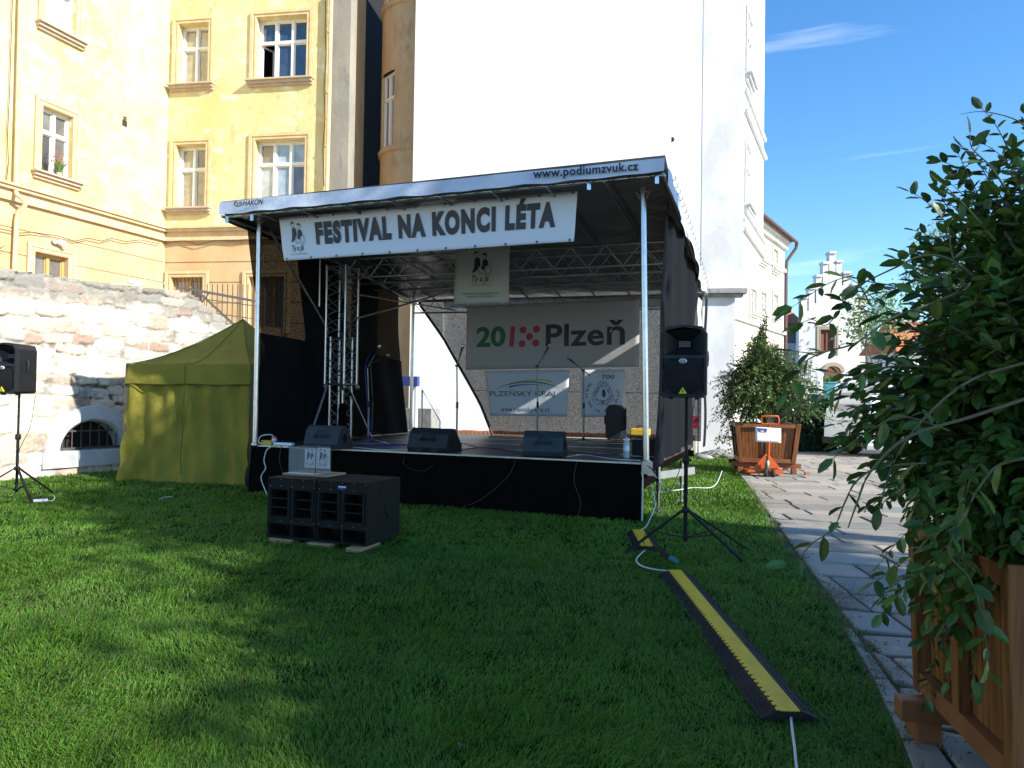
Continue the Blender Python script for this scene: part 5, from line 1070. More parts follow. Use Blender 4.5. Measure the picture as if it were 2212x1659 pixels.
# acrylic collection box
ztop = z0b+sh; FX_ = Fr(G(615, 1026, ztop), d=FSb.d); a0 = FX_.hit(624, 1019, .0)[0]; fq = Fr(G(623, 1021, ztop+.02), d=FSb.d)
bw_ = .33; bd_ = .26; bh_ = .285; ab = thing('collection_box', fq.p(bw_/2, ztop, -bd_/2), 'clear acrylic donation box with two posters standing on the left bass cabinet', 'donation box')
mb = MB(); fbox(mb, fq, -.05, bw_+.16, ztop+.001, ztop+.018, -bd_-.04, .03); mb.build('base_board', M_['wood'], ab)
for (p, q, r_, s, t_, u_) in ((0, bw_, .02, bh_, -.004, 0), (0, bw_, .02, bh_, -bd_, -bd_+.004), (0, .004, .02, bh_, -bd_+.004, -.004), (bw_-.004, bw_, .02, bh_, -bd_+.004, -.004), (0, bw_, bh_, bh_+.004, -bd_, 0)):
    mb = MB(); fbox(mb, fq, p, q, ztop+r_, ztop+s, t_, u_); mb.build('acrylic_panel', M_['acryl'], ab)
mb = MB()
for (a, d_) in ((0, 0), (bw_, 0), (0, -bd_), (bw_, -bd_)): mb.tube([fq.p(a, ztop+.02, d_), fq.p(a, ztop+bh_, d_)], .004, 5)
for z in (bh_,):
    mb.tube([fq.p(0, ztop+z, 0), fq.p(bw_, ztop+z, 0), fq.p(bw_, ztop+z, -bd_), fq.p(0, ztop+z, -bd_), fq.p(0, ztop+z, 0)], .003, 5)
mb.build('dark_edge', M_['ink'], ab)
mb = MB(); z = .022; mb.tube([fq.p(0, ztop+z, 0), fq.p(bw_, ztop+z, 0), fq.p(bw_, ztop+z, -bd_), fq.p(0, ztop+z, -bd_), fq.p(0, ztop+z, 0)], .004, 5); mb.build('light_edge', M_['white_p'], ab)
for k in range(2):
    A0 = .01+k*.16; mb = MB(); fbox(mb, fq, A0, A0+.155, ztop+.05, ztop+.268, -bd_+.008, -bd_+.010); ps = mb.build('poster', M_['white_p'], ab)
    fn = lambda x, y, A0=A0: fq.p(A0+.155*((x-740)/600), ztop+.268-.218*((y-260)/800), -bd_+.0125)
    mb = MB(); pair_logo(mb, fn); put_text_px(mb, 'Ty a Já', fn, 815, 820, 1195, 985, bold=.015, shear=.25); put_text_px(mb, 'www.sdruzenityaja.cz', fn, 790, 1005, 1255, 1040); mb.build('poster_print', M_['ink'], ps)
# floor monitors
def monitor(q, yaw, mt, label, w=.52):
    M = mplace(q, yaw); t = thing('stage_monitor', q, label, 'stage monitor', 'wedge monitors along the stage edge'); mb = MB(M)
    prof = [(-.21, .0), (-.23, .07), (-.17, .25), (-.08, .33), (.02, .32), (.22, .09), (.22, 0)]
    mb.prism(prof, lambda y, z: Vector((-w/2, y, z)), lambda y, z: Vector((w/2, y, z))); mb.build('cabinet', M_[mt], t, bevel=.022, fix=True)
    mb = MB(M); mb.tube([(-.10, -.205, .17), (-.085, -.235, .175), (-.05, -.21, .27), (.05, -.21, .27), (.085, -.235, .175), (.10, -.205, .17)], .011, 7); mb.box((0, -.215, .185), (.22, .02, .02), Matrix.Rotation(.3, 3, 'X')); mb.build('handle', M_[mt], t)
    mb = MB(M)
    for sx in (-1, 1): mb.box((sx*.12, -.222, .035), (.12, .03, .06))
    build_split(mb, 'corner_pad', M_['rubber'], t)
    mb = MB(M); mb.lathe([(.055, 0), (.065, .008), (.05, .012), (.045, -.0), (0, -.0)], (w/2, -.02, .15), 18, (1, 0, 0)); mb.build('side_port', M_['rubber'], t)
    mb = MB(M); mb.add([(-w/2+.03, .03, .32), (w/2-.03, .03, .32), (w/2-.03, .225, .1), (-w/2+.03, .225, .1)], [(0, 1, 2, 3)]); mb.build('front_grille', M_['grille'], t)
sa = math.atan2(DU.y, DU.x)
def dq(x, y): return G(x, y, DZ)
q = dq(700, 972); monitor(Vector((q.x, q.y+.24, DZ+.006)), sa+R(6), 'plastg', 'grey wedge monitor at the left of the stage edge behind the clear box')
q = dq(935, 980); monitor(Vector((q.x, q.y+.24, DZ+.006)), sa+R(-2), 'plast', 'black wedge monitor in the middle of the stage edge', .60)
q = dq(1180, 989); monitor(Vector((q.x, q.y+.24, DZ+.006)), sa+R(8), 'plastg', 'grey wedge monitor at the right of the stage edge')
q = dq(1328, 950); tt_ = pa_speaker(q+Vector((0, 0, .012)), R(165), 'black loudspeaker standing on the stage floor by the right rear', w=.40, h=.66, d=.36)

# microphone stands
def mic_stand(base, top, mic, label, mlabel, boom_tail=0, mt='steel', dy=-.12):
    q = dq(*base); tp = P(top[0], top[1], q.y); mp_ = P(mic[0], mic[1], q.y+dy); t = thing('microphone_stand', q, label, 'microphone stand')
    cl = Vector((q.x, q.y, q.z+(tp.z-q.z)*.52)); mb = MB(); mb.tube([q+Vector((0, 0, .05)), cl], .015, 8); mb.tube([cl, tp], .011, 8); mb.build('pole', M_[mt], t)
    mb = MB(); mb.lathe([(.012, -.05), (.019, -.04), (.019, .04), (.012, .05)], cl, 10); mb.lathe([(.0, -.03), (.018, -.02), (.018, .02), (0, .03)], tp, 10, (1, 0, 0)); mb.lathe([(.012, 0), (.022, .01), (.022, .05), (.012, .07)], q+Vector((0, 0, .06)), 10); build_split(mb, 'clutch', M_['rubber'], t)
    for k in range(3):
        a = R(25+120*k); d = Vector((math.cos(a), math.sin(a), 0)); mb = MB(); mb.tube([q+d*.02+Vector((0, 0, .09)), q+d*.32+Vector((0, 0, .012))], .0075, 6); mb.build('leg', M_[mt], t)
    dr = (mp_-tp); tail = tp-dr.normalized()*boom_tail; e = mp_-dr.normalized()*.15; mb = MB(); mb.tube([tail, e], .009, 7); mb.build('boom', M_[mt], t)
    m_ = thing('microphone', e, mlabel, 'microphone'); ax_ = dr.normalized()
    mb = MB(); mb.lathe([(0, 0), (.010, .0), (.013, .09), (.016, .13), (.02, .135)], e, 12, ax_); mb.build('handle', M_['rubber'], m_)
    mb = MB(); mb.lathe([(.021, .135), (.027, .155), (.024, .18), (.012, .195), (0, .198)], e, 12, ax_); mb.build('grille_head', M_['alu'], m_)
    return t, q, tp
s1 = mic_stand((795, 960), (794, 794), (819, 750), 'microphone stand with blue cable at the left of the stage', 'microphone on the stand nearest the truss tower, pointing up right', mt='steel')
s2 = mic_stand((803, 945), (800, 785), (836, 768), 'dark microphone stand just behind the one with the blue cable', 'dark microphone held level on the rear left stand', mt='iron')
s3 = mic_stand((986, 968), (987, 790), (999, 750), 'microphone stand rising behind the middle wedge monitor', 'microphone above the middle wedge monitor against the net edge')
s4 = mic_stand((1160, 965), (1160, 791), (1186, 748), 'microphone stand in front of the PLZEŇSKÝ KRAJ banner', 'microphone pointing up at the P of the large banner')
s5 = mic_stand((1260, 960), (1260, 800), (1228, 774), 'boom microphone stand in front of the 700 banner', 'microphone pointing left on the boom in front of the 700 banner', boom_tail=.16)
def cable(name, pts, m, label, r=.005, parent=None, n=5):
    # smooth the polyline
    pts = [Vector(p) for p in pts]; out = []
    for i in range(len(pts)-1):
        p0, p1, p2, p3 = pts[max(0, i-1)], pts[i], pts[i+1], pts[min(len(pts)-1, i+2)]
        for k in range(6):
            t = k/6; out.append(.5*((2*p1)+(p2-p0)*t+(2*p0-5*p1+4*p2-p3)*t*t+(3*p1-p0-3*p2+p3)*t**3))
    out.append(pts[-1]); mb = MB(); mb.tube(out, r, n); return tag(mb.build(name, m), label, 'cable')
_, q, tp = s1
cable('microphone_cable', [tp+Vector((.06, -.1, .22)), tp+Vector((-.03, -.03, .0)), q+Vector((-.02, -.03, .7)), q+Vector((.03, -.03, .3)), q+Vector((.05, -.1, .02)), q+Vector((.4, -.2, .012)), q+Vector((.2, -.3, .012)), q+Vector((-.1, -.2, .012)), q+Vector((.3, -.12, .012)), q+Vector((.8, -.3, .012))], M_['blue_p'], 'blue microphone cable running down the left stand and coiled at its foot', .0045)
def loop(c, r, n, z, m, nm, lab, ry=.5):
    pts = [c+Vector((math.cos(i*.7)*(r+random.uniform(-.05, .08)), math.sin(i*.7)*r*ry+random.uniform(-.05, .05), z+random.uniform(0, .006))) for i in range(n)]; return cable(nm, pts, m, lab, .005)
loop(dq(840, 965)+Vector((0, .25, 0)), .22, 26, .014, M_['blue_p'], 'coiled_cable', 'tangled blue cable lying at the stage edge beside the left stand')
cable('stage_cable', [dq(x, y)+Vector((0, .06, .014)) for x, y in ((722, 968), (760, 969), (793, 972), (830, 975), (868, 975), (900, 976), (960, 980))], M_['wht_c'], 'white cable along the front edge of the stage left of the middle monitor', .007)
cable('stage_cable', [dq(x, y)+Vector((0, .08, .014)) for x, y in ((985, 978), (1030, 970), (1080, 973), (1130, 982), (1170, 975), (1230, 980), (1290, 984), (1340, 985))], M_['blk_c'], 'black and blue cables lying behind the stage edge right of the middle monitor', .007)
cable('stage_cable', [dq(x, y)+Vector((0, .05, .014)) for x, y in ((1225, 990), (1260, 985), (1300, 991), (1340, 996), (1385, 998))], M_['wht_c'], 'thin white cable on the stage edge near the water bottle', .006)
cable('speaker_cable', [dq(905, 976)+Vector((0, .15, .05)), FS_.p(2.55, .62, .08), FS_.p(2.62, .50, .085), FS_.p(2.85, .47, .085), FS_.p(2.98, .55, .08), dq(962, 978)+Vector((0, .1, .03))], M_['blk_c'], 'black cable looping over the stage skirt below the middle monitor', .004)
cable('power_cable', [FS_.p(.32, .76, -.02), FS_.p(.30, .86, .0), FS_.p(.12, .84, .02), FS_.p(.10, .74, .03), FS_.p(.30, .72, .02)], M_['wht_c'], 'short white cable loop above the power strip at the left stage corner', .008)
cable('power_cable', [FS_.p(.42, .72, .03), FS_.p(.30, .66, .09), FS_.p(.24, .50, .09), FS_.p(.28, .38, .10), FS_.p(.22, .24, .12), FS_.p(.40, .02, .2)], M_['wht_c'], 'white power cable hanging down the black skirt at the left stage corner', .008)
cable('power_cable', [FS_.p(.50, .72, .03), FS_.p(.52, .5, .09), FS_.p(.62, .25, .10), FS_.p(.80, .02, .3)], M_['blk_c'], 'thin black cable hanging down the skirt behind the clear box', .005)
cable('hanging_thread', [FS_.p(4.15, .68, .05), FS_.p(4.05, .45, .09), FS_.p(3.7, .15, .10), FS_.p(3.4, .02, .12)], M_['iron'], 'thin slack wire hanging over the skirt under the right monitor', .003)
cable('hanging_thread', [FS_.p(4.95, .68, .05), FS_.p(4.93, .45, .09), FS_.p(5.02, .2, .10), FS_.p(4.98, .02, .12)], M_['iron'], 'thin wire hanging straight down the skirt near its right end', .003)
# power distribution on the left corner
pc = thing('power_connector', FS_.p(.12, DZ, -.1), 'yellow connector box with a red and white plug on the left stage corner', 'connector')
mb = MB(); fbox(mb, FS_, .06, .24, DZ+.006, DZ+.075, -.15, -.05); mb.build('box', M_['yel'], pc, bevel=.008)
mb = MB(); mb.lathe([(0, 0), (.035, 0), (.035, .05), (0, .05)], FS_.p(.26, DZ+.06, -.1), 12); mb.build('plug', M_['white_p'], pc); mb = MB(); mb.lathe([(.038, .05), (.038, .08), (0, .08)], FS_.p(.26, DZ+.06, -.1), 12); mb.build('plug_cap', M_['red_p'], pc)
ps_ = thing('power_strip', FS_.p(.42, DZ, -.1), 'white power strip with black plugs lying at the left stage corner', 'power strip')
mb = MB(); fbox(mb, FS_, .27, .60, DZ+.006, DZ+.05, -.14, -.07); mb.build('housing', M_['white_p'], ps_, bevel=.006)
for k in range(3): mb = MB(); mb.lathe([(0, 0), (.02, 0), (.017, .04), (0, .045)], FS_.p(.33+k*.09, DZ+.05, -.105), 10); mb.build('plug', M_['rubber'], ps_)
# bottle
q = dq(1353, 991); bt = thing('water_bottle', q, 'clear plastic water bottle with a pale label standing on the right stage edge', 'bottle')
mb = MB(); mb.lathe([(0, .0), (.038, .004), (.041, .03), (.037, .05), (.041, .07), (.041, .20), (.038, .225), (.015, .275), (.014, .295)], q, 18); mb.build('body', M_['pet'], bt)
mb = MB(); mb.lathe([(.0425, .10), (.0425, .17)], q, 18); mb.build('label', mat('bottle_label', (.55, .66, .74), .5, col2=(.25, .45, .62), nscale=20), bt)
mb = MB(); mb.lathe([(.0165, .288), (.0165, .31), (0, .312)], q, 12); mb.build('cap', M_['teal'], bt)
# cases on the right
q = dq(1376, 988); fc = Fr(q, d=DU); cs_ = thing('flight_case', q, 'black flight case with metal edges behind the right front post', 'case')
mb = MB(); fbox(mb, fc, -.10, .26, DZ, DZ+.23, -.55, -.15); mb.build('body', M_['rubber'], cs_); mb = MB()
for z in (DZ+.004, DZ+.232): mb.tube([fc.p(-.10, z, -.15), fc.p(.26, z, -.15), fc.p(.26, z, -.55), fc.p(-.10, z, -.55), fc.p(-.10, z, -.15)], .008, 5)
mb.build('edges', M_['alu'], cs_)
q = dq(1377, 955); fc = Fr(q, d=DU); tb = thing('tool_case', q, 'yellow and black tool case behind the flight case on the stage', 'tool box')
mb = MB(); fbox(mb, fc, -.14, .2, DZ, DZ+.12, -.25, .0); mb.build('tray', M_['rubber'], tb, bevel=.01); mb = MB(); fbox(mb, fc, -.13, .19, DZ+.12, DZ+.24, -.24, -.01); mb.build('lid', M_['yel'], tb, bevel=.012); mb = MB(); mb.tube([fc.p(-.03, DZ+.24, -.12), fc.p(-.02, DZ+.29, -.12), fc.p(.08, DZ+.29, -.12), fc.p(.09, DZ+.24, -.12)], .012, 6); mb.build('handle', M_['rubber'], tb)
# black cloth bag leaning on the tower
q = S(tu+.16, tv-.16, DZ); mb = MB(); mb.lathe([(0, 0), (.07, .02), (.08, .2), (.075, .4), (.06, .55), (.03, .62), (0, .63)], q, 14); mb.v = [Vector((v.x+.015*math.sin(v.z*14), v.y, v.z)) for v in mb.v]; tag(mb.build('cable_bag', M_['skirt']), 'black cloth bag hanging against the foot of the truss tower', 'bag')

# ================================================================ THINGS ON THE LAWN
def ramp(p, q, label, wB=.27, wY=.085, h=.045):
    p, q = Vector(p), Vector(q); L = (q-p).length; fr = Fr(p, d=(q-p)); t = thing('cable_ramp', (p+q)/2, label, 'cable ramp')
    mb = MB(); pr = [(-wB/2, .0), (wB/2, .0), (wB/2, .010), (wY/2+.015, h), (-wY/2-.015, h), (-wB/2, .010)]
    nseg = max(1, round(L/.9))
    for k in range(nseg):
        a0, a1 = L*k/nseg+.003, L*(k+1)/nseg-.003; mb.prism(pr, lambda d, z: fr.p(a0, z+.012, d), lambda d, z: fr.p(a1, z+.012, d))
    mb.build('rubber_base', M_['rubber'], t, fix=True)
    mb = MB(); n = int(L/.052)
    for k in range(nseg):
        a0, a1 = L*k/nseg+.004, L*(k+1)/nseg-.004; fbox(mb, fr, a0, a1, h+.012, h+.018, -wY/2, wY/2)
    mb.build('yellow_lid', M_['yel'], t)
    mb = MB()
    for i in range(n):
        a = L*(i+.5)/n; fbox(mb, fr, a-.013, a+.013, h+.010, h+.0175, wY/2, wY/2+.016)
    build_split(mb, 'hinge_tooth', M_['yel'], t)
    mb = MB(); i = 0; a = .02
    while a < L-.02:
        for j in range(5):
            d = -wY/2+.012+j*(wY-.024)/4; s = 1 if (i+j) % 2 else -1; c = fr.p(a, h+.0185, d); u = (fr.d*.010+fr.n*.005*s)
            mb.bar(c-u, c+u, .0035, .003)
        a += .022; i += 1
    mb.build('tread_pattern', M_['yel'], t)
    for sd in (-1, 1):
        mb = MB(); a = .03
        while a < L-.03:
            for j in range(3):
                f = .25+j*.25; d = sd*((wY/2+.015)*(1-f)+wB/2*f); z = h*(1-f)+.01*f+.0135; c = fr.p(a, z, d); u = fr.d*.009*(1 if j % 2 else -1)+fr.n*.006; mb.bar(c-u, c+u, .004, .003)
            a += .03
        mb.build('rubber_tread', M_['rubber'], t)
    mb = MB()
    for k in range(nseg*2):
        a = L*(k+.5)/(nseg*2); fbox(mb, fr, a-.02, a+.02, .03, .041, wB/2-.055, wB/2-.03)
    build_split(mb, 'grip_slot', M_['dark'], t)
    for k in range(nseg*2):
        a = L*(k+.5)/(nseg*2); mb = MB(); mb.box(fr.p(a, .036, wB/2-.07), (.02, .012, .016)); mb.build('reflector', M_['orange'], t)
ramp(G(1459, 1239, .03), G(1708, 1551, .03), 'long yellow and black cable ramp in the foreground grass')
ramp(G(1379, 1150, .03), G(1399, 1186, .03), 'short yellow and black cable ramp beside the tripod stand', wB=.26, wY=.10)
e = G(1379, 1152); e2 = G(1397, 1190); f0 = G(1456, 1241); f9 = G(1708, 1556)
cable('ground_cable', [S(SW+.1, .1, .45), S(SW+.16, .05, .2), S(SW+.12, -.15, .03), G(1404, 1120, .03), G(1395, 1138, .03), Vector((e.x, e.y, .03))], M_['wht_c'], 'white cable dropping from the right stage corner to the short ramp', .006)
cable('ground_cable', [Vector((e2.x, e2.y, .02)), G(1375, 1207, .03), G(1385, 1222, .03), G(1420, 1231, .03), Vector((f0.x, f0.y, .03))], M_['wht_c'], 'white cable curving across the grass between the two ramps', .007)
cable('ground_cable', [Vector((f9.x, f9.y, .03)), G(1712, 1580, .03), G(1716, 1610, .03), G(1723, 1680, .03)], M_['wht_c'], 'pale cable leaving the near end of the long ramp', .006)
cable('ground_cable', [S(SW+.05, .0, .62), S(SW+.22, .05, .5), S(SW+.30, .3, .36), S(SW+.45, 1.2, .30), S(SW+.7, 1.5, .3), S(SW+.75, 2.2, .45)], M_['wht_c'], 'yellowish white cable slung under the right stage side', .006)
cable('ground_cable', [S(SW+.02, -.02, .70), S(SW+.16, -.04, .62), S(SW+.2, .1, .42), S(SW+.10, .3, .15), S(SW+.15, .6, .03)], M_['blk_c'], 'black cable hanging below the right stage post', .006)
cable('speaker_cable', [Vector((qs.x+.10, qs.y+.1, hs_)), Vector((qs.x+.02, qs.y-.05, hs_*.8)), Vector((qs.x-.10, qs.y-.08, hs_*.5)), Vector((qs.x-.30, qs.y-.05, .35)), Vector((qs.x-.42, qs.y-.1, .1)), G(1437, 1195, .03)], M_['blk_c'], 'black cable hanging beside the pole of the right tripod stand', .004)
cable('speaker_cable', [Vector((ql.x+.15, ql.y+.1, hl)), Vector((ql.x+.16, ql.y, hl*.7)), Vector((ql.x+.05, ql.y-.05, hl*.45)), Vector((ql.x+.1, ql.y-.05, .25)), Vector((ql.x+.3, ql.y, .2)), G(80, 1078, .03)], M_['blk_c'], 'black cable hanging beside the left tripod stand', .004)
ad = thing('power_adapter', G(1443, 1203), 'dark cable coupling with a teal end lying in the grass under the tripod stand', 'cable coupling')
a, b = G(1432, 1196, .035), G(1449, 1206, .035); mb = MB(); mb.tube([a, b], .028, 10); mb.build('body', M_['rubber'], ad); mb = MB(); mb.tube([b, b+(b-a)*.7], .026, 10); mb.build('socket', M_['teal'], ad)
cc = thing('extension_socket', G(88, 1082), 'white cable coupling lying in the grass beside the left tripod stand', 'cable coupling')
mb = MB(); a, b = G(72, 1083, .03), G(103, 1081, .03); mb.tube([a, b], .025, 8); mb.build('body', M_['white_p'], cc)
cable('ground_cable', [G(103, 1081, .03), G(112, 1082, .04), G(118, 1076, .05), G(116, 1070, .04)], M_['wht_c'], 'short white cable end beside the white coupling on the left', .006)
cable('ground_cable', [G(345, 1078, .03), G(355, 1074, .04), G(372, 1073, .03)], M_['wht_c'], 'scrap of white cable in the grass in front of the tent', .006)
cable('ground_cable', [G(545, 1098, .03), G(541, 1080, .1), G(549, 1073, .14), G(565, 1072, .10), G(573, 1080, .03)], M_['blk_c'], 'black cable looping out of the grass left of the bass cabinets', .005)
cable('ground_cable', [G(852, 1150, .06), G(870, 1142, .04), G(866, 1128, .05), G(850, 1120, .05), G(862, 1110, .04)], M_['blk_c'], 'black cables lying beside the right bass cabinet', .006)
for k, (x, y, lab) in enumerate(((995, 1612, 'curled dead leaf in the grass at the bottom edge of the picture'), (1156, 1207, 'small brown dead leaf in the middle of the lawn'), (1112, 1268, 'tiny dry leaf in the shaded lawn'))):
    q = G(x, y, .05); mb = MB(); a = random.uniform(0, 6); d = Vector((math.cos(a), math.sin(a), .2)); n_ = Vector((-d.y, d.x, 0)); l = .03
    mb.add([q-d*l, q-d*l*.2+n_*l*.5+Vector((0, 0, .012)), q+d*l, q-d*l*.2-n_*l*.5+Vector((0, 0, .014)), q], [(0, 4, 1), (1, 4, 2), (2, 4, 3), (3, 4, 0)]); tag(mb.build('dead_leaf', mat('dead_leaf', (.16, .08, .04), .8), solid=.001), lab, 'leaf')

# ================================================================ FOLIAGE TOOLS
def leafmesh(name, P_, D_, N_, L, W_, m, parent, col, detail=True, cup=.25):
    P_, D_, N_ = (np.asarray(a, float) for a in (P_, D_, N_)); D_ /= np.linalg.norm(D_, axis=1)[:, None]; Sx = np.cross(D_, N_); Sx /= np.linalg.norm(Sx, axis=1)[:, None]+1e-9; Nn = np.cross(Sx, D_)
    L = L[:, None]; W_ = W_[:, None]; n = len(P_)
    if detail:
        prof = [(0, 0, 0), (.28, .85, 0), (.66, .95, 0), (1, 0, 0)]
        m0 = P_; m1 = P_+D_*L*.30-Nn*W_*cup*.35; m2 = P_+D_*L*.68-Nn*W_*cup*.5; tp = P_+D_*L-Nn*W_*cup*.9
        l1 = P_+D_*L*.24+Sx*W_*.42+Nn*W_*cup*.3; l2 = P_+D_*L*.62+Sx*W_*.47+Nn*W_*cup*.12; r1 = P_+D_*L*.24-Sx*W_*.42+Nn*W_*cup*.3; r2 = P_+D_*L*.62-Sx*W_*.47+Nn*W_*cup*.12
        l3 = P_+D_*L*.88+Sx*W_*.24-Nn*W_*cup*.4; r3 = P_+D_*L*.88-Sx*W_*.24-Nn*W_*cup*.4
        V = np.stack([m0, m1, m2, tp, l1, l2, r1, r2, l3, r3], 1); k = 10
        F = [(0, 1, 4, 4), (1, 2, 5, 4), (2, 3, 8, 5), (0, 6, 6, 1), (1, 6, 7, 2), (2, 7, 9, 3)]
        tri = np.array([[0, 1, 4], [1, 2, 5], [1, 5, 4], [2, 3, 8], [2, 8, 5], [0, 6, 1], [1, 6, 7], [1, 7, 2], [2, 7, 9], [2, 9, 3]])
    else:
        l1 = P_+D_*L*.45+Sx*W_*.5; r1 = P_+D_*L*.45-Sx*W_*.5; tp = P_+D_*L-Nn*W_*.2; V = np.stack([P_, l1, tp, r1], 1); k = 4; tri = np.array([[0, 3, 1], [1, 3, 2]])
    F = (np.arange(n)[:, None, None]*k+tri[None]).reshape(-1, 3); return npmesh(name, V.reshape(-1, 3), F, m, parent, np.repeat(np.asarray(col), k, axis=0), False)
def bez(a, b, c, n): t = np.linspace(0, 1, n)[:, None]; return (1-t)**2*a+2*(1-t)*t*b+t*t*c
def twigtube(paths, r0, name, m, parent, sides=4):
    V, F = [], []
    for pth, rr in paths:
        k = len(pth); n0 = len(V)
        for i, q in enumerate(pth):
            d = pth[min(i+1, k-1)]-pth[max(i-1, 0)]; d = d/(np.linalg.norm(d)+1e-9); a = np.array([0, 0, 1.]) if abs(d[2]) < .9 else np.array([1., 0, 0]); x = np.cross(d, a); x /= np.linalg.norm(x); y = np.cross(d, x); r_ = rr*(1-.7*i/(k-1))
            for j in range(sides): V.append(q+(x*math.cos(6.283*j/sides)+y*math.sin(6.283*j/sides))*r_)
        for i in range(k-1):
            for j in range(sides): F.append((n0+i*sides+j, n0+i*sides+(j+1) % sides, n0+(i+1)*sides+(j+1) % sides, n0+(i+1)*sides+j))
    return npmesh(name, np.array(V), np.array(F), m, parent, smooth=True)
def leaves_on(pth, r, step, size, LL, skip=.2, spread=.8):
    "alternate leaves along a path -> lists"
    seg = np.linalg.norm(np.diff(pth, axis=0), axis=1); cum = np.concatenate([[0], np.cumsum(seg)]); tot = cum[-1]; s = tot*skip; k = r.integers(0, 6)
    while s < tot:
        i = min(len(seg)-1, int(np.searchsorted(cum, s))-1 if s > 0 else 0); i = max(i, 0); f = (s-cum[i])/max(seg[i], 1e-6); q = pth[i]*(1-f)+pth[i+1]*f; d = (pth[i+1]-pth[i])/max(seg[i], 1e-6)
        a = k*2.4+r.normal(0, .4); u = np.cross(d, [0, 0, 1.]); u /= np.linalg.norm(u)+1e-9; v = np.cross(u, d); side = u*math.cos(a)+v*math.sin(a); side[2] = side[2]*.5+.05
        dd = d*.55+side*spread+np.array([0, 0, -.12]); nn = np.array([0, 0, 1.])+r.normal(0, .45, 3)-dd*.1; LL.append((q, dd, nn, size*r.uniform(.45, 1.2))); s += step*r.uniform(.7, 1.3); k += 1
    LL.append((pth[-1], pth[-1]-pth[-2], np.array([0, 0, 1.])+r.normal(0, .4, 3), size*.9))
def bush(name, label, root, cen, rad, nsh, size, step, seed, extra=(), detail=True, stem0=None, conical=False, up=.35, shl=.55, weep=0.25):
    r = np.random.default_rng(seed); cen = np.array(cen, float); rad = np.array(rad, float); t = thing(name, root, label, 'shrub'); LL = []; tw = []; base = np.array(root)+np.array([0, 0, .0])
    for k in range(nsh):
        d = r.normal(0, 1, 3); d /= np.linalg.norm(d); lump = 1+.18*math.sin(d[0]*5+seed)+.15*math.sin(d[2]*7+d[1]*4)
        rr = r.uniform(.25, 1)**.5*lump*(1.0 if r.random() < .9 else 1.18); tg = cen+d*rad*rr
        if conical:
            hfr = (tg[2]-(cen[2]-rad[2]))/(2*rad[2]); sc_ = 1.12*(1-max(0, hfr)**2.2*.9); tg[:2] = cen[:2]+(tg[:2]-cen[:2])*sc_
        inn = cen+(tg-cen)*r.uniform(.25, .55); inn[2] -= .12; ln = np.linalg.norm(tg-inn)
        if ln > shl: inn = tg+(inn-tg)*shl/ln
        mid = (inn+tg)/2+np.array([0, 0, up*shl*.5])+r.normal(0, .05, 3)*shl*2; e = tg+np.array([0, 0, -weep*shl*r.uniform(0, 1)])
        pth = bez(inn, mid, e, 9); tw.append((pth, .0035 if detail else .005)); leaves_on(pth, r, step, size, LL, .12)
    for k in range(26):
        d = r.normal(0, 1, 3); d[2] = abs(d[2])*.8; d /= np.linalg.norm(d); e = cen+d*rad*.75; tw.append((bez(base, (base+cen)/2+r.normal(0, .15, 3)*rad, e, 9), .016*max(1, rad[0])))
    for (pth, rr, lf) in extra:
        pth = np.array([tuple(p) for p in pth]); dn = []
        for i in range(len(pth)-1):
            p0, p1, p2, p3 = pth[max(0, i-1)], pth[i], pth[i+1], pth[min(len(pth)-1, i+2)]
            for j in range(5): u = j/5; dn.append(.5*((2*p1)+(p2-p0)*u+(2*p0-5*p1+4*p2-p3)*u*u+(3*p1-p0-3*p2+p3)*u**3))
        dn.append(pth[-1]); dn = np.array(dn); tw.append((dn, rr))
        if lf: leaves_on(dn, r, lf, size*1.1, LL, .05, .9)
    Pq = np.array([l[0] for l in LL]); Dq = np.array([l[1] for l in LL]); Nq = np.array([l[2] for l in LL]); Sz = np.array([l[3] for l in LL]); n = len(LL)
    tone = r.uniform(.55, 1.5, n)[:, None]; yel = (r.random(n) < .14)[:, None]; col = (np.array([[.055, .118, .020]]) if detail else np.array([[.065, .125, .03]]))*tone; col = np.where(yel, np.array([[.10, .15, .03]])*tone, col)
    leafmesh('foliage', Pq, Dq, Nq, Sz, Sz*.52, M_['leaf'], t, col, detail); twigtube(tw, 0, 'branches', M_['twig'], t, 5); print(name, 'leaves', n); return t
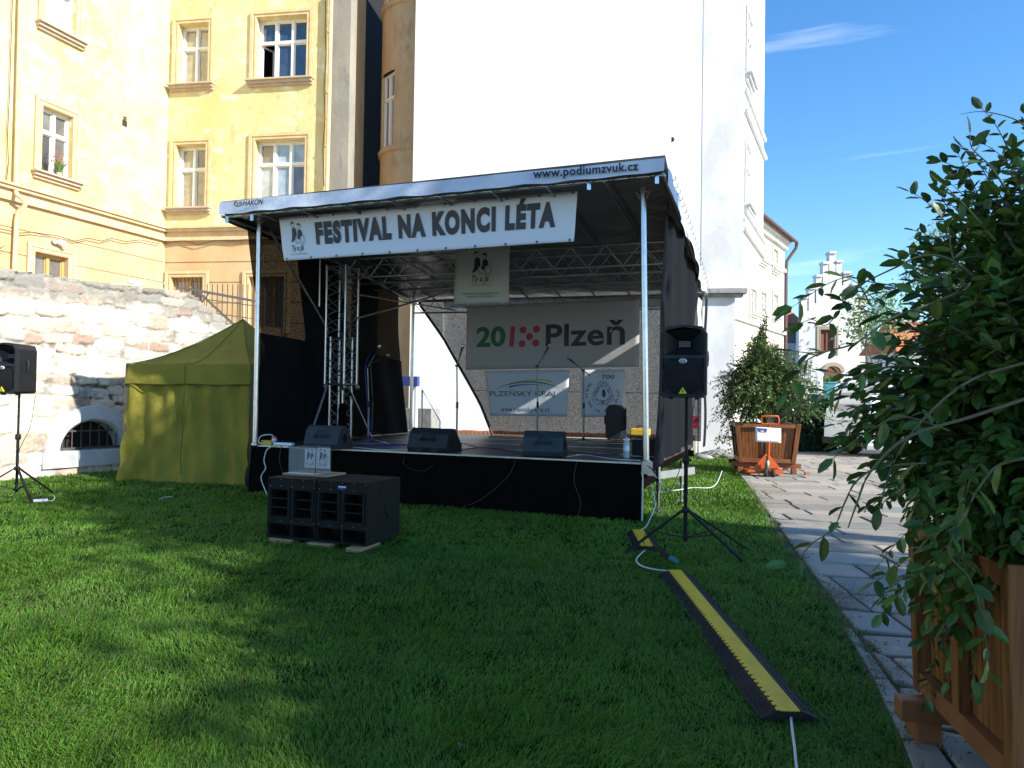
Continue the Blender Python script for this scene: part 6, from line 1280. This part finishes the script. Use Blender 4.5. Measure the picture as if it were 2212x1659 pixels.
def planter(corner, ydir, wB, wT, h0, h1, label, post=.085):
    "corner: near left bottom corner (x,y); ydir: along left side, away"
    yd_ = Vector((ydir[0], ydir[1], 0)).normalized(); xd = Vector((yd_.y, -yd_.x, 0)); c = Vector((corner[0], corner[1], 0))+xd*wB/2+yd_*wB/2
    t = thing('wooden_planter', c, label, 'planter'); z0, z1 = h0, h1
    def q(x, y, z, k=1.0):  # x,y in -.5...5 units of local width
        f = (z-z0)/(z1-z0); w_ = wB+(wT-wB)*f; return c+xd*x*w_+yd_*y*w_+Vector((0, 0, z))
    faces = [((-.5, -.5), (.5, -.5)), ((.5, -.5), (.5, .5)), ((.5, .5), (-.5, .5)), ((-.5, .5), (-.5, -.5))]
    for (A, B) in faces:
        n_ = (xd*(B[1]-A[1])+yd_*-(B[0]-A[0])); A, B = Vector(A), Vector(B); ns = 15; inset = .045
        mb = MB()
        for i in range(ns):
            if i == ns//2: continue
            f0, f1 = .08+.84*i/ns+.003, .08+.84*(i+1)/ns-.003; pa, pb = A.lerp(B, f0), A.lerp(B, f1); th = n_*-.02
            a0, b0 = q(pa.x, pa.y, z0+.06)-n_*inset, q(pb.x, pb.y, z0+.06)-n_*inset; a1, b1 = q(pa.x, pa.y, z1-.05)-n_*inset, q(pb.x, pb.y, z1-.05)-n_*inset
            mb.hexa([a0, b0, b0+th, a0+th], [a1, b1, b1+th, a1+th])
        mb.build('slat_panel', M_['brown'], t)
        for (zz, hh) in ((z0+.04, .08), (z1-.035, .07)):
            mb = MB(); pa, pb = A.lerp(B, .07), A.lerp(B, .93); mb.bar(q(pa.x, pa.y, zz)-n_*.02, q(pb.x, pb.y, zz)-n_*.02, .04, hh); mb.build('rail', M_['brown2'], t)
        mb = MB(); pm = A.lerp(B, .5); mb.bar(q(pm.x, pm.y, z0+.08)-n_*.02, q(pm.x, pm.y, z1-.07)-n_*.02, .065, .04, up=n_); mb.build('centre_post', M_['brown'], t)
    for (x, y) in ((-.5, -.5), (.5, -.5), (.5, .5), (-.5, .5)):
        mb = MB(); a, b = q(x, y, z0-.01), q(x, y, z1+.015); s = post/2
        o4 = [xd*-s+yd_*-s, xd*s+yd_*-s, xd*s+yd_*s, xd*-s+yd_*s]; sh_ = xd*(-x*post*.8)+yd_*(-y*post*.8); mb.hexa([a+v+sh_ for v in o4], [b+v+sh_ for v in o4]); mb.build('corner_post', M_['brown'], t, bevel=.006)
    mb = MB(); pz = z1-.09; mb.add([q(-.44, -.44, pz), q(.44, -.44, pz), q(.44, .44, pz), q(-.44, .44, pz)], [(0, 1, 2, 3)]); mb.build('soil', M_['joint'], t)
    for s in (-.38, .38):
        mb = MB(); mb.bar(c+xd*(-wB*.62)+yd_*s*wB+Vector((0, 0, z0-.055)), c+xd*(wB*.62)+yd_*s*wB+Vector((0, 0, z0-.055)), .09, .09); mb.build('cross_beam', M_['brown2'], t, bevel=.008)
    for s in (-.52, .0, .52):
        for y in (-.5, .5):
            mb = MB(); mb.box(c+xd*s*wB*.92+yd_*y*wB*.9+Vector((0, 0, (z0-.10)/2)), (.10, .15, z0-.10), Matrix.Rotation(math.atan2(xd.y, xd.x), 3, 'Z')); mb.build('foot_block', M_['brown2'], t, bevel=.008)
    return t, c, q
# near planter and holly
fcn = G(1956, 1482, .22); ncn = G(2138, 1682, .22); print('planter', fcn, ncn)
ydr = (fcn-ncn); wBn = .86; cn = fcn-ydr.normalized()*wBn+Vector((.04, 0, 0))
_, cpl, _ = planter((cn.x, cn.y), (ydr.x, ydr.y), wBn, .90, .22, .93, 'large brown wooden planter with slatted sides in the right foreground', post=.06)
def PX(L, Y, dY=0): return [P(x, y, Y+dY*i) for i, (x, y) in enumerate(L)]
ex = [(PX([(2230, 720), (2150, 640), (2060, 565), (1995, 552), (1930, 580), (1862, 612)], 2.5), .0075, 0), (PX([(1995, 640), (1940, 620), (1865, 606), (1835, 598), (1790, 612), (1745, 640), (1705, 668)], 2.55), .003, .035),
      (PX([(2100, 760), (2010, 725), (1925, 690), (1870, 670), (1818, 648)], 2.6), .004, .035), (PX([(2080, 690), (1960, 680), (1900, 655), (1850, 610), (1822, 598)], 2.45), .003, .04),
      (PX([(2100, 620), (2000, 660), (1925, 688), (1855, 738), (1796, 756), (1750, 762), (1715, 758)], 2.4), .005, .05), (PX([(1796, 756), (1762, 768), (1735, 786), (1718, 822), (1700, 850)], 2.4), .003, .035),
      (PX([(2050, 800), (1960, 790), (1880, 800), (1820, 830), (1770, 852), (1730, 870)], 2.45), .004, .035), (PX([(1880, 660), (1850, 620), (1790, 700), (1755, 690), (1725, 700)], 2.5), .003, .035),
      (PX([(2050, 930), (1950, 900), (1880, 930), (1830, 965), (1800, 990)], 2.35), .004, .04), (PX([(2000, 1000), (1900, 1010), (1850, 1040), (1825, 1085), (1800, 1141), (1753, 1175), (1723, 1211), (1700, 1217)], 2.3), .004, .055),
      (PX([(2060, 1120), (2010, 1160), (1969, 1200), (1935, 1218), (1910, 1243), (1890, 1256)], 2.2), .003, .04), (PX([(2090, 1100), (2050, 1190), (2090, 1243), (2112, 1294), (2122, 1349), (2134, 1413), (2122, 1468)], 1.92), .003, .035),
      (PX([(2180, 420), (2140, 360), (2100, 320), (2095, 290)], 2.5), .004, .04), (PX([(2240, 300), (2200, 262), (2150, 245), (2110, 241), (2075, 247)], 2.55), .003, 0),
      (PX([(2150, 520), (2090, 450), (2060, 420), (2040, 400)], 2.5), .004, .04), (PX([(2120, 700), (2060, 560), (2050, 500), (2035, 470)], 2.5), .004, .035),
      (PX([(2220, 860), (2100, 900), (1960, 945), (1880, 1020), (1850, 1090), (1832, 1140)], 2.15), .0065, 0), (PX([(2230, 780), (2100, 820), (2000, 900), (1930, 1000), (1900, 1100)], 2.25), .006, .06), (PX([(2212, 990), (2150, 1010), (2100, 1080), (2080, 1150), (2085, 1230)], 2.0), .005, .05)]
bush('holly_bush', 'big dark green holly with long arching twigs in the near wooden planter', (cpl.x, cpl.y, .84), (cpl.x+.03, cpl.y-.04, 1.46), (.93, .76, .98), 2700, .070, .024, 21, ex, True)
# far planter, holly, pallet jack
fl = G(1592, 1010, .0); fn0 = Vector((fl.x+.10, fl.y+.35, 0)); yd2 = Vector((math.sin(R(14)), math.cos(R(14)), 0)); fl2 = P(1592, 1000, 14.6)
_, cpf, qf = planter((P(1597, 1000, 14.5).x, 14.5), (math.sin(R(12)), math.cos(R(12))), 1.06, 1.22, .25, 1.02, 'brown wooden planter carried on a pallet jack at the end of the lawn')
bush('holly_bush', 'tall pyramid shaped holly in the far wooden planter by the white house', (cpf.x, cpf.y, .95), (cpf.x-.05, cpf.y, 1.95), (1.14, 1.0, 1.05), 1700, .072, .032, 22, [(PX([(1655, 880), (1652, 780), (1656, 690), (1652, 672)], 15.0), .02, .05), (PX([(1640, 850), (1600, 790), (1590, 750)], 15.0), .01, .05), (PX([(1620, 860), (1570, 850), (1546, 868)], 15.0), .01, .05)], False, conical=True, shl=.6)
FJ = Fr(P(1656, 1020, 13.9), az=100); jt = thing('pallet_jack', FJ.p(0, 0), 'orange pallet jack pushed under the far planter', 'pallet jack')
def fj(x, y): return FJ.hit(x, y)
mb = MB(); pr = [fj(1627, 1012), fj(1687, 1012), fj(1661, 981), fj(1654, 981)]; mb.prism(pr, lambda a, z: FJ.p(a, z, -.06), lambda a, z: FJ.p(a, z, -.03)); fbox(mb, FJ, fj(1624, 0)[0], fj(1688, 0)[0], .10, .15, -.2, .02); mb.build('body_plate', M_['orange'], jt, fix=True)
mb = MB()
for s in (-.26, .26): fbox(mb, FJ, s-.08, s+.08, .06, .12, -1.3, -.15)
mb.build('fork', M_['orange'], jt)
a, z = fj(1656, 990); mb = MB(); mb.lathe([(.035, .12), (.045, .13), (.045, .32), (.025, .34), (.025, .42)], FJ.p(a, 0, .06), 12); mb.build('pump', M_['steel'], jt)
for x in (1652, 1668):
    a = fj(x, 1000)[0]; mb = MB(); mb.lathe([(0, -.028), (.085, -.028), (.09, -.015), (.09, .015), (.085, .028), (0, .028)], FJ.p(a, .09, .10), 18, FJ.d); wl_ = mb.build('wheel', M_['tyre'], jt); mb = MB(); mb.lathe([(0, -.031), (.04, -.031), (.04, .031), (0, .031)], FJ.p(a, .09, .10), 12, FJ.d); mb.build('hub', M_['steel'], wl_)
a1, z1 = fj(1658, 985); a2, z2 = fj(1657, 915); mb = MB(); mb.tube([FJ.p(a1, .35, .08), FJ.p(a2, z2, .22)], .022, 9); b0, zb = fj(1642, 898); b1 = fj(1675, 899)[0]
mb.tube([FJ.p(b0-.01, z2+.0, .24), FJ.p(b0-.02, z2+.08, .25), FJ.p(b0, zb, .26), FJ.p(b1, zb, .26), FJ.p(b1+.02, z2+.08, .25), FJ.p(b1+.01, z2, .24)], .016, 8); mb.tube([FJ.p(b0-.01, z2, .24), FJ.p(b1+.01, z2, .24)], .012, 8); mb.build('handle', M_['orange'], jt)
sgn = thing('paper_sign', FJ.p(a2, 1, .3), 'white sign with a blue corner and yellow sun hanging on the pallet jack handle', 'sign')
cs = [FJ.p(*FJ.hit(x, y, .32), .32) for x, y in ((1631, 922), (1687, 925.5), (1687, 957), (1631, 954))]; fsg = sheet(cs, .003); mb = MB(); mb.grid(lambda s, t: fsg(s, t), 8, 6); mb.build('board', M_['white_p'], sgn, solid=.004)
g6 = lambda s, t: fsg(s, t, .006); g7 = lambda s, t: fsg(s, t, .009)
mb = MB(); poly(mb, [(.06, .94), (.47, .94), (.47, .84), (.42, .66), (.16, .66), (.06, .84)], g6); mb.build('blue_field', M_['inkb'], sgn)
mb = MB(); disc(mb, .28, .66, .06, .13, g7, 10, 0, 198)
for k in range(7): th = R(10+k*27); poly(mb, [(.28+.07*math.cos(th-.06), .66+.15*math.sin(th-.06)), (.28+.07*math.cos(th+.06), .66+.15*math.sin(th+.06)), (.28+.11*math.cos(th), .66+.23*math.sin(th))], g7)
mb.build('sun_emblem', M_['inky'], sgn)
# brick on the path, rubble, ivy hedge
q = G(1743.5, 1029); mb = MB(); mb.box(q+Vector((0, 0, .055)), (.10, .07, .06)); tag(mb.build('brick', M_['brick'], bevel=.006), 'small red brick lying on the paving beside the pallet jack', 'brick')
for k, (x, y, s) in enumerate(((1535, 988, .22), (1556, 985, .26), (1578, 990, .20), (1520, 992, .18), (1545, 978, .16))):
    q = G(x, y); mb = MB(); r_ = random.Random(k); mb.lathe([(0, -.1), (.8, 0), (1, .25), (.85, .6), (.4, .8), (0, .85)], (0, 0, 0), 9); mb.v = [q+Vector((v.x*s*r_.uniform(.85, 1.2)*1.25, v.y*s, v.z*s*r_.uniform(.7, .95)+.0)) for v in mb.v]
    tag(mb.build('rubble_stone', M_['ledge']), ('flat grey stone at the foot of the white house, '+('second from left', 'middle', 'rightmost', 'leftmost', 'topmost')[k]+' of the pile'), 'stone', 'stones piled at the foot of the white house')
r = np.random.default_rng(9)
def leafbox(name, label, cat, lo, hi, n, size, m, tone=(.03, .07, .02), core=True, grp=None):
    lo, hi = np.array(lo, float), np.array(hi, float); c = (lo+hi)/2; t = thing(name, (c[0], c[1], lo[2]), label, cat, grp); f = r.random((n, 3)); ax_ = r.integers(0, 3, n); side = np.where(r.random(n) < .5, 0., 1.); f[np.arange(n), ax_] = np.where(ax_ == 2, 1., side); Pq = lo+f*(hi-lo)+r.normal(0, size*.8, (n, 3))
    nn = (Pq-c); nn /= np.linalg.norm(nn, axis=1)[:, None]; nn += r.normal(0, .5, (n, 3)); dd = r.normal(0, 1, (n, 3))+np.array([0, 0, -.6]); sz = size*r.uniform(.6, 1.3, n)
    leafmesh('foliage', Pq, dd, nn, sz, sz*.75, m, t, np.array([tone])*r.uniform(.5, 1.5, (n, 1)), False)
    if core: mb = MB(); k = size*.6; mb.hexa([(lo[0]+k, lo[1]+k, lo[2]), (hi[0]-k, lo[1]+k, lo[2]), (hi[0]-k, hi[1]-k, lo[2]), (lo[0]+k, hi[1]-k, lo[2])], [(lo[0]+k, lo[1]+k, hi[2]-k), (hi[0]-k, lo[1]+k, hi[2]-k), (hi[0]-k, hi[1]-k, hi[2]-k), (lo[0]+k, hi[1]-k, hi[2]-k)]); mb.build('dark_core', mat('hedge_dark_core', (.012, .02, .008), .9), t)  # near-black core box carries the shade between the leaves in its colour
    return t
h0 = P(1700, 977, 21.5); h1 = P(1815, 977, 21.5); leafbox('ivy_hedge', 'dark clipped ivy hedge between the far planter and the white van', 'hedge', (h0.x, 21.5, 0), (h1.x, 22.5, 1.45), 5200, .11, M_['leaft'], (.022, .055, .02))
q0 = P(1555, 960, 18.3); leafbox('weed_clump', 'dry weeds growing at the foot of the white house', 'plant', (q0.x, 18.3, 0), (q0.x+.5, 18.7, .55), 300, .06, M_['leaft'], (.16, .15, .06), core=False)
leafbox('climbing_plant', 'pale green bush behind the grey bollard and teal container', 'plant', (P(1790, 850, 27).x, 27, 0), (P(1815, 850, 27).x, 27.6, 2.3), 900, .12, M_['leaft'], (.09, .17, .05))
# white pillar, thin post, railing, teal container
q = P(1767, 900, 24); mb = MB(); zt = P(1767, 802, 24).z; mb.lathe([(.14, 0), (.14, zt-.1), (.10, zt-.02), (0, zt)], Vector((q.x, 24, 0)), 16); tag(mb.build('round_pillar', M_['wgrey']), 'pale round pillar standing behind the ivy hedge', 'pillar')
q = P(1757, 900, 24.6); mb = MB(); zt = P(1757, 776, 24.6).z; mb.tube([Vector((q.x, 24.6, 0)), Vector((q.x, 24.6, zt))], .06, 8); tag(mb.build('white_post', M_['white']), 'thin white post beside the round pillar', 'post')
FQ = Fr(P(1720, 850, 30), az=90); rl = thing('balcony_railing', FQ.p(0, 0), 'dark railing with upright bars seen between the far holly and the pillar', 'railing'); a0, z0 = FQ.hit(1715, 820); a1, z1 = FQ.hit(1752, 795)
mb = MB(); fbox(mb, FQ, a0, a1, z1, z1+.05, 0, .05); fbox(mb, FQ, a0, a1, z0, z0+.05, 0, .05); mb.build('rail', M_['iron'], rl)
mb = MB(); fbox(mb, FQ, a0-.1, a1+.1, 0, z0-.02, -2, .1); mb.build('landing', M_['wgrey'], rl)
for k in range(9): mb = MB(); a = a0+(a1-a0)*(k+.5)/9; mb.tube([FQ.p(a, z0+.05, .02), FQ.p(a, z1, .02)], .012, 5); mb.build('upright_bar', M_['iron'], rl)
q = P(1788, 880, 26); zt = P(1788, 829, 26).z; mb = MB(); mb.box((q.x, 26, zt/2), (.45, .5, zt), taper=(.9, .9)); mb.box((q.x, 26, zt+.03), (.5, .55, .07)); tag(mb.build('waste_container', M_['teal'], bevel=.02), 'teal waste container behind the white van', 'container')

# ================================================================ VAN
VO = P(1872, 985, 19.0); FVn = Fr((VO.x, VO.y), az=78); vn = thing('white_van', FVn.p(2.4, 0), 'white van parked beyond the ivy hedge, half hidden by the near holly', 'van')
prof = [(0, .35), (.02, 1.0), (.10, 1.55), (.32, 2.0), (.6, 2.06), (3.7, 2.04), (4.35, 1.35), (4.95, 1.12), (5.1, .75), (5.1, .35)]
mb = MB()
def vf_(d, k=0): return lambda a, z: FVn.p(a, z, d*(1 if z < 1.1 else 1-.10*(z-1.1)) - (0))
n = len(prof); W2 = .93; rings = []
for d in (-W2, -W2+.08, W2-.08, W2):
    e = .05 if abs(d) == W2 else 0
    rings += [FVn.p(2.55+(a-2.55)*(1-e*.4), (z-e) if z > .5 else z, -W2+d*(1 if z < 1.1 else 1-.10*(z-1.1))) for a, z in prof]
mb.add(rings, [(k*n+i, k*n+(i+1) % n, (k+1)*n+(i+1) % n, (k+1)*n+i) for k in range(3) for i in range(n)]); mb.add(rings[:n], [tuple(range(n))]); mb.add(rings[-n:], [tuple(range(n))]); mb.build('body', M_['van'], vn, fix=True)
def sidepane(a0, a1, z0, z1): mb = MB(); g_ = lambda z: -W2+W2*(1 if z < 1.1 else 1-.10*(z-1.1))+.012; mb.add([FVn.p(a0, z0, g_(z0)), FVn.p(a1, z0, g_(z0)), FVn.p(a1-.03, z1, g_(z1)), FVn.p(a0+.03, z1, g_(z1))], [(0, 1, 2, 3)]); mb.build('side_window', M_['gl_dark'], vn)
sidepane(.45, 1.5, 1.2, 1.75); sidepane(1.65, 2.7, 1.2, 1.75); sidepane(2.9, 3.75, 1.2, 1.75)
mb = MB(); mb.add([FVn.p(.03, 1.25, -W2-.7), FVn.p(.03, 1.25, -W2+.7), FVn.p(.17, 1.75, -W2+.62), FVn.p(.17, 1.75, -W2-.62)], [(0, 1, 2, 3)]); mb.build('rear_window', M_['gl_dark'], vn)
for a in (.95, 4.15):
    for d in (0, -2*W2):
        mb = MB(); mb.lathe([(0, -.1), (.30, -.1), (.33, -.06), (.33, .06), (.30, .1), (0, .1)], FVn.p(a, .33, d-.08 if d == 0 else d+.08), 22, FVn.n); wq = mb.build('wheel', M_['tyre'], vn); mb = MB(); mb.lathe([(0, .0), (.19, .0), (.2, -.02)], FVn.p(a, .33, (d-.08 if d == 0 else d+.08)+(.105 if d == 0 else -.105)), 16, FVn.n); mb.build('rim', M_['alu'], wq)
mb = MB(); fbox(mb, FVn, .4, 5.0, .55, .62, .0, .015); mb.build('rubbing_strip', M_['rubber'], vn)
mb = MB(); fbox(mb, FVn, -.02, .02, .75, 1.0, -.14, -.07); mb.build('tail_light', M_['red_p'], vn); mb = MB(); fbox(mb, FVn, -.08, .03, .32, .5, -2*W2+.1, -.1); mb.build('bumper', M_['rubber'], vn)

# ================================================================ BEHIND THE STAGE
FBk = Fv(6.4); bz = thing('blue_canopy', FBk.p(*FBk.hit(890, 930)), 'blue market canopy with a white leg behind the left rear post of the stage', 'canopy')
a0, z1 = FBk.hit(868, 813); a1, z0 = FBk.hit(901, 834)
mb = MB(); fbox(mb, FBk, a0-.3, a1, z0, z1, -.12, 0); mb.build('valance', mat('blue_canvas', (.04, .06, .24), .8), bz); mb = MB(); fbox(mb, FBk, a1-.09, a1-.03, 0, z0, -.08, -.02); mb.grid(lambda s, t: FBk.p(a1-.25+.2*s+.15*t*(1-s), z0*(1-t*.9), -.1-.05*s), 3, 6); mb.build('leg', M_['white_p'], bz)
FBr = Fv(5.5); a0, z1 = FBr.hit(912, 842); a1, z2 = FBr.hit(951, 910); sr = thing('stair_rail', FBr.p(a0, 0), 'bent steel handrail at the rear of the stage seen under the net', 'handrail')
mb = MB(); mb.tube([FBr.p(a0, 0), FBr.p(a0, z1), FBr.p(a1, z2), FBr.p(a1, 0)], .018, 8); mb.build('tube', M_['galv'], sr)
FW2 = Fv(8.0); a0, z1 = FW2.hit(872, 882); a1, _ = FW2.hit(931, 900); mb = MB(); fbox(mb, FW2, a0-1, a1, 0, z1, -.5, 0); tag(mb.build('low_stone_wall', M_['ledge']), 'low grey stone wall end behind the left rear corner of the stage', 'wall')
# brick edging along the white wall, on a raised footing
a0 = FW.hit(900, 930)[0]; a1 = FW.hit(1420, 940)[0]; zq = FW.hit(1100, 932, .5)[1]; be = thing('brick_edging', FW.p((a0+a1)/2, 0, .5), 'row of red edging bricks in front of the white wall behind the stage', 'edging')
mb = MB(); fbox(mb, FW, a0-.5, a1+1, 0, zq-.10, -.1, .55); mb.build('footing', M_['mortar'], be)
mb = MB(); a = a0-.5
while a < a1+1: fbox(mb, FW, a, a+.11, zq-.098, zq+random.uniform(-.01, .01), .2, .56); a += .125
mb.build('bricks', M_['brick'], be)
q = P(1487, 912, 14.4); FRd = Fr((q.x, q.y), az=60); a0, z1 = FRd.hit(1484, 899); a1, z0 = FRd.hit(1491, 926); rd = thing('red_sign', FRd.p(0, z0), 'small red advertising banner with white letters behind the right stage net', 'sign'); mb = MB(); fbox(mb, FRd, a0, a1+.2, z0, z1, 0, .01); mb.build('cloth', M_['red_p'], rd)
mb = MB(); put_text(mb, 'baiffol', lambda x, y: FRd.p(a0+.02+y*.07, z0+.02+x*(z1-z0-.04), .014), 0, 0, 1, 1, bold=.02); mb.build('lettering', M_['white_p'], rd); mb = MB(); mb.tube([FRd.p(a0, 0), FRd.p(a0, z1)], .012, 6); mb.build('pole', M_['steel'], rd)

# ================================================================ TREES
def tree(label, base, blobs, n, size, tone, seed, trunk=.2, grp=None, airy=0, name='tree', fork=.5):
    r = np.random.default_rng(seed); t = thing(name, base, label, 'tree', grp); base = np.array(base, float); bl = [np.array(b, float) for b in blobs]; vol = np.array([b[3]*b[4]*b[5] for b in bl]); pick = r.choice(len(bl), n, p=vol/vol.sum()); B = np.array(bl)[pick]
    nc = max(6, n//32); ccen = []; 
    for k in range(nc):
        b = bl[r.choice(len(bl), p=vol/vol.sum())]; d = r.normal(0, 1, 3); d /= np.linalg.norm(d); ccen.append(b[:3]+d*b[3:6]*r.uniform(.15, 1.0)**.5)
    ccen = np.array(ccen); ci = r.integers(0, nc, n); cs_ = size*r.uniform(1.3, 2.8, nc); Pq = ccen[ci]+r.normal(0, 1, (n, 3))*cs_[ci][:, None]*np.array([1, 1, .7])
    dd = r.normal(0, 1, (n, 3))+np.array([0, 0, -.4]); nn = r.normal(0, .6, (n, 3))+np.array([0, 0, 1]); sz = size*r.uniform(.6, 1.3, n); tn_ = r.uniform(.65, 1.4, (nc, 1))[ci]
    leafmesh('crown', Pq, dd, nn, sz, sz*.55, M_['leaft'], t, np.array([tone])*tn_*r.uniform(.8, 1.2, (n, 1)), False)
    tw = []; top = np.mean([b[:3] for b in bl], 0); fk = base+(top-base)*fork; tw.append((bez(base, (base+fk)/2+r.normal(0, .1, 3), fk, 8), trunk))
    for b in bl: tw.append((bez(fk, (fk+b[:3])/2+r.normal(0, .3, 3), b[:3], 8), trunk*.5))
    for k in range(min(90, nc)): b = bl[np.argmin([np.linalg.norm(ccen[k]-q[:3]) for q in bl])]; tw.append((bez(b[:3]*.6+fk*.4, (b[:3]+ccen[k])/2+r.normal(0, .15, 3), ccen[k], 6), trunk*.16))
    twigtube(tw, 0, 'trunk', M_['bark'], t, 7); return t
q = P(2040, 560, 38); tree('loose light green tree against the sky right of the stepped gable', (q.x+1.5, 38, 0), [(q.x, 38, q.z, 1.9, 1.5, 2.0), (q.x+2.2, 38.5, q.z+.8, 2.0, 1.8, 2.2), (q.x-1.2, 38, q.z-.6, 1.2, 1.1, 1.0), (q.x+3.8, 38, q.z-1.2, 2.2, 1.8, 2.6)], 4200, .20, (.16, .26, .08), 3, .16, 'trees down the street')
q = P(1885, 668, 30); tree('small bright green tree in front of the stepped gable', (q.x, 30, 0), [(q.x, 30, q.z, 1.0, .9, .9), (q.x+.9, 30.3, q.z-.5, .9, .8, .9), (q.x-.5, 30, q.z-.8, .8, .7, .7)], 1700, .16, (.12, .22, .06), 4, .08, 'trees down the street')
# trees standing behind the photographer; they shade the lawn and the stage front
TONE = (.05, .11, .03)
KS = 1/math.tan(SUN_EL); SX, SY = math.sin(SUN_AZ), math.cos(SUN_AZ)
def shade(w_, u, r_, h):   # a crown lobe whose shade falls at (w_, u) in sun-aligned ground axes
    gx, gy = -SY*w_-SX*u, SX*w_-SY*u
    return (gx+SX*KS*h, gy+SY*KS*h, h, r_, r_, r_*.8)
tree('broad leafy tree behind the viewer shading the middle of the lawn', (13.5, -6.5, 0), [shade(*q) for q in ((4.7, 2.2, 1.7, 9.0), (6.6, 3.4, 1.5, 9.6), (6.0, 6.4, 1.7, 9.6), (5.4, 9.2, .8, 10))], 22000, .24, TONE, 5, .35)
tree('tall leafy tree to the right of the viewer shading the stage front', (13.5, 3.0, 0), [shade(*q) for q in ((7.3, 8.4, 1.05, 10.5), (7.5, 11.0, .95, 10.8), (7.7, 13.6, .55, 10.6), (7.7, 6.2, .8, 10))], 9000, .24, TONE, 6, .3)
tree('leafy tree behind the viewer shading the paving and the near planter', (9.5, -8.5, 0), [shade(*q) for q in ((3.0, .2, 1.5, 7.0), (5.4, .0, 1.4, 7.4))], 12000, .22, TONE, 8, .3)
